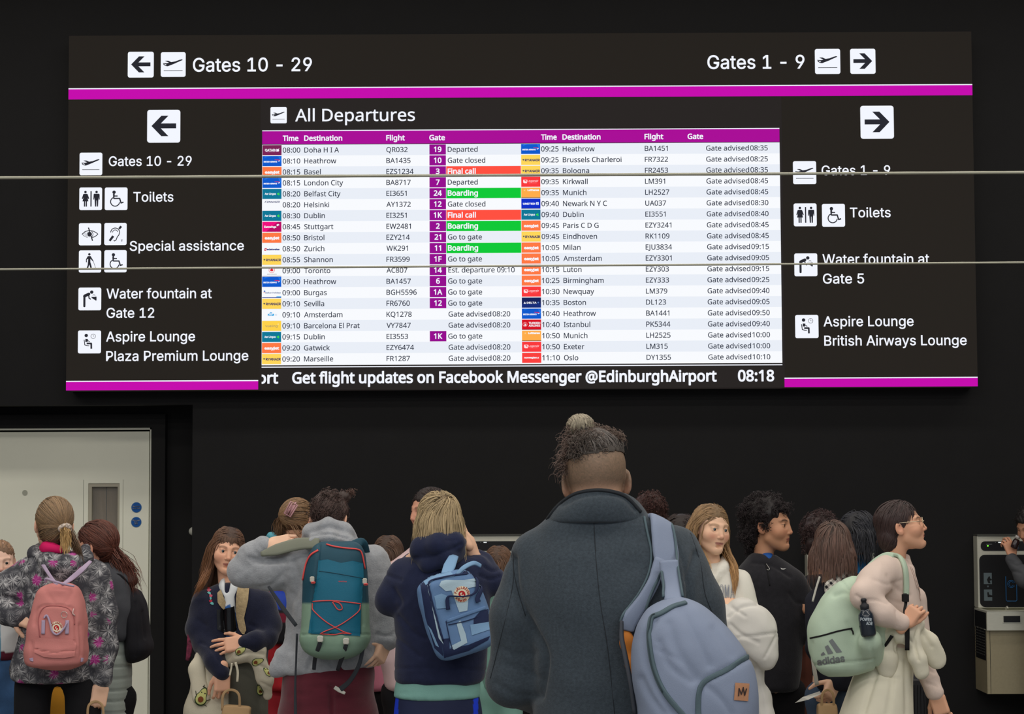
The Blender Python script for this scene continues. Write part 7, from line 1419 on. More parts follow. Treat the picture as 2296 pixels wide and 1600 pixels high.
# glasses
mg = mat('pale_gold_wire', (214, 196, 168), rough=.3, metal=.7); gl = MB()
for q in (-1, 1):
    c = np.array([q * 3.3, 10.1, -.3]); 
    loop = [c + np.array([2.5 * math.cos(t), -.35 * abs(math.cos(t)), 2.3 * math.sin(t)]) for t in np.linspace(0, 2 * math.pi, 25)[:-1]]; gl.tube(H.W(loop), .16 * H.k, 0, 6, True)
    gl.tube(H.W([c + (q * 2.4, -.3, .7), (q * 7.3, 5.5, 1.0), (q * 7.9, -.6, 1.6), (q * 7.6, -2.2, .0)]), .17 * H.k, 0, 6)
gl.tube(H.W([(-.9, 10.2, .1), (0, 10.6, .5), (.9, 10.2, .1)]), .15 * H.k, 0, 6); gl.build('glasses', mg, glg, True)
# skirt and the jacket tied round her waist
ms = mat('ivory_skirt', (226, 222, 202), rough=.85, bump=.2, bscale=250, mottle=.04)
f = SDF(.008); A.lo(f, [(1435, 1962, 2046, .02, .10), (1470, 1944, 2050, .02, .115), (1530, 1912, 2048, .02, .14), (1600, 1886, 2048, .02, .16), (1760, 1850, 2055, .02, .19), (1850, 1840, 2060, .02, .20)], k=.02)
gar('skirt', f, ms, glg, ((.006, (9, 9, 2), 35, False), (.004, (4, 4, 3), 36, False)), [([(1985, 1440), (1960, 1520), (1935, 1600)], 6, .010), ([(2005, 1470), (2000, 1540), (1990, 1600)], 5, .008), ([(1958, 1500), (1990, 1515), (2020, 1520)], 2.5, .005), ([(2032, 1480), (2034, 1600)], 5, .007)])
f = SDF(.006)
A.c(f, [(1995, 1425, -.10), (2025, 1415, -.13), (2058, 1398, -.10)], [16, 22, 16], .03, sq=(1, .7, 1)); A.c(f, [(2050, 1400, -.08), (2078, 1440, -.08), (2100, 1478, -.06)], [10, 22, 20], .025, sq=(1, .55, 1)); A.c(f, [(2045, 1425, -.12), (2056, 1470, -.13), (2066, 1505, -.12)], [18, 19, 17], .02)
A.c(f, [(1990, 1430, -.09), (1985, 1470, -.10), (1990, 1500, -.09)], [18, 24, 20], .03, sq=(1, .6, 1))
gar('tied_jacket', f, ms, glg, ((.007, (10, 10, 8), 37, False), (.003, (24, 24, 24), 38, False)), [([(2062, 1398), (2052, 1440), (2060, 1480)], 3.5, .010), ([(2030, 1420), (2044, 1440)], 3, .008), ([(2000, 1425), (2010, 1460)], 3, .008), ([(2070, 1420), (2090, 1450)], 4, .006), ([(2010, 1400), (2040, 1410)], 3, .006)])
shoes(legs, m_shoe, glg, 90)
# mint backpack with a bottle in its side pocket
mm = mat('mint_nylon', (186, 208, 186), rough=.6, bump=.2, bscale=350, mottle=.05, spec=.35)
bp = thing('backpack', A.p(1900, 1520, -.2), 'pale mint backpack with a grey three bar emblem worn by the girl in glasses', 'backpack')
f = SDF(.007)
A.lo(f, [(1292, 1905, 1926, 0, .03), (1305, 1880, 1945, 0, .06), (1330, 1850, 1962, 0, .085), (1370, 1824, 1978, 0, .10), (1410, 1812, 1988, 0, .11), (1450, 1813, 1990, 0, .112), (1480, 1820, 1978, 0, .105), (1502, 1832, 1950, 0, .09), (1516, 1850, 1915, 0, .06)], dz=-.04, k=.02, n=2.6, cap=.02)
A.c(f, [(1950, 1438, -.19), (1950, 1474, -.12)], [27, 26], .03)
cr = [([(1870, 1335), (1900, 1330), (1925, 1350)], 5, .005), ([(1937, 1330), (1945, 1400), (1960, 1470), (1966, 1500)], 3, .006), ([(1820, 1440), (1818, 1480), (1836, 1512)], 4, .005), ([(1825, 1490), (1890, 1486), (1960, 1478)], 3, .005), ([(1900, 1395), (1915, 1420)], 4, .004), ([(1885, 1300), (1900, 1320), (1910, 1325)], 2.5, .004), ([(1935, 1410), (1960, 1405), (1985, 1398)], 2.5, .004)]
bb, bg = gar('bag_body', f, mm, bp, ((.006, (8, 8, 6), 51, False), (.0025, (20, 20, 16), 52, False)), cr)
S = Surf(bg)
mblk = mat('black_webbing', (22, 22, 24), rough=.8)
zipline('zip', S, [(1817, 1430), (1845, 1424), (1880, 1414), (1911, 1408)], 3.6, D, mblk, bb, off=.001)
cord('zip_pull', S, [(1908, 1409), (1911, 1415), (1912, 1422)], 1.6, D, mblk, bb, off=.004)
bars = [[(1858.5, 1436.5), (1866, 1431), (1888, 1461), (1875.5, 1463)], [(1849.5, 1449), (1856.5, 1445), (1868.5, 1463.5), (1856.5, 1466)], [(1841, 1466), (1846.5, 1460), (1851.5, 1466.5), (1841.5, 1469.5)]]
mg_ = mat('silver_grey_print', (134, 140, 142), rough=.35, metal=.3)
decal('emblem', S, [(b_, 0) for b_ in bars], [mg_], bb, off=.002)
decal('lettering', S, [(ptext('adidas', 1863, 1479, 62, 15, -9, 'I', .05), 0)], [mg_], bb, off=.002)
S2 = Surf(g_, bg)
V, F = ribbon(A.path([(1915, 1322, -.05), (1938, 1292, -.04), (1964, 1262, -.04), (1986, 1246, -.05), (2004, 1245, -.07)]), np.array([34, 28, 22, 16, 12]) / A.s, .012, (-.5, -1, .5)); mesh('strap', V, F, mm, bp, True)
for pts, ws in (([(1998, 1246), (2016, 1252), (2026, 1275), (2029, 1305), (2030, 1334)], [10, 13, 14, 13, 12]),):
    p, n = S2.line(pts, .008, 6, D); V, F = ribbon(p, np.array(ws) / A.s, .010, n, 0); mesh('strap', V, F, mm, bp, True)
V, F = ribbon(A.path([(2029, 1330, -.13), (2031, 1350, -.14), (2028, 1372, -.17), (2034, 1400, -.17), (2034, 1457, -.16)]), np.array([8, 7, 6, 10, 10]) / A.s, .004, (0, -1, 0)); mesh('webbing', V, F, mblk, bp, True)
MB().box(A.p(2025, 1332, -.15), A.p(2035, 1348, -.12), 0, .002).build('buckle', mblk, bp)
V, F = ribbon(A.path([(1984, 1448, -.12), (2000, 1425, -.14)]), np.array([6, 8]) / A.s, .004, (0, -1, 0)); mesh('webbing', V, F, mblk, bp, True)
# sports bottle
bt = thing('drinks_bottle', A.p(1944, 1408, -.17), 'dark sports drinks bottle in the side pocket of the mint backpack', 'bottle')
def lathe(name, c, prof, m, parent, ax=(0, 0, 1), n=20):
    ax = np.array(ax, float); ax /= np.linalg.norm(ax); a = np.cross(ax, (0, 1, .1)); a /= np.linalg.norm(a); b = np.cross(ax, a); V = []
    for r, z in prof:
        for j in range(n): t = 2 * math.pi * j / n; V.append(np.array(c) + ax * z + r * (math.cos(t) * a + math.sin(t) * b))
    F = [(i * n + j, i * n + (j + 1) % n, (i + 1) * n + (j + 1) % n, (i + 1) * n + j) for i in range(len(prof) - 1) for j in range(n)] + [tuple(range(n - 1, -1, -1)), tuple(range((len(prof) - 1) * n, len(prof) * n))]
    o = mesh(name, V, F, m, parent, True); return o, (np.array(V), F)
c0 = A.p(1948, 1426, -.235); u = A.m(1); ax = (-.13, 0, 1)
b1, gv = lathe('bottle_body', c0, [(0.1 * u, 0), (15 * u, 1 * u), (17 * u, 6 * u), (17 * u, 40 * u), (16 * u, 48 * u), (10 * u, 56 * u), (9 * u, 60 * u)], mat('dark_bottle', (34, 44, 56), rough=.15, spec=.6), bt, ax)
lathe('bottle_cap', c0 + np.array(ax) * 59 * u, [(9.5 * u, 0), (10 * u, 1 * u), (10 * u, 8 * u), (6 * u, 11 * u), (5 * u, 16 * u), (6.5 * u, 17 * u), (6.5 * u, 21 * u), (4 * u, 23 * u), (.1 * u, 23.2 * u)], mat('black_cap', (36, 38, 44), rough=.5), bt, ax)
Sb = Surf(gv)
decal('bottle_lettering', Sb, [(ptext('POWER', 1942, 1388, 25, 6.6, 3, 'I', .05), 0), (ptext('ADE', 1949, 1397, 14, 6.6, 3, 'I', .05), 0)], [mat('pale_lettering', (196, 208, 218))], bt, off=.001)

# ================= curly brown head, bobbed girl and dark haired child in the group behind the mint backpack
D = 8.9; A = Per(D)
legs = stand(A, 1835, 1560, 60)
H = Head(1842, 1206, D, 108, yaw=165, pitch=6)
H.face(neck_to=A.p(1838, 1290, 0)).color((180, 130, 104))
pr = body('person', H, [], 'child behind the bobbed girl, only frizzy dark brown curls and a rust coat showing', base_of(legs), (180, 130, 104), limbs=limbs(A, (1838, 1290, 0), (1835, 1340, 0), [[(1800, 1320, 0), (1800, 1440, 0)], [(1870, 1320, 0), (1872, 1440, 0)]], (1835, 1540, 0), legs))
parts = [cap_hair(H, [('ell', (0, -1.8, 3.3), (8.8, 10.0, 9.2)), ('ell', (0, -6, -4), (7.4, 5, 7))], (60, 42, 42), .6, noise_amp=.6), coils(H, ball_normals((0, -1.8, 3.3), (9.2, 10.2, 9.4), 260, 8, lambda x, y, z: (y < 3) | (z > 6)) + ball_normals((0, -6, -4), (7.6, 5, 7), 50, 9), 8, (66, 46, 46), 6, R=(.3, .7), L=(.6, 2.0), w=.3, var=.4, spread=1.6)]
add_hair('hair', parts, pr)
mj = mat('black_jacket', (30, 31, 36), rough=.85, bump=.3, mottle=.1); mr = mat('rust_corduroy', (92, 52, 40), rough=.9, bump=.5, bscale=200, stretch=(6, 1, .3), mottle=.2)
f = SDF(.008); A.lo(f, [(1285, 1815, 1865, 0, .06), (1305, 1796, 1885, 0, .085), (1350, 1782, 1890, 0, .10), (1410, 1790, 1890, 0, .10)], k=.03); gar('jacket', f, mj, pr, FD)
f = SDF(.008); A.lo(f, [(1400, 1796, 1890, 0, .09), (1480, 1786, 1890, 0, .11), (1585, 1778, 1892, 0, .13), (1605, 1780, 1890, 0, .13)], k=.02); A.c(f, [(1806, 1395, -.04), (1800, 1440, -.06), (1806, 1500, -.05)], [14, 20, 18], .02); gar('long_coat', f, mr, pr, FD)
trousers('trousers', legs, m_blktr, pr); shoes(legs, m_shoe, pr)

D = 8.15; A = Per(D)
legs = stand(A, 1862, 1570, 36)
H = Head(1868, 1226, D, 112, yaw=165, pitch=4)
H.face(neck_to=A.p(1866, 1310, 0)).color(SK)
hn = hand(A.p(1872, 1528, -.10), (-.45, -.3, -.8), (.5, -.8, .1), .92, curl=(45, 50, 55, 60), thumb=(50, 20))
qg = body('person', H, [hn], 'girl from behind with a straight brown bob and a black and white checked collar', base_of(legs), SK, limbs=limbs(A, (1866, 1310, 0), (1866, 1370, 0), [[(1828, 1345, 0), (1830, 1450, -.03), (1872, 1525, -.09)], [(1905, 1345, 0), (1908, 1450, 0)]], (1860, 1545, 0), legs))
hc = (84, 66, 58)
parts = [cap_hair(H, [('ell', (0, -1.4, 3.1), (7.9, 9.7, 8.8)), ('ell', (0, -4.2, -4.0), (9.4, 6.4, 8.0))], hc, .5)]
rt = scalp_roots(1100, 31, lambda x, y, z: hair_region(x, y, z))
parts.append(strands(H, rt, whorl_flow((0, -5.5, 8.5), .35), 12, 1.12, [SCALP, ((0, -3.4, -6.0), (10.4, 7.6, 10))], w=.6, seed=7, lift=(.05, .9), jit=.08, colr=hc, tip=(112, 84, 74), var=.38, lenv=.3))
add_hair('hair', parts, qg)
f = SDF(.007); A.lo(f, [(1300, 1846, 1890, 0, .06), (1320, 1826, 1910, 0, .085), (1350, 1816, 1916, 0, .10), (1450, 1818, 1918, 0, .11), (1545, 1826, 1912, 0, .12)], k=.03)
A.c(f, [(1828, 1350, 0), (1832, 1450, -.04), (1872, 1520, -.08)], [22, 22, 20], .03); A.c(f, [(1905, 1350, 0), (1908, 1450, 0), (1898, 1530, -.03)], [22, 22, 20], .03)
mn = mat('dark_navy_jacket', (30, 32, 44), rough=.85, bump=.3, mottle=.1); top, g_ = gar('jacket', f, mn, qg, FD)
# checked shirt collar
mp = mat('checked_cotton', (216, 214, 206), rough=.85); nt = mp.node_tree; N_ = nt.nodes; L_ = nt.links; bs = N_['Principled BSDF']
tc = N_.new('ShaderNodeTexCoord'); mpg = N_.new('ShaderNodeMapping'); mpg.inputs['Rotation'].default_value = (0, .7, 0); mpg.inputs['Scale'].default_value = (42, 42, 42); sp = N_.new('ShaderNodeSeparateXYZ'); L_.new(tc.outputs['Object'], mpg.inputs[0]); L_.new(mpg.outputs[0], sp.inputs[0])
ms_ = []
for ax_ in ('X', 'Z'):
    s_ = N_.new('ShaderNodeMath'); s_.operation = 'FRACT'; L_.new(sp.outputs[ax_], s_.inputs[0]); g2 = N_.new('ShaderNodeMath'); g2.operation = 'LESS_THAN'; g2.inputs[1].default_value = .42; L_.new(s_.outputs[0], g2.inputs[0]); ms_.append(g2)
ad = N_.new('ShaderNodeMath'); ad.operation = 'ADD'; L_.new(ms_[0].outputs[0], ad.inputs[0]); L_.new(ms_[1].outputs[0], ad.inputs[1]); dv = N_.new('ShaderNodeMath'); dv.operation = 'DIVIDE'; dv.inputs[1].default_value = 2; L_.new(ad.outputs[0], dv.inputs[0])
cr_ = N_.new('ShaderNodeValToRGB'); cr_.color_ramp.elements[0].color = (.62, .60, .55, 1); cr_.color_ramp.elements[1].color = (.008, .008, .012, 1); L_.new(dv.outputs[0], cr_.inputs[0]); L_.new(cr_.outputs[0], bs.inputs['Base Color'])
f = SDF(.006); A.c(f, [(1902, 1262, -.02), (1890, 1290, -.06), (1868, 1318, -.10), (1862, 1338, -.12)], [9, 15, 18, 12], .02, sq=(1, .6, 1)); A.c(f, [(1905, 1285, -.03), (1918, 1300, -.04)], [12, 10], .02, sq=(1, .6, 1)); gar('checked_collar', f, mp, qg, ((.003, (12, 12, 12), 3, False),))
mw_ = mat('white_piping', (196, 196, 188), rough=.8)
V, F = ribbon(A.path([(1838, 1292, -.11), (1830, 1318, -.12), (1822, 1348, -.13)]), 4.5 / A.s, .004, (0, -1, 0)); mesh('strap', V, F, mw_, qg, True)
V, F = ribbon(A.path([(1820, 1455, -.13), (1826, 1500, -.13), (1832, 1535, -.12)]), 9 / A.s, .004, (0, -1, 0)); mesh('strap', V, F, mw_, qg, True)
trousers('jeans', legs, mat('blue_denim', (66, 84, 108), rough=.9, bump=.3, mottle=.15), qg); shoes(legs, m_shoe, qg)
# her paper and paper bag
def slab(name, pts, th, m, parent, dirn=(0, 1, 0)):
    p = np.array(pts); q = p + np.array(dirn) * th; n = len(p); return mesh(name, np.vstack([p, q]), [tuple(range(n)), tuple(range(2 * n - 1, n - 1, -1))] + [(i, n + i, n + (i + 1) % n, (i + 1) % n) for i in range(n)], m, parent)
o = slab('folded_paper', [A.p(*q) for q in ((1783, 1575, -.16), (1800, 1562, -.16), (1838, 1549, -.14), (1842, 1555, -.14), (1812, 1568, -.17))], .002, mat('white_paper', (214, 214, 208), rough=.8), None); tag(o, 'folded white paper in the hand of the bobbed girl', 'paper')
m_kraft = mat('brown_kraft_paper', (176, 146, 108), rough=.85, bump=.2, bscale=90, mottle=.1, mscale=14)
def paper_bag(A, cx, cy, w, h, dz, label, hd=16, tilt=0):
    t = thing('paper_bag', A.p(cx, cy + h, dz), label, 'bag')
    f = SDF(.006); A.tl(f, cx, cy + h, tilt, [(0, -w / 2, w / 2, 0, .045), (h * .5, -w / 2, w / 2, 0, .045), (h * .85, -w / 2 * .98, w / 2 * .98, 0, .03), (h, -w / 2 * .95, w / 2 * .95, 0, .018)], dz=dz, k=.01, n=7, cap=.006)
    gar('bag_body', f, m_kraft, t, ((.004, (12, 12, 9), 8, False), (.002, (30, 30, 25), 9, False)), sm=1)
    for d in (-.016, .02):
        V, F = ribbon(A.path([(cx - w * .3, cy + 10, dz + d), (cx - w * .26, cy - hd, dz + d), (cx, cy - hd - 10, dz + d * .3), (cx + w * .26, cy - hd, dz + d), (cx + w * .3, cy + 10, dz + d)]), 5.5 / A.s, .003, (0, -1, 0)); mesh('bag_handle', V, F, m_kraft, t, True)
    return t
paper_bag(A, 1856, 1578, 46, 120, -.17, 'brown paper bag held by the girl with the straight bob', 22)

D = 9.3; A = Per(D)
legs = stand(A, 1935, 1560, 56)
H = Head(1927, 1200, D, 100, yaw=140, pitch=4)
H.face(neck_to=A.p(1925, 1280, 0)).color((186, 140, 112))
dr = body('person', H, [], 'child with short black hair and a bright blue collar by the hidden fountain', base_of(legs), (186, 140, 112), limbs=limbs(A, (1925, 1280, 0), (1928, 1330, 0), [[(1900, 1310, 0), (1900, 1400, 0)], [(1955, 1310, 0), (1958, 1400, 0)]], (1935, 1540, 0), legs))
rt = scalp_roots(600, 41, lambda x, y, z: hair_region(x, y, z))
parts = [cap_hair(H, [('ell', (0, -1.4, 3.4), (8.3, 10, 9.2)), ('ell', (0, -5.5, -4), (7, 5, 6))], (34, 35, 42), .6), strands(H, rt, fall_flow(0, .8, 0), 9, 1.6, [((0, -1.4, 3.3), (8.5, 10.1, 9.3)), ((0, -4, -4), (7.6, 6.4, 8))], w=.6, seed=8, lift=(.1, 1.2), jit=.2, colr=(38, 40, 48), var=.5)]
add_hair('hair', parts, dr)
f = SDF(.008); A.lo(f, [(1236, 1898, 1944, 0, .055), (1262, 1893, 1955, 0, .07), (1290, 1886, 1965, 0, .08), (1540, 1890, 1968, 0, .11)], k=.03); gar('shirt', f, mat('bright_blue_cotton', (28, 110, 168), rough=.85), dr, FD)
f = SDF(.008); A.lo(f, [(1276, 1888, 1962, 0, .075), (1300, 1880, 1972, 0, .09), (1545, 1880, 1975, 0, .12)], k=.03); gar('jacket', f, mj, dr, FD)
trousers('trousers', legs, m_blktr, dr); shoes(legs, m_shoe, dr)

# two dark heads beyond the man's shoulder
D = 9.0
for (px, py, size, yw, colr, lab, hip) in ((1452, 1158, 100, 200, (78, 50, 46), 'child whose dark reddish curls show beyond the shoulder of the tall man', 1440), (1528, 1204, 100, 170, (52, 40, 38), 'child with dark flat hair and a small white clip beside the blonde girl', 1525)):
    A = Per(D if px < 1500 else 9.4); legs = stand(A, hip, 1560, 56); H = Head(px, py, A.D, size, yaw=yw, pitch=5)
    H.face(neck_to=A.p(px, py + 85, 0)).color((190, 142, 114))
    pr = body('person', H, [], lab, base_of(legs), (190, 142, 114), limbs=limbs(A, (px, py + 85, 0), (hip, py + 135, 0), [[(hip - 35, py + 120, 0), (hip - 36, py + 230, 0)], [(hip + 35, py + 120, 0), (hip + 36, py + 230, 0)]], (hip, 1540, 0), legs))
    if px < 1500:
        parts = [cap_hair(H, [('ell', (0, -1.8, 3.2), (8.2, 9.8, 9.0)), ('ell', (0, -8.4, 6), (5, 4.4, 5))], colr, .6, noise_amp=.5), coils(H, ball_normals((0, -1.8, 3.3), (8.4, 10.0, 9.2), 170, 18, lambda x, y, z: (y < 3) | (z > 6)) + ball_normals((0, -8.6, 6), (5.4, 4.6, 5.2), 60, 19), 8, colr, 16, R=(.3, .8), L=(.5, 1.6), w=.32, var=.5, spread=1.6)]
    else:
        parts = [cap_hair(H, [('ell', (0, -1.4, 3.1), (8.2, 9.8, 9.0)), ('ell', (0, -5, -5), (7.4, 5, 8))], colr, .5), strands(H, scalp_roots(600, 42, lambda x, y, z: hair_region(x, y, z)), fall_flow(0, .9, 0), 11, 1.8, [((0, -1.4, 3.2), (8.4, 10, 9.2)), ((0, -4, -5), (8, 6.6, 10))], w=.6, seed=18, lift=(.1, .9), jit=.1, colr=colr, var=.45)]
    add_hair('hair', parts, pr)
    if px > 1500:
        c = A.p(1541, 1174, -.04); MB().box(c - np.array([.009, .004, .003]), c + np.array([.009, .004, .003]), 0, .001).build('hair_clip', mat('white_clip', (225, 225, 220), rough=.4), pr)
    f = SDF(.01); A.lo(f, [(py + 70, px - 26, px + 26, 0, .06), (py + 95, px - 55, px + 55, 0, .08), (py + 160, px - 62, px + 62, 0, .10), (1545, hip - 62, hip + 62, 0, .11)], k=.03); gar('jumper', f, mat('dark_green_knit', (44, 54, 50), rough=.9) if px < 1500 else mj, pr, FD)
    trousers('trousers', legs, m_blktr, pr); shoes(legs, m_shoe, pr)

# ================= person at the edge, filling a bottle at the fountain
D = 11.75; A = Per(D)
legs = stand(A, 2375, 1500, 44)
H = Head(2312, 1178, D, 82, yaw=-60, pitch=25)
H.face(neck_to=A.p(2340, 1232, -.03)).color((170, 124, 98))
hn = hand(A.p(2270, 1242, .05), (-.35, .15, .95), (.3, -.95, .1), .95, curl=(35, 40, 50, 55), thumb=(60, 10))
pe = body('person', H, [hn], 'person at the edge of the view in a grey jacket reaching into the fountain', base_of(legs), (196, 144, 116), limbs=limbs(A, (2340, 1235, -.03), (2360, 1275, -.05), [[(2335, 1280, -.05), (2300, 1292, 0), (2272, 1250, .05)], [(2390, 1280, -.05), (2395, 1360, -.05)]], (2375, 1490, -.03), legs))
parts = [cap_hair(H, [('ell', (0, -1.4, 3.4), (8.6, 10.2, 9.4))], (34, 30, 30), .7, noise_amp=.6), coils(H, ball_normals((0, -1.4, 3.4), (8.6, 10.2, 9.4), 140, 28, lambda x, y, z: (y < 3) | (z > 6)), 6, (36, 32, 32), 26, R=(.3, .8), L=(.5, 2.2), w=.4, var=.5, spread=1.6)]
add_hair('hair', parts, pe)
mgj = mat('grey_jacket', (74, 76, 80), rough=.9, bump=.3, mottle=.1)
f = SDF(.008); A.c(f, [(2345, 1282, -.05), (2298, 1296, 0), (2268, 1254, .045)], [24, 20, 14], .03); A.lo(f, [(1240, 2325, 2375, -.04, .07), (1262, 2318, 2400, -.04, .09), (1320, 2320, 2412, -.04, .11), (1420, 2322, 2410, -.04, .11), (1480, 2328, 2405, -.04, .12)], k=.03); A.c(f, [(2395, 1280, -.04), (2402, 1370, -.04)], [20, 16], .03)
gar('jacket', f, mgj, pe, FD, [([(2268, 1262), (2282, 1268), (2296, 1262)], 2.5, .006), ([(2270, 1280), (2288, 1284)], 3, .006), ([(2262, 1256), (2276, 1260)], 2, .004)])
trousers('trousers', legs, m_blktr, pe); shoes(legs, m_shoe, pe)
bt = thing('drinks_bottle', A.p(2268, 1235, .03), 'small dark bottle with a pale cap held up at the fountain', 'bottle')
lathe('bottle_body', A.p(2272, 1229, .02), [(.001, 0), (.018, .002), (.021, .01), (.021, .045), (.014, .06)], mat('cola_bottle', (40, 26, 28), rough=.15, spec=.6), bt, (.45, 0, 1)); lathe('bottle_cap', A.p(2281, 1206, .02), [(.014, 0), (.015, .002), (.015, .014), (.0005, .015)], mat('pale_cap', (190, 186, 184), rough=.4), bt, (.45, 0, 1))
# ribbed black suitcase standing behind the girl in glasses
D = 8.5; A = Per(D); sc0 = A.p(2054, 1516, 0)
t = thing('suitcase', (sc0[0], sc0[1], 0), 'black ribbed suitcase standing behind the girl in glasses', 'suitcase')
zt = sc0[2]; mbs = mat('black_ribbed_shell', (34, 34, 37), rough=.45)
MB().box((sc0[0] - .10, sc0[1] - .10, .06), (sc0[0] + .022, sc0[1] + .28, zt), 0, .012).build('shell', mbs, t)
for i in range(9): MB().tube([(sc0[0] - .094 + i * .0135, sc0[1] - .102, .10), (sc0[0] - .094 + i * .0135, sc0[1] - .102, zt - .025)], .0034, 0, 6).build('rib', mbs, t)
for q in (-.08, .0): MB().tube([(sc0[0] + q - .01, sc0[1], .032), (sc0[0] + q + .015, sc0[1], .032)], .032, 0, 12).build('wheel', mbs, t)

# ================= woman in a grey fleece hitching up a teal hiking backpack
D = 7.6; A = Per(D)
legs = stand(A, 735, 1600, 90)
H = Head(738, 1166, D, 118, yaw=172, pitch=32, roll=0)
H.face(neck_to=A.p(738, 1240, 0)).color(SK)
h1 = hand(A.p(606, 1222, -.05), (.95, -.1, .18), (-.1, -.8, .6), .95, curl=(38, 45, 50, 55), thumb=(30, 40), left=True)
h2 = hand(A.p(864, 1443, -.05), (-.25, -.3, -.6), (.5, -.7, -.4), .9, curl=(20, 35, 50, 60), spread=9, thumb=(60, 10), left=False)
wo = body('person', H, [h1, h2], 'person in a grey fleece with a raised elbow adjusting a teal backpack', base_of(legs), SK, limbs=limbs(A, (738, 1240, 0), (738, 1300, 0), [[(650, 1270, 0), (545, 1285, -.02), (602, 1225, -.03)], [(835, 1280, 0), (872, 1380, 0), (866, 1436, -.045)]], (738, 1560, 0), legs, ra=(.03, .026)))
mf = mat('grey_fleece', (158, 162, 168), rough=1.0, bump=.9, bscale=190, mottle=.10, mscale=70, sheen=.4, spec=.1)
f = SDF(.007)
A.lo(f, [(1215, 690, 800, 0, .08), (1235, 652, 836, 0, .10), (1265, 636, 862, 0, .115), (1320, 640, 872, 0, .125), (1400, 642, 868, 0, .13), (1450, 636, 860, 0, .14), (1490, 622, 845, 0, .145), (1508, 626, 790, 0, .14)], k=.03)
A.c(f, [(668, 1262, 0), (600, 1282, -.01), (548, 1284, -.02)], [46, 38, 32], .04); A.c(f, [(545, 1282, -.02), (562, 1245, -.03), (592, 1224, -.035)], [34, 26, 22], .02)
A.c(f, [(832, 1262, 0), (862, 1330, 0), (872, 1402, -.01), (868, 1432, -.04)], [40, 36, 30, 25], .03)
A.c(f, [(634, 1470, -.05), (622, 1500, -.06), (616, 1506, -.06)], [18, 14, 9], .03)
cr = [([(560, 1250), (600, 1262), (640, 1258)], 5, .008), ([(575, 1238), (590, 1250)], 4, .005), ([(660, 1260), (668, 1300), (660, 1340)], 8, .010), ([(652, 1330), (650, 1400), (655, 1460)], 6, .006), ([(640, 1280), (610, 1310), (580, 1318)], 6, .006), ([(845, 1420), (870, 1425), (890, 1415)], 3, .006), ([(850, 1360), (870, 1350)], 5, .006), ([(700, 1470), (690, 1500)], 5, .008), ([(760, 1475), (765, 1505)], 5, .008)]
top, g_ = gar('fleece', f, mf, wo, ((.006, (7, 7, 4), 31, False), (.0028, (40, 40, 40), 33, False)), cr)
f = SDF(.0065)
A.c(f, [(690, 1216, .02), (700, 1192, -.05), (735, 1180, -.09), (770, 1192, -.06), (792, 1218, .02)], [17, 20, 19, 20, 16], .015); A.c(f, [(684, 1224, .0), (705, 1214, -.10), (740, 1206, -.12), (776, 1214, -.09), (792, 1224, .0)], [14, 17, 19, 17, 14], .012); A.c(f, [(700, 1228, -.06), (740, 1224, -.11), (780, 1228, -.06)], [15, 20, 15], .015)
gar('hood', f, mf, wo, ((.005, (12, 12, 26), 34, False), (.0025, (40, 40, 40), 35, False)), [([(672, 1210), (700, 1200), (740, 1196), (780, 1206)], 2.5, .008), ([(680, 1222), (740, 1213), (786, 1222)], 2.5, .007), ([(715, 1186), (740, 1180), (768, 1188)], 2.5, .004)])
hc = (70, 52, 48)
ctr = ball_normals((0, -1.6, 3.4), (8.0, 9.8, 8.9), 150, 13, lambda x, y, z: (y < 4) | (z > 6))
parts = [cap_hair(H, [('ell', (0, -1.5, 3.3), (8.0, 9.8, 8.9)), ('ell', (6, -3, 10), (3.4, 3, 2.6))], hc, .6, noise_amp=.5), strands(H, scalp_roots(500, 51, lambda x, y, z: hair_region(x, y, z)), pony_flow((4.5, -3, 12)), 10, 1.3, [SCALP], w=.55, seed=4, lift=(.1, .9), jit=.16, colr=hc, var=.4), coils(H, ctr, 4, hc, 16, R=(.5, 1.2), L=(.6, 2.0), w=.34, var=.4, spread=1.6), coils(H, [((5.5 + .5 * i, -3, 10.5 + .3 * i), (.9, -.2, .6)) for i in range(8)], 10, (92, 68, 60), 17, R=(.6, 1.3), L=(1.5, 4.0), w=.36, spread=1.2)]
add_hair('hair', parts, wo)
mw = mat('burgundy_corduroy', (96, 34, 48), rough=.95, bump=.4, bscale=220, mottle=.14, stretch=(1, 1, 3), sheen=.3)
f = SDF(.01)
A.lo(f, [(1462, 648, 832, 0, .13), (1500, 636, 838, 0, .14), (1550, 632, 838, 0, .15), (1600, 636, 836, 0, .15), (1640, 640, 830, 0, .15)], k=.03)
for hp, kn, ft in legs: f.path([hp - (0, 0, .02), kn, ft + (0, 0, .03)], [.115, .085, .07], .03)
gar('trousers', f, mw, wo, ((.004, (8, 8, 8), 61, False),), [([(742, 1540), (745, 1600), (744, 1700)], 5, .02), ([(650, 1560), (700, 1552)], 3, .004), ([(770, 1560), (820, 1566)], 3, .004)]); shoes(legs, m_shoe, wo)
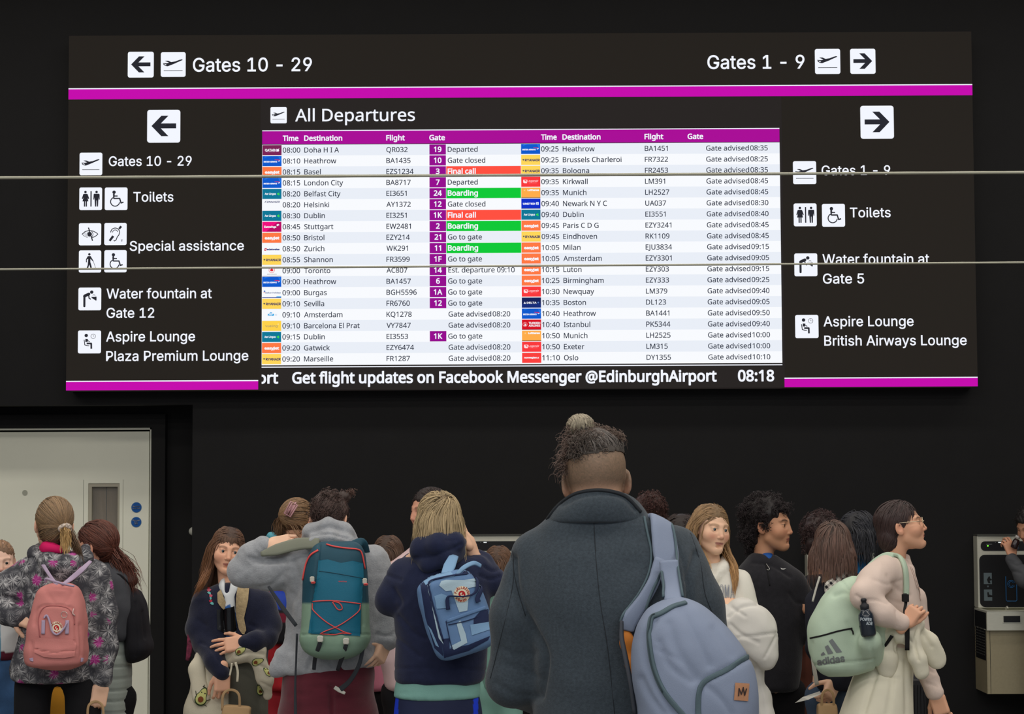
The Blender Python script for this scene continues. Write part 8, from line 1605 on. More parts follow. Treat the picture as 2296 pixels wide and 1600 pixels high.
# teal backpack
bp = thing('backpack', A.p(750, 1480, -.2), 'teal hiking backpack with coral cords and a sage green base', 'backpack')
mt1 = mat('dark_teal_nylon', (30, 74, 92), rough=.6, bump=.25, bscale=300, mottle=.08); mt2 = mat('teal_nylon', (22, 104, 132), rough=.55, bump=.25, bscale=300, mottle=.08); mt3 = mat('sage_nylon', (132, 162, 142), rough=.65, bump=.25, bscale=300, mottle=.08); mcor = mat('coral_trim', (226, 84, 82), rough=.6); mdk = mat('grey_webbing', (52, 56, 62), rough=.8)
f = SDF(.006)
A.lo(f, [(1212, 712, 800, 0, .05), (1228, 700, 812, 0, .075), (1270, 684, 822, 0, .10), (1330, 680, 826, 0, .115), (1400, 676, 828, 0, .12), (1440, 673, 828, 0, .12), (1462, 688, 812, 0, .10), (1475, 712, 788, 0, .07)], dz=-.20, k=.02, n=3.0, cap=.02)
def tealbag(V):
    p_ = PX(V); x, y = p_[:, 0], p_[:, 1]; t = np.clip(np.maximum(y - 1421, np.minimum(np.maximum(699 - x, x - 810), (y - 1352) * .6)) / 3 + .5, 0, 1)[:, None]; return np.array(lin((30, 74, 92))) * (1 - t) + np.array(lin((132, 162, 142))) * t
f.h = .0052
bb, bg = gar('bag_body', f, mat('pack_nylon', (90, 120, 120), rough=.62, attr=True, bump=.25, bscale=300, mottle=.08), bp, ((.004, (8, 8, 6), 71, False),), [([(716, 1222), (708, 1300), (700, 1350), (696, 1420)], 3, .006), ([(812, 1300), (815, 1400)], 3, .005), ([(676, 1422), (740, 1420), (828, 1422)], 2, .004)], col=tealbag)
S = Surf(bg)
def panel(name, poly, m, th, par):
    """a padded panel lying on the surface"""
    tr = [tuple(t) for t in geometry.tessellate_polygon([[Vector((x, y, 0)) for x, y in poly]])]
    return decal(name, S, [(poly, 0)], [m], par, off=th)
panel('front_panel', [(716, 1256), (735, 1254), (765, 1262), (790, 1257), (812, 1262), (814, 1300), (808, 1360), (806, 1426), (740, 1421), (692, 1418), (700, 1350), (712, 1300)], mt2, .004, bp)
zipline('coral_zip', S, [(732, 1221), (750, 1226), (780, 1230), (800, 1232), (810, 1240), (817, 1275)], 3.0, D, mcor, bb, off=.003); zipline('coral_zip', S, [(713, 1234), (696, 1246), (686, 1268), (680, 1300)], 4.2, D, mcor, bb, off=.003)
cord('pocket_seam', S, [(716, 1280), (745, 1284), (780, 1290), (812, 1296)], .9, D, mt1, bp, off=.005)
for pts in ([(701, 1348), (740, 1346), (775, 1349), (806, 1353)], [(700, 1352), (705, 1368), (735, 1396), (786, 1423)], [(805, 1355), (800, 1372), (760, 1402), (718, 1418)], [(722, 1418), (750, 1420), (785, 1423)], [(746, 1349), (758, 1366), (768, 1364), (762, 1352), (748, 1348)]):
    cord('bungee_cord', S, pts, 1.2, D, mcor, bp, off=.008)
decal('small_lettering', S, [(ptext('quechua', 768, 1303, 18, 3.0, 3, 'I', .02), 0)], [mcor], bb, off=.006)
mbk = mat('pale_buckle', (196, 196, 186), rough=.5)
for px in (718, 776):
    c = A.p(px, 1432 if px < 750 else 1437, -.335); MB().box(c - (.011, .006, .011), c + (.011, .006, .012), 0, .004).build('buckle', mbk, bp)
V, F = ribbon(A.path([(718, 1440, -.33), (711, 1460, -.30), (706, 1478, -.22), (704, 1500, -.19)]), np.array([10, 9, 9, 8]) / A.s, .004, (0, -1, 0)); mesh('webbing', V, F, mdk, bp, True)
V, F = ribbon(A.path([(776, 1445, -.33), (768, 1470, -.28), (757, 1502, -.2)]), np.array([9, 10, 8]) / A.s, .004, (0, -1, 0)); mesh('webbing', V, F, mdk, bp, True)
V, F = ribbon(A.path([(815, 1448, -.25), (805, 1490, -.24), (785, 1525, -.22), (762, 1546, -.2)]), np.array([8, 9, 10, 12]) / A.s, .004, (-.2, -1, 0)); mesh('webbing', V, F, mdk, bp, True)
V, F = ribbon(A.path([(602, 1314, -.1), (634, 1362, -.14), (664, 1402, -.18)]), np.array([6, 10, 8]) / A.s, .004, (0, -1, 0)); mesh('webbing', V, F, mdk, bp, True)
V, F = ribbon(A.path([(666, 1420, -.18), (664, 1480, -.16), (662, 1540, -.16), (663, 1640, -.16)]), np.array([5, 4, 5, 8]) / A.s, .003, (0, -1, 0)); mesh('webbing', V, F, mdk, bp, True)
V, F = ribbon(A.path([(750, 1540, -.2), (761, 1547, -.2), (774, 1554, -.2)]), np.array([8, 9, 6]) / A.s, .006, (0, -1, 0)); mesh('strap_end', V, F, mbk, bp, True)
V, F = ribbon(A.path([(586, 1242, -.09), (620, 1232, -.10), (670, 1219, -.11), (716, 1218, -.14)]), np.array([10, 26, 28, 24]) / A.s, .012, (0, -1, .35)); mesh('strap', V, F, mat('olive_grey_padding', (132, 136, 122), rough=.8), bp, True)
V, F = ribbon(A.path([(790, 1222, -.12), (812, 1216, -.10), (822, 1240, -.06)]), np.array([20, 20, 16]) / A.s, .012, (0, -1, .3)); mesh('strap', V, F, mt1, bp, True)
for q in ((700, 1298, -.31), (818, 1302, -.30)):
    c = A.p(*q); MB().box(c - (.008, .008, .010), c + (.008, .004, .010), 0, .003).build('clip', mbk, bp)
    MB().box(c - (.004, .010, .016), c + (.012, .002, -.008), 0, .003).build('clip_tab', mcor, bp)

# ================= blond child in a navy hoodie with a patterned pack
D = 7.2; A = Per(D)
legs = stand(A, 985, 1580, 70)
H = Head(984, 1172, D, 124, yaw=188, pitch=4)
H.face(neck_to=A.p(984, 1250, 0)).color(SK)
h1 = hand(A.p(1044, 1206, .0), (-.35, .45, .8), (.9, -.4, 0), .95, curl=(50, 55, 60, 60)); h2 = hand(A.p(932, 1250, .03), (.2, .3, .9), (-.9, -.4, 0), .95, curl=(50, 55, 60, 60), left=True)
bo = body('person', H, [h1, h2], 'child with a shaggy blond bob in a navy hoodie, hands raised to the face', base_of(legs), (226, 176, 148), limbs=limbs(A, (984, 1250, 0), (984, 1310, 0), [[(905, 1290, 0), (868, 1340, .03), (928, 1256, .03)], [(1075, 1290, 0), (1100, 1290, .03), (1062, 1256, .02)]], (985, 1540, 0), legs) + [([A.p(1072, 1262, .02), A.p(1052, 1222, .01), A.p(1042, 1200, .0)], [.026, .024, .022]), ([A.p(915, 1262, .02), A.p(932, 1236, .0)], [.022, .02])])
mnv = mat('navy_sweat_fabric', (36, 42, 68), rough=.95, bump=.4, bscale=300, mottle=.12, mscale=50, sheen=.15, spec=.12)
f = SDF(.007)
A.lo(f, [(1240, 940, 1030, 0, .08), (1258, 905, 1066, 0, .095), (1285, 884, 1090, 0, .11), (1340, 882, 1096, 0, .12), (1420, 888, 1094, 0, .125), (1500, 884, 1088, 0, .13), (1530, 884, 1084, 0, .13)], k=.03)
A.c(f, [(905, 1282, 0), (876, 1340, .01), (872, 1348, .03)], [30, 30, 28], .03); A.c(f, [(872, 1350, .03), (900, 1300, .05), (922, 1262, .04)], [26, 24, 22], .02)
A.c(f, [(1070, 1275, 0), (1102, 1302, .02)], [32, 28], .03); A.c(f, [(1102, 1300, .03), (1080, 1262, .04), (1062, 1246, .04)], [28, 24, 20], .02)
cr = [([(885, 1320), (900, 1350), (890, 1366)], 5, .006), ([(870, 1290), (900, 1300)], 4, .006), ([(1085, 1270), (1105, 1280), (1118, 1276)], 3, .007), ([(1075, 1290), (1100, 1298), (1120, 1292)], 3, .007), ([(895, 1380), (930, 1420), (955, 1430)], 5, .006), ([(890, 1430), (940, 1470)], 5, .005), ([(884, 1498), (985, 1496), (1086, 1502)], 2.5, .004)]
top, g_ = gar('hoodie', f, mnv, bo, FD, cr)
f = SDF(.0065)
A.c(f, [(938, 1236, .03), (945, 1232, -.07), (985, 1222, -.11), (1020, 1216, -.09), (1032, 1218, .0)], [18, 24, 24, 20, 14], .02); A.c(f, [(935, 1258, -.04), (960, 1266, -.10), (1000, 1254, -.12), (1030, 1240, -.06)], [14, 18, 18, 14], .02)
A.c(f, [(990, 1210, -.06), (1020, 1206, -.06), (1034, 1216, -.02)], [16, 14, 10], .02)
gar('hood', f, mnv, bo, ((.006, (10, 10, 18), 36, False),), [([(930, 1250), (970, 1246), (1010, 1230), (1034, 1220)], 3, .006), ([(1000, 1212), (1024, 1210)], 2, .003)])
hc = (150, 126, 92)
parts = [cap_hair(H, [('ell', (0, -1.4, 3.3), (8.2, 9.8, 9.2)), ('ell', (0, -3.4, -5), (8.6, 6.6, 7.5))], hc, .5)]
parts.append(strands(H, scalp_roots(1500, 61, lambda x, y, z: hair_region(x, y, z)), whorl_flow((1.5, -6, 8.5), .5), 12, 1.2, [((0, -1.4, 3.3), (8.3, 9.9, 9.3)), ((0, -3.0, -5), (9.0, 7.2, 9.5))], w=.6, seed=7, lift=(.1, 1.4), jit=.11, colr=(152, 132, 98), tip=(196, 174, 134), var=.35, lenv=.4))
add_hair('hair', parts, bo)
mte = mat('aqua_cotton', (122, 170, 162), rough=.9, bump=.2, mottle=.05)
f = SDF(.008); A.lo(f, [(1500, 892, 1076, 0, .115), (1538, 885, 1078, 0, .122), (1562, 882, 1078, 0, .13)], k=.02, cap=.01); gar('shirt_hem', f, mte, bo, ((.004, (9, 9, 3), 62, False),), [([(884, 1554), (985, 1552), (1078, 1556)], 1.5, .002)])
f = SDF(.009); A.lo(f, [(1550, 888, 1074, 0, .12), (1600, 884, 1076, 0, .13), (1690, 880, 1082, 0, .135), (1720, 885, 1080, 0, .12)], k=.02)
for hp, kn, ft in legs: f.path([hp - (0, 0, .04), kn + (0, 0, .02)], [.09, .085], .03)
def sidestripe(V):
    c = np.repeat(np.array(lin((30, 38, 70)))[None], len(V), 0); px = PX(V)[:, 0]; m_ = ((px < 893) & (px > 882)) | ((px > 1062) & (px < 1072)); c[m_] = lin((20, 60, 214)); return c
gar('shorts', f, mat('navy_sports_shorts', (30, 38, 70), rough=.7, attr=True, mottle=.08), bo, ((.003, (9, 9, 4), 63, False),), [], col=sidestripe); shoes(legs, m_shoe, bo)
# patterned blue pack, hanging askew
bp = thing('backpack', A.p(1030, 1480, -.2), 'blue geometric patterned backpack with a round red fox badge, hanging askew', 'backpack')
c1 = mat('pack_mid_blue', (98, 132, 176), rough=.75, bump=.25, mottle=.05); c2 = mat('pack_pale_blue', (172, 198, 214), rough=.75, bump=.25); c3 = mat('pack_navy', (30, 42, 78), rough=.75, bump=.25); c4 = mat('pack_light_blue', (124, 162, 200), rough=.75, bump=.25)
f = SDF(.007)
A.tl(f, 1022, 1376, 18, [(-92, -58, 60, 0, .07), (-80, -66, 68, 0, .085), (-40, -72, 72, 0, .09), (20, -72, 72, 0, .09), (60, -70, 66, 0, .09), (84, -62, 54, 0, .08), (94, -50, 40, 0, .06)], dz=-.215, k=.02, n=4.2, cap=.018)
bb, bg = gar('bag_body', f, c1, bp, ((.004, (8, 8, 8), 72, False),), [([(960, 1310), (975, 1370), (1005, 1440)], 3, .004)])
S = Surf(bg)
NV = [[(940, 1292), (956, 1300), (990, 1430), (994, 1470), (975, 1452), (955, 1385)], [(1060, 1265), (1082, 1268), (1092, 1285), (1070, 1283), (1030, 1290)], [(1062, 1386), (1076, 1370), (1105, 1362), (1105, 1396), (1062, 1409)], [(990, 1432), (1008, 1430), (1008, 1470), (996, 1474)], [(1000, 1455), (1050, 1445), (1098, 1425), (1094, 1434), (1050, 1458), (1003, 1472)]]
PL = [[(990, 1302), (1000, 1300), (1040, 1300), (1094, 1292), (1100, 1308), (1050, 1318), (1000, 1325), (985, 1312)], [(1012, 1322), (1030, 1318), (1050, 1345), (1048, 1368), (1030, 1372), (1022, 1350)], [(1024, 1398), (1032, 1390), (1044, 1420), (1048, 1440), (1018, 1456), (1010, 1448), (1034, 1436)], [(958, 1312), (966, 1308), (960, 1325), (986, 1420), (995, 1444), (984, 1430)], [(1092, 1300), (1101, 1304), (1110, 1352), (1104, 1350)]]
LB = [[(945, 1295), (965, 1285), (1010, 1282), (1020, 1292), (975, 1300), (955, 1312)], [(974, 1336), (990, 1330), (1006, 1336), (1008, 1362), (980, 1364)], [(1054, 1400), (1106, 1392), (1100, 1410), (1058, 1424)], [(960, 1400), (968, 1410), (985, 1450), (978, 1446)]]
decal('printed_pattern', S, [(p_, 1) for p_ in PL] + [(p_, 0) for p_ in NV] + [(p_, 2) for p_ in LB], [c3, c2, c4], bb, off=.002)
zipline('zip', S, [(1092, 1290), (1050, 1287), (1020, 1290), (990, 1296), (968, 1302), (962, 1312), (968, 1345), (980, 1390), (994, 1436)], 4, D, c3, bb, off=.003)
zipline('pocket_flap', S, [(1002, 1392), (1040, 1378), (1080, 1364), (1106, 1357)], 7, D, c1, bb, off=.004); cord('pocket_seam', S, [(1005, 1400), (1050, 1390), (1100, 1370)], 1.0, D, c3, bb, off=.003); cord('pocket_seam', S, [(1000, 1392), (1008, 1430), (1014, 1452)], 1.0, D, c3, bb, off=.003)
logo_disc('badge', S, 1035.5, 1331.5, 18, D, bp, 8)
mhd = c3
for pts in ([(1005, 1366), (1003, 1345), (1008, 1335), (1035, 1336), (1058, 1332), (1066, 1318), (1063, 1290)],):
    p, n = S.line(pts, .012, 6, D); V, F = ribbon(p, np.array([9, 8, 4, 3, 4, 8, 9]) / A.s, .005, n, 0); mesh('carry_handle', V, F, mhd, bp, True)
p, n = S.line([(1063, 1284), (1074, 1300), (1076, 1318), (1068, 1340), (1070, 1350)], .010, 6, D); V, F = ribbon(p, np.array([7, 8, 9, 10, 12]) / A.s, .005, n, 0); mesh('carry_handle', V, F, mhd, bp, True)
V, F = ribbon(A.path([(1000, 1288, -.26), (1008, 1268, -.2), (1018, 1246, -.14)]), np.array([22, 26, 20]) / A.s, .008, (0, -1, .3)); mesh('strap', V, F, c4, bp, True)
V, F = ribbon(A.path([(1024, 1288, -.29), (1040, 1272, -.28), (1062, 1262, -.24), (1078, 1268, -.22)]), np.array([8, 10, 10, 8]) / A.s, .006, (0, -1, .4)); mesh('strap', V, F, c4, bp, True)

# ================= girl in flowery jacket with a pink pack, and the others by the white door
D = 7.9; A = Per(D)
legs = stand(A, 130, 1545, 112)
H = Head(121, 1177, D, 119, yaw=196, pitch=10, roll=4)
H.face(neck_to=A.p(125, 1255, 0)).color(SK)
hn = hand(A.p(226, 1538, -.03), (-.15, -.15, -1), (.5, -.8, 0), 1.0, curl=(40, 55, 70, 70), thumb=(45, 30)); hn2 = hand(A.p(30, 1378, -.08), (.9, -.1, -.3), (0, -.8, .5), .95, curl=(45, 50, 55, 60))
fg = body('person', H, [hn, hn2], 'girl from behind with a fair ponytail and a grey and pink flowery jacket', base_of(legs), SK, limbs=limbs(A, (125, 1255, 0), (130, 1310, 0), [[(60, 1300, 0), (8, 1345, .0), (30, 1378, -.07)], [(215, 1300, 0), (232, 1420, 0), (228, 1535, -.02)]], (130, 1480, 0), legs))
mfl = mat('flower_burst_print', (90, 92, 98), rough=.8, bump=.25, bscale=300); nt = mfl.node_tree; N_ = nt.nodes; L_ = nt.links; bs = N_['Principled BSDF']
def nd(t, **k):
    n = N_.new(t)
    for a_, b_ in k.items(): setattr(n, a_, b_)
    return n
def mth(op, a, b=None):
    n = nd('ShaderNodeMath', operation=op)
    for i, v in enumerate((a, b)):
        if v is None: continue
        if isinstance(v, (int, float)): n.inputs[i].default_value = v
        else: L_.new(v, n.inputs[i])
    return n.outputs[0]
tc = nd('ShaderNodeTexCoord'); vo = nd('ShaderNodeTexVoronoi'); vo.inputs['Scale'].default_value = 21; vo.inputs['Randomness'].default_value = .85
dn = nd('ShaderNodeTexNoise'); dn.inputs['Scale'].default_value = 20; L_.new(tc.outputs['Object'], vo.inputs['Vector'])
sb = nd('ShaderNodeVectorMath', operation='SUBTRACT'); sc2 = nd('ShaderNodeVectorMath', operation='SCALE'); sc2.inputs['Scale'].default_value = 17; L_.new(tc.outputs['Object'], sc2.inputs[0])
L_.new(tc.outputs['Object'], sb.inputs[0]); L_.new(vo.outputs['Position'], sb.inputs[1]); sp = nd('ShaderNodeSeparateXYZ'); L_.new(sb.outputs[0], sp.inputs[0])
ang = mth('ARCTAN2', sp.outputs['X'], sp.outputs['Z']); nz = nd('ShaderNodeTexNoise'); nz.inputs['Scale'].default_value = 1.0; nz.inputs['Detail'].default_value = 4
cv = nd('ShaderNodeCombineXYZ'); L_.new(mth('MULTIPLY', ang, 5.5), cv.inputs[0]); L_.new(mth('MULTIPLY', vo.outputs['Distance'], 1.6), cv.inputs[1]); spc = nd('ShaderNodeSeparateXYZ'); L_.new(vo.outputs['Color'], spc.inputs[0]); L_.new(mth('MULTIPLY', spc.outputs[0], 40), cv.inputs[2]); L_.new(cv.outputs[0], nz.inputs['Vector'])
br = mth('MULTIPLY', mth('SUBTRACT', nz.outputs['Fac'], .42), 4.5); fall = mth('SUBTRACT', 1.15, mth('MULTIPLY', vo.outputs['Distance'], 1.5)); v = nd('ShaderNodeClamp'); L_.new(mth('MULTIPLY', br, fall), v.inputs[0])
r1 = nd('ShaderNodeValToRGB'); r1.color_ramp.elements[0].color = (*lin((64, 65, 72)), 1); r1.color_ramp.elements[1].color = (*lin((232, 232, 234)), 1); L_.new(v.outputs[0], r1.inputs[0])
r2 = nd('ShaderNodeValToRGB'); r2.color_ramp.elements[0].color = (*lin((150, 40, 116)), 1); r2.color_ramp.elements[1].color = (*lin((236, 120, 206)), 1); L_.new(v.outputs[0], r2.inputs[0])
mx = nd('ShaderNodeMix', data_type='RGBA'); pk = mth('MULTIPLY', mth('GREATER_THAN', spc.outputs[1], .74), mth('LESS_THAN', mth('ADD', vo.outputs['Distance'], mth('MULTIPLY', nz.outputs['Fac'], .9)), .86)); L_.new(pk, mx.inputs['Factor']); L_.new(r1.outputs[0], mx.inputs['A']); L_.new(r2.outputs[0], mx.inputs['B']); L_.new(mx.outputs['Result'], bs.inputs['Base Color'])
f = SDF(.007)
A.lo(f, [(1236, 82, 186, 0, .08), (1256, 56, 212, 0, .10), (1285, 44, 234, 0, .115), (1340, 46, 240, 0, .12), (1400, 50, 236, 0, .125), (1450, 38, 226, 0, .135), (1500, 24, 216, 0, .14), (1526, 26, 206, 0, .14)], k=.03)
A.c(f, [(64, 1284, 0), (20, 1314, -.02), (-10, 1332, -.02)], [34, 31, 29], .03); A.c(f, [(-8, 1345, -.02), (15, 1372, -.05), (36, 1386, -.08)], [28, 26, 22], .02)
A.c(f, [(214, 1292, 0), (230, 1370, 0), (234, 1450, 0), (228, 1520, -.02)], [34, 30, 26, 22], .03)
cr = [([(205, 1330), (206, 1400), (204, 1470), (206, 1510)], 5, .010), ([(215, 1375), (240, 1380)], 4, .005), ([(215, 1440), (245, 1446)], 4, .005), ([(0, 1338), (30, 1340), (52, 1352)], 4, .008), ([(60, 1290), (70, 1320), (66, 1350)], 5, .006), ([(50, 1470), (80, 1510)], 5, .005), ([(212, 1410), (238, 1420)], 4, .005)]
top, g_ = gar('jacket', f, mfl, fg, ((.006, (7, 7, 4), 31, False), (.003, (16, 16, 16), 33, False)), cr)
f = SDF(.0065); A.c(f, [(92, 1222, .04), (80, 1240, -.03), (112, 1262, -.10), (150, 1268, -.11), (186, 1250, -.05), (190, 1230, .02)], [10, 17, 22, 24, 20, 12], .02); A.c(f, [(112, 1280, -.09), (148, 1290, -.10), (176, 1275, -.08)], [16, 20, 15], .02)
gar('hood', f, mfl, fg, ((.005, (12, 12, 16), 34, False),), [([(95, 1245), (130, 1256), (180, 1250)], 3, .004)])
f = SDF(.006); A.c(f, [(88, 1234, .0), (108, 1228, -.07), (136, 1232, -.09)], [10, 15, 10], .02); gar('pink_lining', f, mat('hot_pink_lining', (214, 22, 100), rough=.8), fg, ((.003, (20, 20, 20), 6, False),))
hc = (122, 98, 74); T = (3.9, -9.2, -2.2)
parts = [cap_hair(H, [('ell', (0, -1.5, 3.3), (7.9, 9.7, 8.9)), ('ell', (0, -5, -4), (6.2, 5, 6))], hc, .55)]
parts.append(strands(H, scalp_roots(1100, 71, lambda x, y, z: hair_region(x, y, z)), pony_flow(T), 12, 1.35, [((0, -1.5, 3.3), (8.0, 9.8, 9.0)), ((0, -5, -4), (6.4, 5.2, 6.2))], w=.5, seed=4, lift=(.05, .5), jit=.04, colr=hc, tip=(150, 122, 88), var=.35))
parts.append(tail(H, T, guide_flow([T, (4.6, -12, -5), (5.0, -12.6, -9), (5.6, -12.6, -15)], .5), (150, 120, 82), (208, 172, 112), n=210, r=1.9, steps=8, ds=1.35, seed=14, jit=.22))
parts.append(tail(H, (6.5, -7, -3), guide_flow([(6.5, -7, -3), (8.5, -9.5, -8), (10.4, -11.5, -13), (12.2, -12, -17)], .5), (112, 88, 66), (120, 94, 70), n=110, r=1.4, steps=9, ds=1.7, seed=15, jit=.16))
add_hair('hair', parts, fg)
torus_cloth('scrunchie', H.P1(np.array(T) + (.3, -1.0, -.6)), H.R @ np.array([.2, -1, -1.3]), 1.9 * H.k, 1.15 * H.k, mat('spotted_scrunchie', (206, 192, 180), rough=.8, mottle=.75, mscale=130), fg)
trousers('leggings', legs, m_blktr, fg, .074, .05, (legs[0][0] + (0, 0, .09), legs[1][0] + (0, 0, .09), .07, .07), folds=()); shoes(legs, m_shoe, fg)
paper_bag(A, 214, 1606, 60, 110, -.06, 'brown paper bag held by the girl in the flowery jacket', 24)
# pink pack
bp = thing('backpack', A.p(125, 1500, -.2), 'dusty pink backpack with lilac straps and a round badge', 'backpack')
mp1 = mat('dusty_pink_canvas', (206, 132, 128), rough=.8, bump=.3, mottle=.06); mp2 = mat('lilac_webbing', (178, 160, 186), rough=.8, bump=.2)
f = SDF(.0068)
A.lo(f, [(1306, 106, 158, 0, .03), (1316, 92, 172, 0, .055), (1340, 80, 184, 0, .075), (1380, 72, 190, 0, .09), (1430, 63, 193, 0, .098), (1470, 60, 195, 0, .10), (1488, 66, 190, 0, .09), (1498, 84, 174, 0, .06)], dz=-.205, k=.02, n=3.4, cap=.02)
bb, bg = gar('bag_body', f, mp1, bp, ((.005, (8, 8, 7), 73, False), (.0022, (20, 20, 20), 74, False)), [([(78, 1400), (82, 1370), (100, 1358), (160, 1362), (168, 1390), (170, 1440)], 2.5, .006), ([(104, 1325), (120, 1350)], 4, .004), ([(160, 1330), (150, 1350)], 4, .004), ([(70, 1440), (72, 1480)], 3, .004), ([(178, 1400), (182, 1470)], 3, .005), ([(78, 1455), (120, 1462), (172, 1456)], 2, .004)])
S = Surf(bg)
zipline('zip', S, [(90, 1430), (86, 1390), (94, 1366), (112, 1358), (150, 1362), (164, 1380), (166, 1400)], 2.2, D, mat('pink_zip', (176, 104, 104), rough=.7), bb, off=.001)
decal('front_pocket', S, [([(80, 1432), (88, 1428), (130, 1432), (168, 1434), (169, 1446), (166, 1470), (140, 1474), (100, 1472), (78, 1462)], 0)], [mp1], bb, off=.006)
logo_disc('badge', S, 127, 1407, 14.2, D, bp, 0, cream=(226, 210, 160))
for x_ in (98, 151):
    zipline('handle_tab', S, [(x_, 1390), (x_ - 1, 1421)], 8, D, mp2, bb, off=.003)
p, n = S.line([(100, 1386), (106, 1379), (112, 1392), (118, 1415), (130, 1422), (144, 1408), (150, 1396)], .008, 6, D); V, F = ribbon(p, 4.0 / A.s, .008, n, 0); mesh('carry_handle', V, F, mp2, bp, True)
cord('zip_pull', S, [(163, 1366), (162, 1374), (165, 1380)], 1.5, D, mat('pale_pull', (210, 180, 176), rough=.5), bp, off=.006)
cord('key_ring', S, [(146, 1371), (151, 1376), (148, 1384), (141, 1384), (138, 1377), (141, 1371), (146, 1371)], .7, D, m_met, bp, off=.008)
V, F = ribbon(A.path([(128, 1312, -.24), (112, 1290, -.19), (98, 1268, -.14), (88, 1252, -.09)]), np.array([7, 7, 8, 8]) / A.s, .005, (0, -1, .2)); mesh('strap', V, F, mp2, bp, True)
V, F = ribbon(A.path([(140, 1310, -.25), (158, 1298, -.19), (184, 1276, -.16), (203, 1258, -.10)]), np.array([6, 11, 12, 8]) / A.s, .005, (0, -1, .2)); mesh('strap', V, F, mp2, bp, True)
V, F = ribbon(A.path([(102, 1304, -.26), (104, 1297, -.27), (120, 1302, -.28), (140, 1308, -.28), (166, 1314, -.26)]), np.array([6, 5, 5, 5, 4]) / A.s, .008, (0, -1, .3)); mesh('top_handle', V, F, mp2, bp, True)
for x_ in (70, 183): zipline('corner_tab', S, [(x_, 1474), (x_ + (2 if x_ < 100 else -1), 1482)], 8, D, mp2, bb, off=.003)

# small face at the edge, beside the flowery jacket
D = 8.6; A = Per(D)
legs = stand(A, -5, 1560, 56)
H = Head(0, 1259, D, 96, yaw=17, pitch=4, roll=2)
H.face(h=.32, neck_to=A.p(-2, 1345, 0)).color((226, 180, 160), cheek=.25, browc=(150, 120, 100), browk=.6)
ch = body('person', H, [], 'small fair child facing out beside the flowery jacket, in white and red', base_of(legs), (226, 180, 160), limbs=limbs(A, (-2, 1345, 0), (-4, 1400, 0), [[(-40, 1380, 0), (-40, 1470, 0)], [(30, 1380, 0), (30, 1470, 0)]], (-4, 1540, 0), legs))
H.eyes(ch, (70, 72, 70), look=(-.15, -.1))
hc = (150, 116, 88)
add_hair('hair', [cap_hair(H, [('ell', (0, -1.5, 3.1), (7.6, 9.5, 8.5))], hc, .6), strands(H, scalp_roots(700, 81, lambda x, y, z: hair_region(x, y, z) & ((y < 6) | (z > 7.5))), pony_flow((0, -11, 4)), 11, 1.5, [((0, -1.5, 3.1), (7.7, 9.6, 8.6))], w=.5, seed=4, lift=(.0, .3), jit=.03, colr=hc, var=.3)], ch)
f = SDF(.008); A.lo(f, [(1330, -28, 26, 0, .06), (1350, -52, 40, 0, .08), (1400, -56, 42, 0, .10), (1478, -56, 36, 0, .11)], k=.03)
def cw(V):
    p_ = PX(V); c = np.repeat(np.array(lin((206, 208, 210)))[None], len(V), 0); c[(p_[:, 1] < 1382)] = lin((206, 70, 74)); c[(p_[:, 1] > 1461)] = lin((88, 24, 44)); c[(p_[:, 0] < 1) & (p_[:, 1] > 1400)] = lin((40, 130, 160)); return c
gar('padded_top', f, mat('colour_block_top', (200, 200, 200), rough=.85, attr=True), ch, FD, [], col=cw)
f = SDF(.01); A.lo(f, [(1470, -52, 34, 0, .10), (1500, -54, 36, 0, .11), (1600, -50, 34, 0, .10), (1660, -50, 34, 0, .10)], k=.02)
for hp, kn, ft in legs: f.path([hp, kn, ft + (0, 0, .03)], [.08, .06, .055], .03)
gar('jeans', f, mat('child_denim', (52, 84, 124), rough=.9, bump=.3, mottle=.2, mscale=20), ch, ((.004, (10, 10, 5), 3, False),)); shoes(legs, m_shoe, ch, 0)
# ochre trousers glimpsed between the legs of the ponytailed girl
D = 8.9; A = Per(D)
legs = stand(A, 128, 1570, 30)
H = Head(150, 1268, D, 70, yaw=190, pitch=10); H.face(h=.6).color(SK)
pr = body('person', H, [], 'small child hidden behind the ponytailed girl, ochre trousers between her legs', base_of(legs), SK, limbs=limbs(A, (138, 1340, 0), (135, 1380, 0), [[(115, 1380, 0), (115, 1460, 0)], [(155, 1380, 0), (155, 1460, 0)]], (128, 1560, 0), legs))
f = SDF(.01); A.lo(f, [(1290, 120, 166, 0, .05), (1340, 100, 170, 0, .08), (1530, 95, 172, 0, .09)], k=.03); gar('jumper', f, m_blktr, pr, FD)
trousers('trousers', legs, mat('ochre_cotton', (190, 132, 36), rough=.9, mottle=.08), pr, .075, .07); shoes(legs, m_shoe, pr)
add_hair('hair', [cap_hair(H, [('ell', (0, -1.5, 3.1), (7.8, 9.6, 8.7))], (70, 50, 40), .8)], pr)

# auburn haired girl turned away beside the door
D = 8.4; A = Per(D)
legs = stand(A, 254, 1570, 24)
H = Head(214, 1225, D, 108, yaw=-107, pitch=6)
H.face(neck_to=A.p(240, 1305, .02)).color((206, 154, 130), browc=(90, 60, 48))
rg = body('person', H, [], 'girl with a thick auburn ponytail, quilted grey coat and dark backpack beside the door', base_of(legs), (206, 154, 130), limbs=limbs(A, (240, 1305, .02), (258, 1360, .02), [[(262, 1350, -.05), (268, 1420, -.05)], [(262, 1360, .1), (262, 1440, .1)]], (254, 1540, 0), legs, rt=(.035, .05, .045), ra=(.018, .018)))
hc = (98, 54, 42); T = (0, -9.6, -2.5)
parts = [cap_hair(H, [('ell', (0, -1.8, 3.3), (7.9, 9.9, 8.9)), ('ell', (0, -6, -3), (6.2, 4.4, 5)), ('cone', (0, -10, -6), (0, -17, -18), 2.8, 3.6)], hc, .5)]
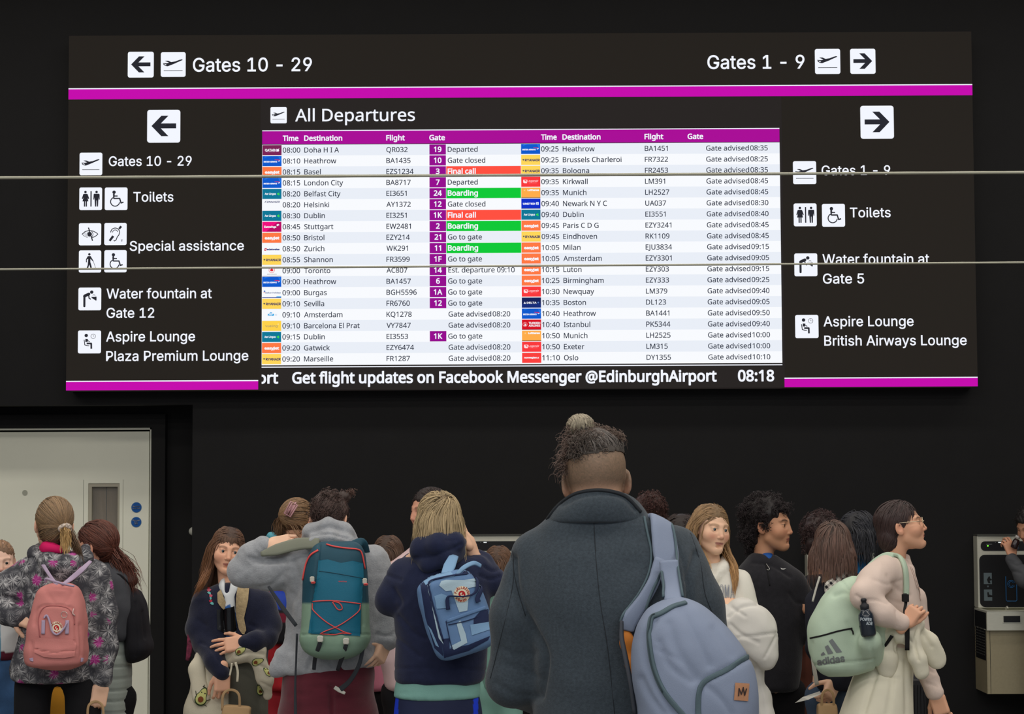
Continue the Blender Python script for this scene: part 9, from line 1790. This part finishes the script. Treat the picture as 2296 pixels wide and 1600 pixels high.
parts.append(strands(H, scalp_roots(900, 91, lambda x, y, z: hair_region(x, y, z) & ((y < 5) | (z > 7))), pony_flow(T), 12, 1.35, [((0, -1.8, 3.3), (8.0, 10.0, 9.0)), ((0, -6, -3), (6.4, 4.6, 5.2))], w=.5, seed=4, lift=(.1, .8), jit=.08, colr=hc, var=.4))
parts.append(tail(H, T, guide_flow([T, (0, -11.5, -6), (0, -15, -11), (0, -18, -17), (0, -19, -23)], .25), hc, (112, 62, 48), n=300, r=2.6, steps=11, ds=1.9, seed=16, jit=.28))
add_hair('hair', parts, rg)
f = SDF(.007); A.lo(f, [(1258, 216, 262, 0, .055), (1280, 214, 282, 0, .075), (1320, 214, 296, 0, .09), (1420, 222, 296, 0, .10)], k=.03); A.c(f, [(266, 1305, -.06), (272, 1360, -.08), (270, 1420, -.08)], [24, 20, 18], .03)
gar('dark_top', f, mat('dark_grey_knit', (74, 76, 82), rough=.9, bump=.4, mottle=.12), rg, FD)
f = SDF(.007); A.lo(f, [(1384, 232, 270, 0, .07), (1400, 226, 282, 0, .09), (1440, 222, 290, 0, .10), (1520, 216, 293, 0, .11), (1600, 214, 292, 0, .115), (1720, 214, 292, 0, .115)], k=.02)
cr = [([(215, y_), (255, y_ + 3), (294, y_ - 2)], 2.2, .007) for y_ in (1412, 1440, 1466, 1492, 1520, 1545, 1570, 1596)]
gar('quilted_coat', f, mat('sage_grey_quilt', (164, 174, 168), rough=.75, bump=.2, mottle=.06), rg, ((.004, (14, 14, 14), 34, False),), cr)
trousers('trousers', legs, m_blktr, rg); shoes(legs, m_shoe, rg, -90)
bp = thing('backpack', A.p(305, 1480, 0), 'black backpack on the back of the auburn haired girl', 'backpack')
f = SDF(.007); A.lo(f, [(1318, 278, 308, 0, .05), (1335, 276, 318, 0, .08), (1370, 278, 328, 0, .10), (1420, 284, 333, 0, .11), (1462, 286, 336, 0, .11), (1480, 288, 318, 0, .09), (1488, 288, 304, 0, .07)], dz=.0, k=.02, n=2.8)
bb, bg = gar('bag_body', f, mat('black_canvas', (28, 28, 34), rough=.85, bump=.3, mottle=.15), bp, FD, [([(304, 1350), (308, 1420), (306, 1470)], 2.5, .006), ([(320, 1370), (326, 1430)], 2.5, .006)])
V, F = ribbon(A.path([(292, 1322, -.05), (278, 1300, -.09), (262, 1290, -.09), (252, 1310, -.10)]), 10 / A.s, .008, (-.3, -1, 0)); mesh('strap', V, F, m_blktr, bp, True)

# ================= girl in a navy fleece and avocado print trousers
D = 8.2; A = Per(D)
legs = stand(A, 500, 1570, 64)
H = Head(510, 1233, D, 101, yaw=14, pitch=4, roll=-8)
H.face(h=.3, neck_to=A.p(512, 1325, 0)).color((220, 168, 140), cheek=.12, lip=(170, 96, 88), browc=(110, 78, 58), browk=.8)
h1 = hand(A.p(545, 1440, -.16), (-.95, -.05, -.15), (.1, -.9, .4), .92, curl=(12, 14, 16, 18), spread=6, thumb=(50, 20)); h2 = hand(A.p(499, 1508, -.17), (-.02, 0, -1), (.3, -.9, 0), .92, curl=(30, 40, 50, 55), thumb=(30, 20))
ag = body('person', H, [h1, h2], 'girl with long brown hair and a fringe in a navy fleece, arms folded', base_of(legs), (220, 168, 140), limbs=limbs(A, (512, 1325, 0), (522, 1370, 0), [[(462, 1360, 0), (450, 1440, -.05), (498, 1506, -.165)], [(585, 1360, 0), (598, 1430, -.04), (548, 1440, -.14)]], (505, 1550, 0), legs))
H.eyes(ag, (84, 92, 96), look=(-.35, .02))
f = SDF(.007)
A.lo(f, [(1306, 490, 545, 0, .055), (1322, 462, 580, 0, .075), (1345, 445, 604, 0, .09), (1400, 440, 608, 0, .10), (1460, 442, 600, 0, .10), (1484, 446, 596, 0, .10)], k=.03)
f.ell(A.p(518, 1380, -.12), (.05, .05, .13), .015, sub=True)
A.c(f, [(456, 1350, 0), (444, 1410, -.02), (456, 1440, -.05)], [26, 24, 22], .03); A.c(f, [(458, 1440, -.06), (482, 1480, -.14), (498, 1508, -.168)], [23, 21, 19], .02)
A.c(f, [(590, 1350, 0), (604, 1400, -.04), (598, 1428, -.08)], [26, 24, 24], .03); A.c(f, [(596, 1432, -.09), (572, 1438, -.14), (550, 1440, -.155)], [24, 21, 17], .02)
top, g_ = gar('fleece_jacket', f, mat('dark_navy_fleece', (32, 36, 56), rough=.95, bump=.6, bscale=240, mottle=.15, mscale=60, sheen=.25, spec=.1), ag, FD, [([(450, 1440), (470, 1450), (490, 1480)], 4, .006), ([(560, 1400), (590, 1410)], 5, .006), ([(445, 1390), (462, 1400)], 4, .004)])
f = SDF(.0065); A.lo(f, [(1292, 498, 540, -.01, .045), (1312, 492, 546, -.03, .05), (1340, 500, 540, -.035, .055), (1400, 502, 540, -.035, .06), (1432, 506, 540, -.035, .06)], k=.02); A.lo(f, [(1285, 506, 524, -.03, .06), (1330, 510, 520, -.05, .06)], k=.01, sub=True)
def tee(V):
    p_ = PX(V); c = np.repeat(np.array(lin((216, 222, 226)))[None], len(V), 0); m_ = (p_[:, 1] > 1352 + (p_[:, 0] - 520) * -.4) & (noise(V * (30, 1, 22), 4) > -.35); c[m_] = lin((50, 100, 170)); return c
ts_, tg_ = gar('printed_shirt', f, mat('shirt_print', (200, 200, 200), rough=.8, attr=True), ag, ((.003, (12, 12, 8), 3, False),), [], col=tee)
mtan = mat('tan_pile_lining', (170, 152, 118), rough=1, bump=.9, bscale=160, mottle=.2, mscale=90)
S = Surf(g_)
decal('lining', S, [([(534, 1306), (546, 1304), (558, 1314), (556, 1345), (548, 1385), (552, 1412), (546, 1424), (538, 1410), (531, 1380), (530, 1340)], 0), ([(488, 1330), (496, 1322), (506, 1350), (508, 1372), (496, 1362), (489, 1350)], 0)], [mtan], ag, off=.006, D=D)
S = Surf(g_); rng = np.random.RandomState(3); fl_ = []
for (bx0, by0, bx1, by1) in ((464, 1303, 476, 1355), (424, 1400, 434, 1480)):
    for i in range(9):
        t_ = (i + .5) / 9; fl_.append(([(bx0 + (bx1 - bx0) * t_ + x_ * 3.6 + rng.uniform(-3, 3), by0 + (by1 - by0) * t_ + y_ * 3.6) for x_, y_ in ((0, -1), (.9, -.2), (.5, .9), (-.6, .8), (-1, -.2))], int(rng.randint(0, 3))))
decal('embroidery', S, fl_[:9], [mat('stitch_red', (190, 50, 70)), mat('stitch_teal', (110, 190, 190)), mat('stitch_pink', (200, 90, 110))], top, off=.002, D=D)
decal('black_pouch', Surf(g_, tg_), [([(486, 1366), (505, 1364), (520, 1360), (524, 1358), (529, 1412), (512, 1424), (488, 1410)], 0)], [mat('glossy_black', (14, 14, 16), rough=.2)], ag, off=.004, D=D)
V, F = ribbon(A.path([(438, 1380, -.03), (428, 1420, -.05), (424, 1460, -.06), (420, 1480, -.06)]), np.array([12, 14, 12, 8]) / A.s, .01, (0, -1, 0)); mesh('patterned_scarf', V, F, mat('red_navy_print', (110, 44, 66), rough=.9, mottle=.9, mscale=60), ag, True)
hc = (98, 72, 58)
parts = [cap_hair(H, [('ell', (0, -1.5, 3.2), (7.8, 9.6, 8.8)), ('cone', (6.6, -3, -2), (8.6, -1, -24), 3.0, 2.6), ('cone', (-6, -5, -2), (-5, -5, -16), 3, 2)], hc, .5)]
parts.append(strands(H, scalp_roots(900, 101, lambda x, y, z: hair_region(x, y, z)), fall_flow(-.5, .9, .7), 14, 2.0, [((0, -1.5, 3.2), (7.9, 9.7, 8.9)), ((0, 1.6, -3.2), (7.4, 7.6, 9.8)), NECK], w=.55, seed=7, lift=(.05, .7), jit=.07, colr=hc, tip=(132, 92, 62), var=.35, lenv=.35))
parts.append(tail(H, (6.8, -1, -5), guide_flow([(6.8, -1, -5), (8.6, 2, -12), (11, 6, -18), (13.5, 7, -24)], .5), hc, (150, 100, 60), n=220, r=2.4, steps=11, ds=1.9, seed=22)); parts.append(tail(H, (-6.8, 0, -5), guide_flow([(-6.8, 0, -5), (-6.6, 3, -12), (-6.6, 7, -20)], .5), hc, (140, 94, 60), n=90, r=1.4, steps=9, ds=1.7, seed=23))
fr = np.array([[x_, 7.6 - abs(x_) * .25, 7.3] for x_ in np.random.RandomState(5).normal(-.3, 2.4, 46)]); parts.append(strands(H, fr, lambda p, t, r: np.stack([p[:, 0] * .03, np.full(len(p), .35 - t), np.full(len(p), -1.0)], 1), 5, 1.1, [((0, 1.6, -2.2), (6.6, 7.9, 9.4))], w=.6, seed=31, lift=(.2, .6), jit=.05, colr=(104, 78, 62), var=.3, stick=False))
add_hair('hair', parts, ag)
# avocado print cloth
mav = mat('cream_brushed_cotton', (214, 208, 186), rough=.95, bump=.3, mottle=.05)
f = SDF(.009)
A.lo(f, [(1462, 440, 596, 0, .10), (1500, 430, 600, 0, .115), (1560, 424, 600, 0, .12), (1640, 418, 600, 0, .12)], k=.02)
for i, (hp, kn, ft) in enumerate(legs): f.path([hp - (0, 0, .05), kn, ft + (0, 0, .03)], [.105, .09, .085], .03)
def trc(V): p_ = PX(V); c = np.repeat(np.array(lin((214, 208, 186)))[None], len(V), 0); c[p_[:, 0] > 511] = lin((96, 96, 86)); return c
tr, tg = gar('print_trousers', f, mat('trouser_cloth', (200, 200, 190), rough=.95, attr=True, bump=.4, mottle=.08), ag, ((.005, (9, 9, 4), 33, False),), [([(512, 1500), (510, 1560), (505, 1640)], 4, .012), ([(470, 1500), (480, 1560)], 5, .006)], col=trc)
f = SDF(.006)
A.c(f, [(512, 1478, -.12), (545, 1458, -.15), (580, 1452, -.13)], [16, 20, 18], .03, sq=(1, .7, 1)); A.c(f, [(576, 1470, -.14), (594, 1520, -.12), (600, 1558, -.10)], [18, 17, 11], .03, sq=(1, .6, 1)); A.c(f, [(448, 1470, -.08), (440, 1500, -.10), (452, 1560, -.11)], [12, 16, 20], .03, sq=(1, .5, 1))
sl, sg_ = gar('tied_pyjama_top', f, mav, ag, ((.006, (12, 12, 12), 37, False),), [([(530, 1470), (560, 1462), (590, 1466)], 3, .008), ([(580, 1490), (600, 1500)], 3, .006), ([(586, 1530), (606, 1540)], 3, .005)])
S = Surf(tg, sg_)
mo = [mat('avocado_skin', (44, 70, 40)), mat('avocado_flesh', (206, 208, 132)), mat('avocado_stone', (132, 74, 40)), mat('dark_outline', (52, 50, 40))]
def avocado(cx, cy, r, deg, ears=True):
    def pear(k): return rot2([(cx + k * r * (.72 + .28 * math.sin(t) * -1 * -1 if math.sin(t) > 0 else .72 + .1 * math.sin(t)) * math.cos(t) * (1 if math.sin(t) > 0 else .8), cy + k * r * 1.25 * math.sin(t)) for t in np.linspace(0, 2 * math.pi, 21)[:-1]], cx, cy, deg)
    o = [(pear(1.0), 0), (pear(.86), 1), (rot2([(cx + .36 * r * math.cos(t), cy + .45 * r + .4 * r * math.sin(t)) for t in np.linspace(0, 6.28, 13)[:-1]], cx, cy, deg), 2)]
    if ears:
        for q in (-.28, .28): o.append((rot2([(cx + q * r - .12 * r, cy - 1.15 * r), (cx + q * r, cy - 1.55 * r), (cx + q * r + .14 * r, cy - 1.12 * r)], cx, cy, deg), 3)); o.append((rot2(disc(cx + q * r * .8, cy - .45 * r, .07 * r + .4, 6), cx, cy, deg), 3))
        for a_, b_ in (((-.62, .3), (-1.0, -.35)), ((.7, .35), (1.1, .0)), ((.55, .9), (1.1, 1.0))): o += [(rot2([(x_, y_) for x_, y_ in s_], cx, cy, deg), 3) for s_ in stroke([(cx + a_[0] * r, cy + a_[1] * r), (cx + b_[0] * r, cy + b_[1] * r)], 1.4)]
    return o
for a_ in ((453, 1560, 17, 22), (468, 1490, 12, -50, False), (540, 1458, 10, 60, False), (578, 1482, 11, 70, False), (582, 1545, 11, -15, False), (600, 1505, 10, -50, False)): decal('avocado_print', S, avocado(*a_), mo, tr, off=.003, D=D)
V, F = ribbon(A.path([(528, 1484, -.2), (533, 1505, -.2), (532, 1528, -.2)]), 5 / A.s, .003, (0, -1, 0)); mesh('drawstring', V, F, mav, ag, True); V, F = ribbon(A.path([(520, 1486, -.2), (518, 1500, -.2), (515, 1514, -.2)]), 4 / A.s, .003, (0, -1, 0)); mesh('drawstring', V, F, mav, ag, True)
shoes(legs, m_shoe, ag, 5)
paper_bag(A, 518, 1582, 66, 130, -.2, 'brown paper bag held by the girl with avocado print trousers', 26, -6)

# ================= half hidden children of the queue
def hidden(px, py, D, size, yw, colr, lab, mt_, hip, skin=SK, long=False, pitch=5, pm=None, w_=58, t_=None, eyes=False, flow=None, n=700, sh=.0):
    A = Per(D); legs = stand(A, hip, 1560, 56); H = Head(px, py, D, size, yaw=yw, pitch=pitch); H.face(neck_to=A.p(px, py + size * .8, 0)).color(skin)
    pr = body('person', H, [], lab, base_of(legs), skin, limbs=limbs(A, (px, py + size * .8, 0), (hip, py + size * 1.3, 0), [[(hip - 34, py + size * 1.25, 0), (hip - 36, py + 230, 0)], [(hip + 34, py + size * 1.25, 0), (hip + 36, py + 230, 0)]], (hip, 1540, 0), legs))
    if eyes: H.eyes(pr, (60, 44, 34))
    pl = [('ell', (0, -1.4, 3.1), (7.9, 9.7, 8.9))] + ([('ell', (0, -5.5, -7), (7, 4.5, 11))] if long else [])
    add_hair('hair', [cap_hair(H, pl, colr, .5), strands(H, scalp_roots(n, int(px), lambda x, y, z: hair_region(x, y, z)), flow or fall_flow(0, .9, .3), 13, 2.2 if long else 1.3, [((0, -1.4, 3.2), (8.0, 9.8, 9.0)), FACE, ((0, -4.5, -7), (7.4, 6, 12))], w=.55, seed=18, lift=(.05, .7), jit=.08, colr=colr, var=.4)], pr)
    f = SDF(.009); y0 = py + size * .62; A.lo(f, [(y0, px - 22, px + 22, 0, .055), (y0 + 22, px - w_ * .8, px + w_ * .8, 0, .08), (y0 + 60, hip - w_, hip + w_, 0, .095), (1545, hip - w_, hip + w_, 0, .105)], k=.03); gar('top', f, mt_, pr, FD)
    trousers('trousers', legs, pm or m_blktr, pr); shoes(legs, m_shoe, pr); return pr, H, A
pr, H, A = hidden(668, 1172, 8.9, 104, 152, (136, 106, 76), 'child with a blond twist held by a pink claw clip, behind the grey fleece', mat('red_wool_coat', (186, 40, 50), rough=.9, mottle=.08), 640, (206, 158, 128), flow=pony_flow((-3.5, -8.5, 3)), pm=mat('red_trousers', (176, 44, 56), rough=.9), w_=46)
V, F, c_ = tail(H, (-4.2, -8.6, 1), guide_flow([(-4.2, -8.6, 1), (-5.2, -9.6, -1.5), (-5.4, -9, -6), (-4.6, -8, -10)], .5), (112, 84, 60), (120, 92, 66), n=120, r=2.0, steps=7, ds=1.3, seed=5, jit=.3); mesh('loose_twist', V, F, hair_mat(), pr, True, None, c_)
mk = mat('pink_clip_plastic', (196, 150, 156), rough=.4); mbx = MB(); c0 = A.p(652, 1141, -.115); ux = np.array([.62, 0, -.78]) * -1; vx = np.array([.78, 0, .62])
for a_ in (-.022, -.008, .008, .022): mbx.tube([c0 + vx * a_ * .45 - np.array([.62, 0, -.78]) * .0 + np.array([.5, 0, .86]) * t_ + np.array([0, -abs(t_) * -.3, 0]) for t_ in (-.028, 0, .028)] if abs(a_) > .01 else [c0 + np.array([-.86, 0, .5]) * a_ + np.array([.5, 0, .86]) * t_ for t_ in (-.026, .026)], .0035, 0, 6)
mbx.tube([c0 + np.array([.5, 0, .86]) * a_ + np.array([-.86, 0, .5]) * b_ for a_, b_ in ((-.03, -.016), (.03, -.016), (.03, .016), (-.03, .016))], .004, 0, 6, True); mbx.build('claw_clip', mk, pr, True)
f = SDF(.008); A.lo(f, [(1320, 598, 660, -.05, .06), (1345, 596, 665, -.05, .09), (1400, 602, 668, -.05, .10), (1440, 608, 668, -.05, .09)], k=.02)
def ec(V): p_ = PX(V); c = np.repeat(np.array(lin((24, 24, 30)))[None], len(V), 0); c[p_[:, 1] < 1366] = lin((24, 62, 168)); c[(p_[:, 1] < 1395) & (p_[:, 1] >= 1376)] = lin((120, 24, 50)); return c
gar('sports_bag', f, mat('blue_black_nylon', (40, 40, 60), rough=.6, attr=True), pr, FD, [], col=ec)
f = SDF(.006); A.c(f, [(598, 1212, -.02), (608, 1203, -.04), (618, 1206, -.05)], [7, 10, 7], .01); gar('turquoise_bow', f, mat('turquoise_cotton', (96, 172, 190), rough=.8), pr, ((.004, (30, 30, 30), 6, False),))
hidden(872, 1248, 9.3, 92, 168, (96, 72, 58), 'small child with brown hair in pink between the fleece and the navy hoodie', mat('pink_jersey', (206, 128, 150), rough=.9), 846, w_=32)
pr, H, A = hidden(962, 1144, 8.8, 102, -58, (52, 38, 36), 'dark haired girl in pale pink half hidden behind the blond child', mat('pale_pink_jersey', (216, 190, 192), rough=.9, mottle=.06), 920, (204, 150, 126), long=True, w_=56, eyes=True)
hidden(1118, 1268, 9.1, 86, 172, (112, 82, 62), 'small child with brown hair and aqua clothes beside the charcoal coat', mat('aqua_jersey', (128, 176, 164), rough=.9), 1112, w_=30, pm=mat('aqua_trousers', (126, 172, 160), rough=.9))
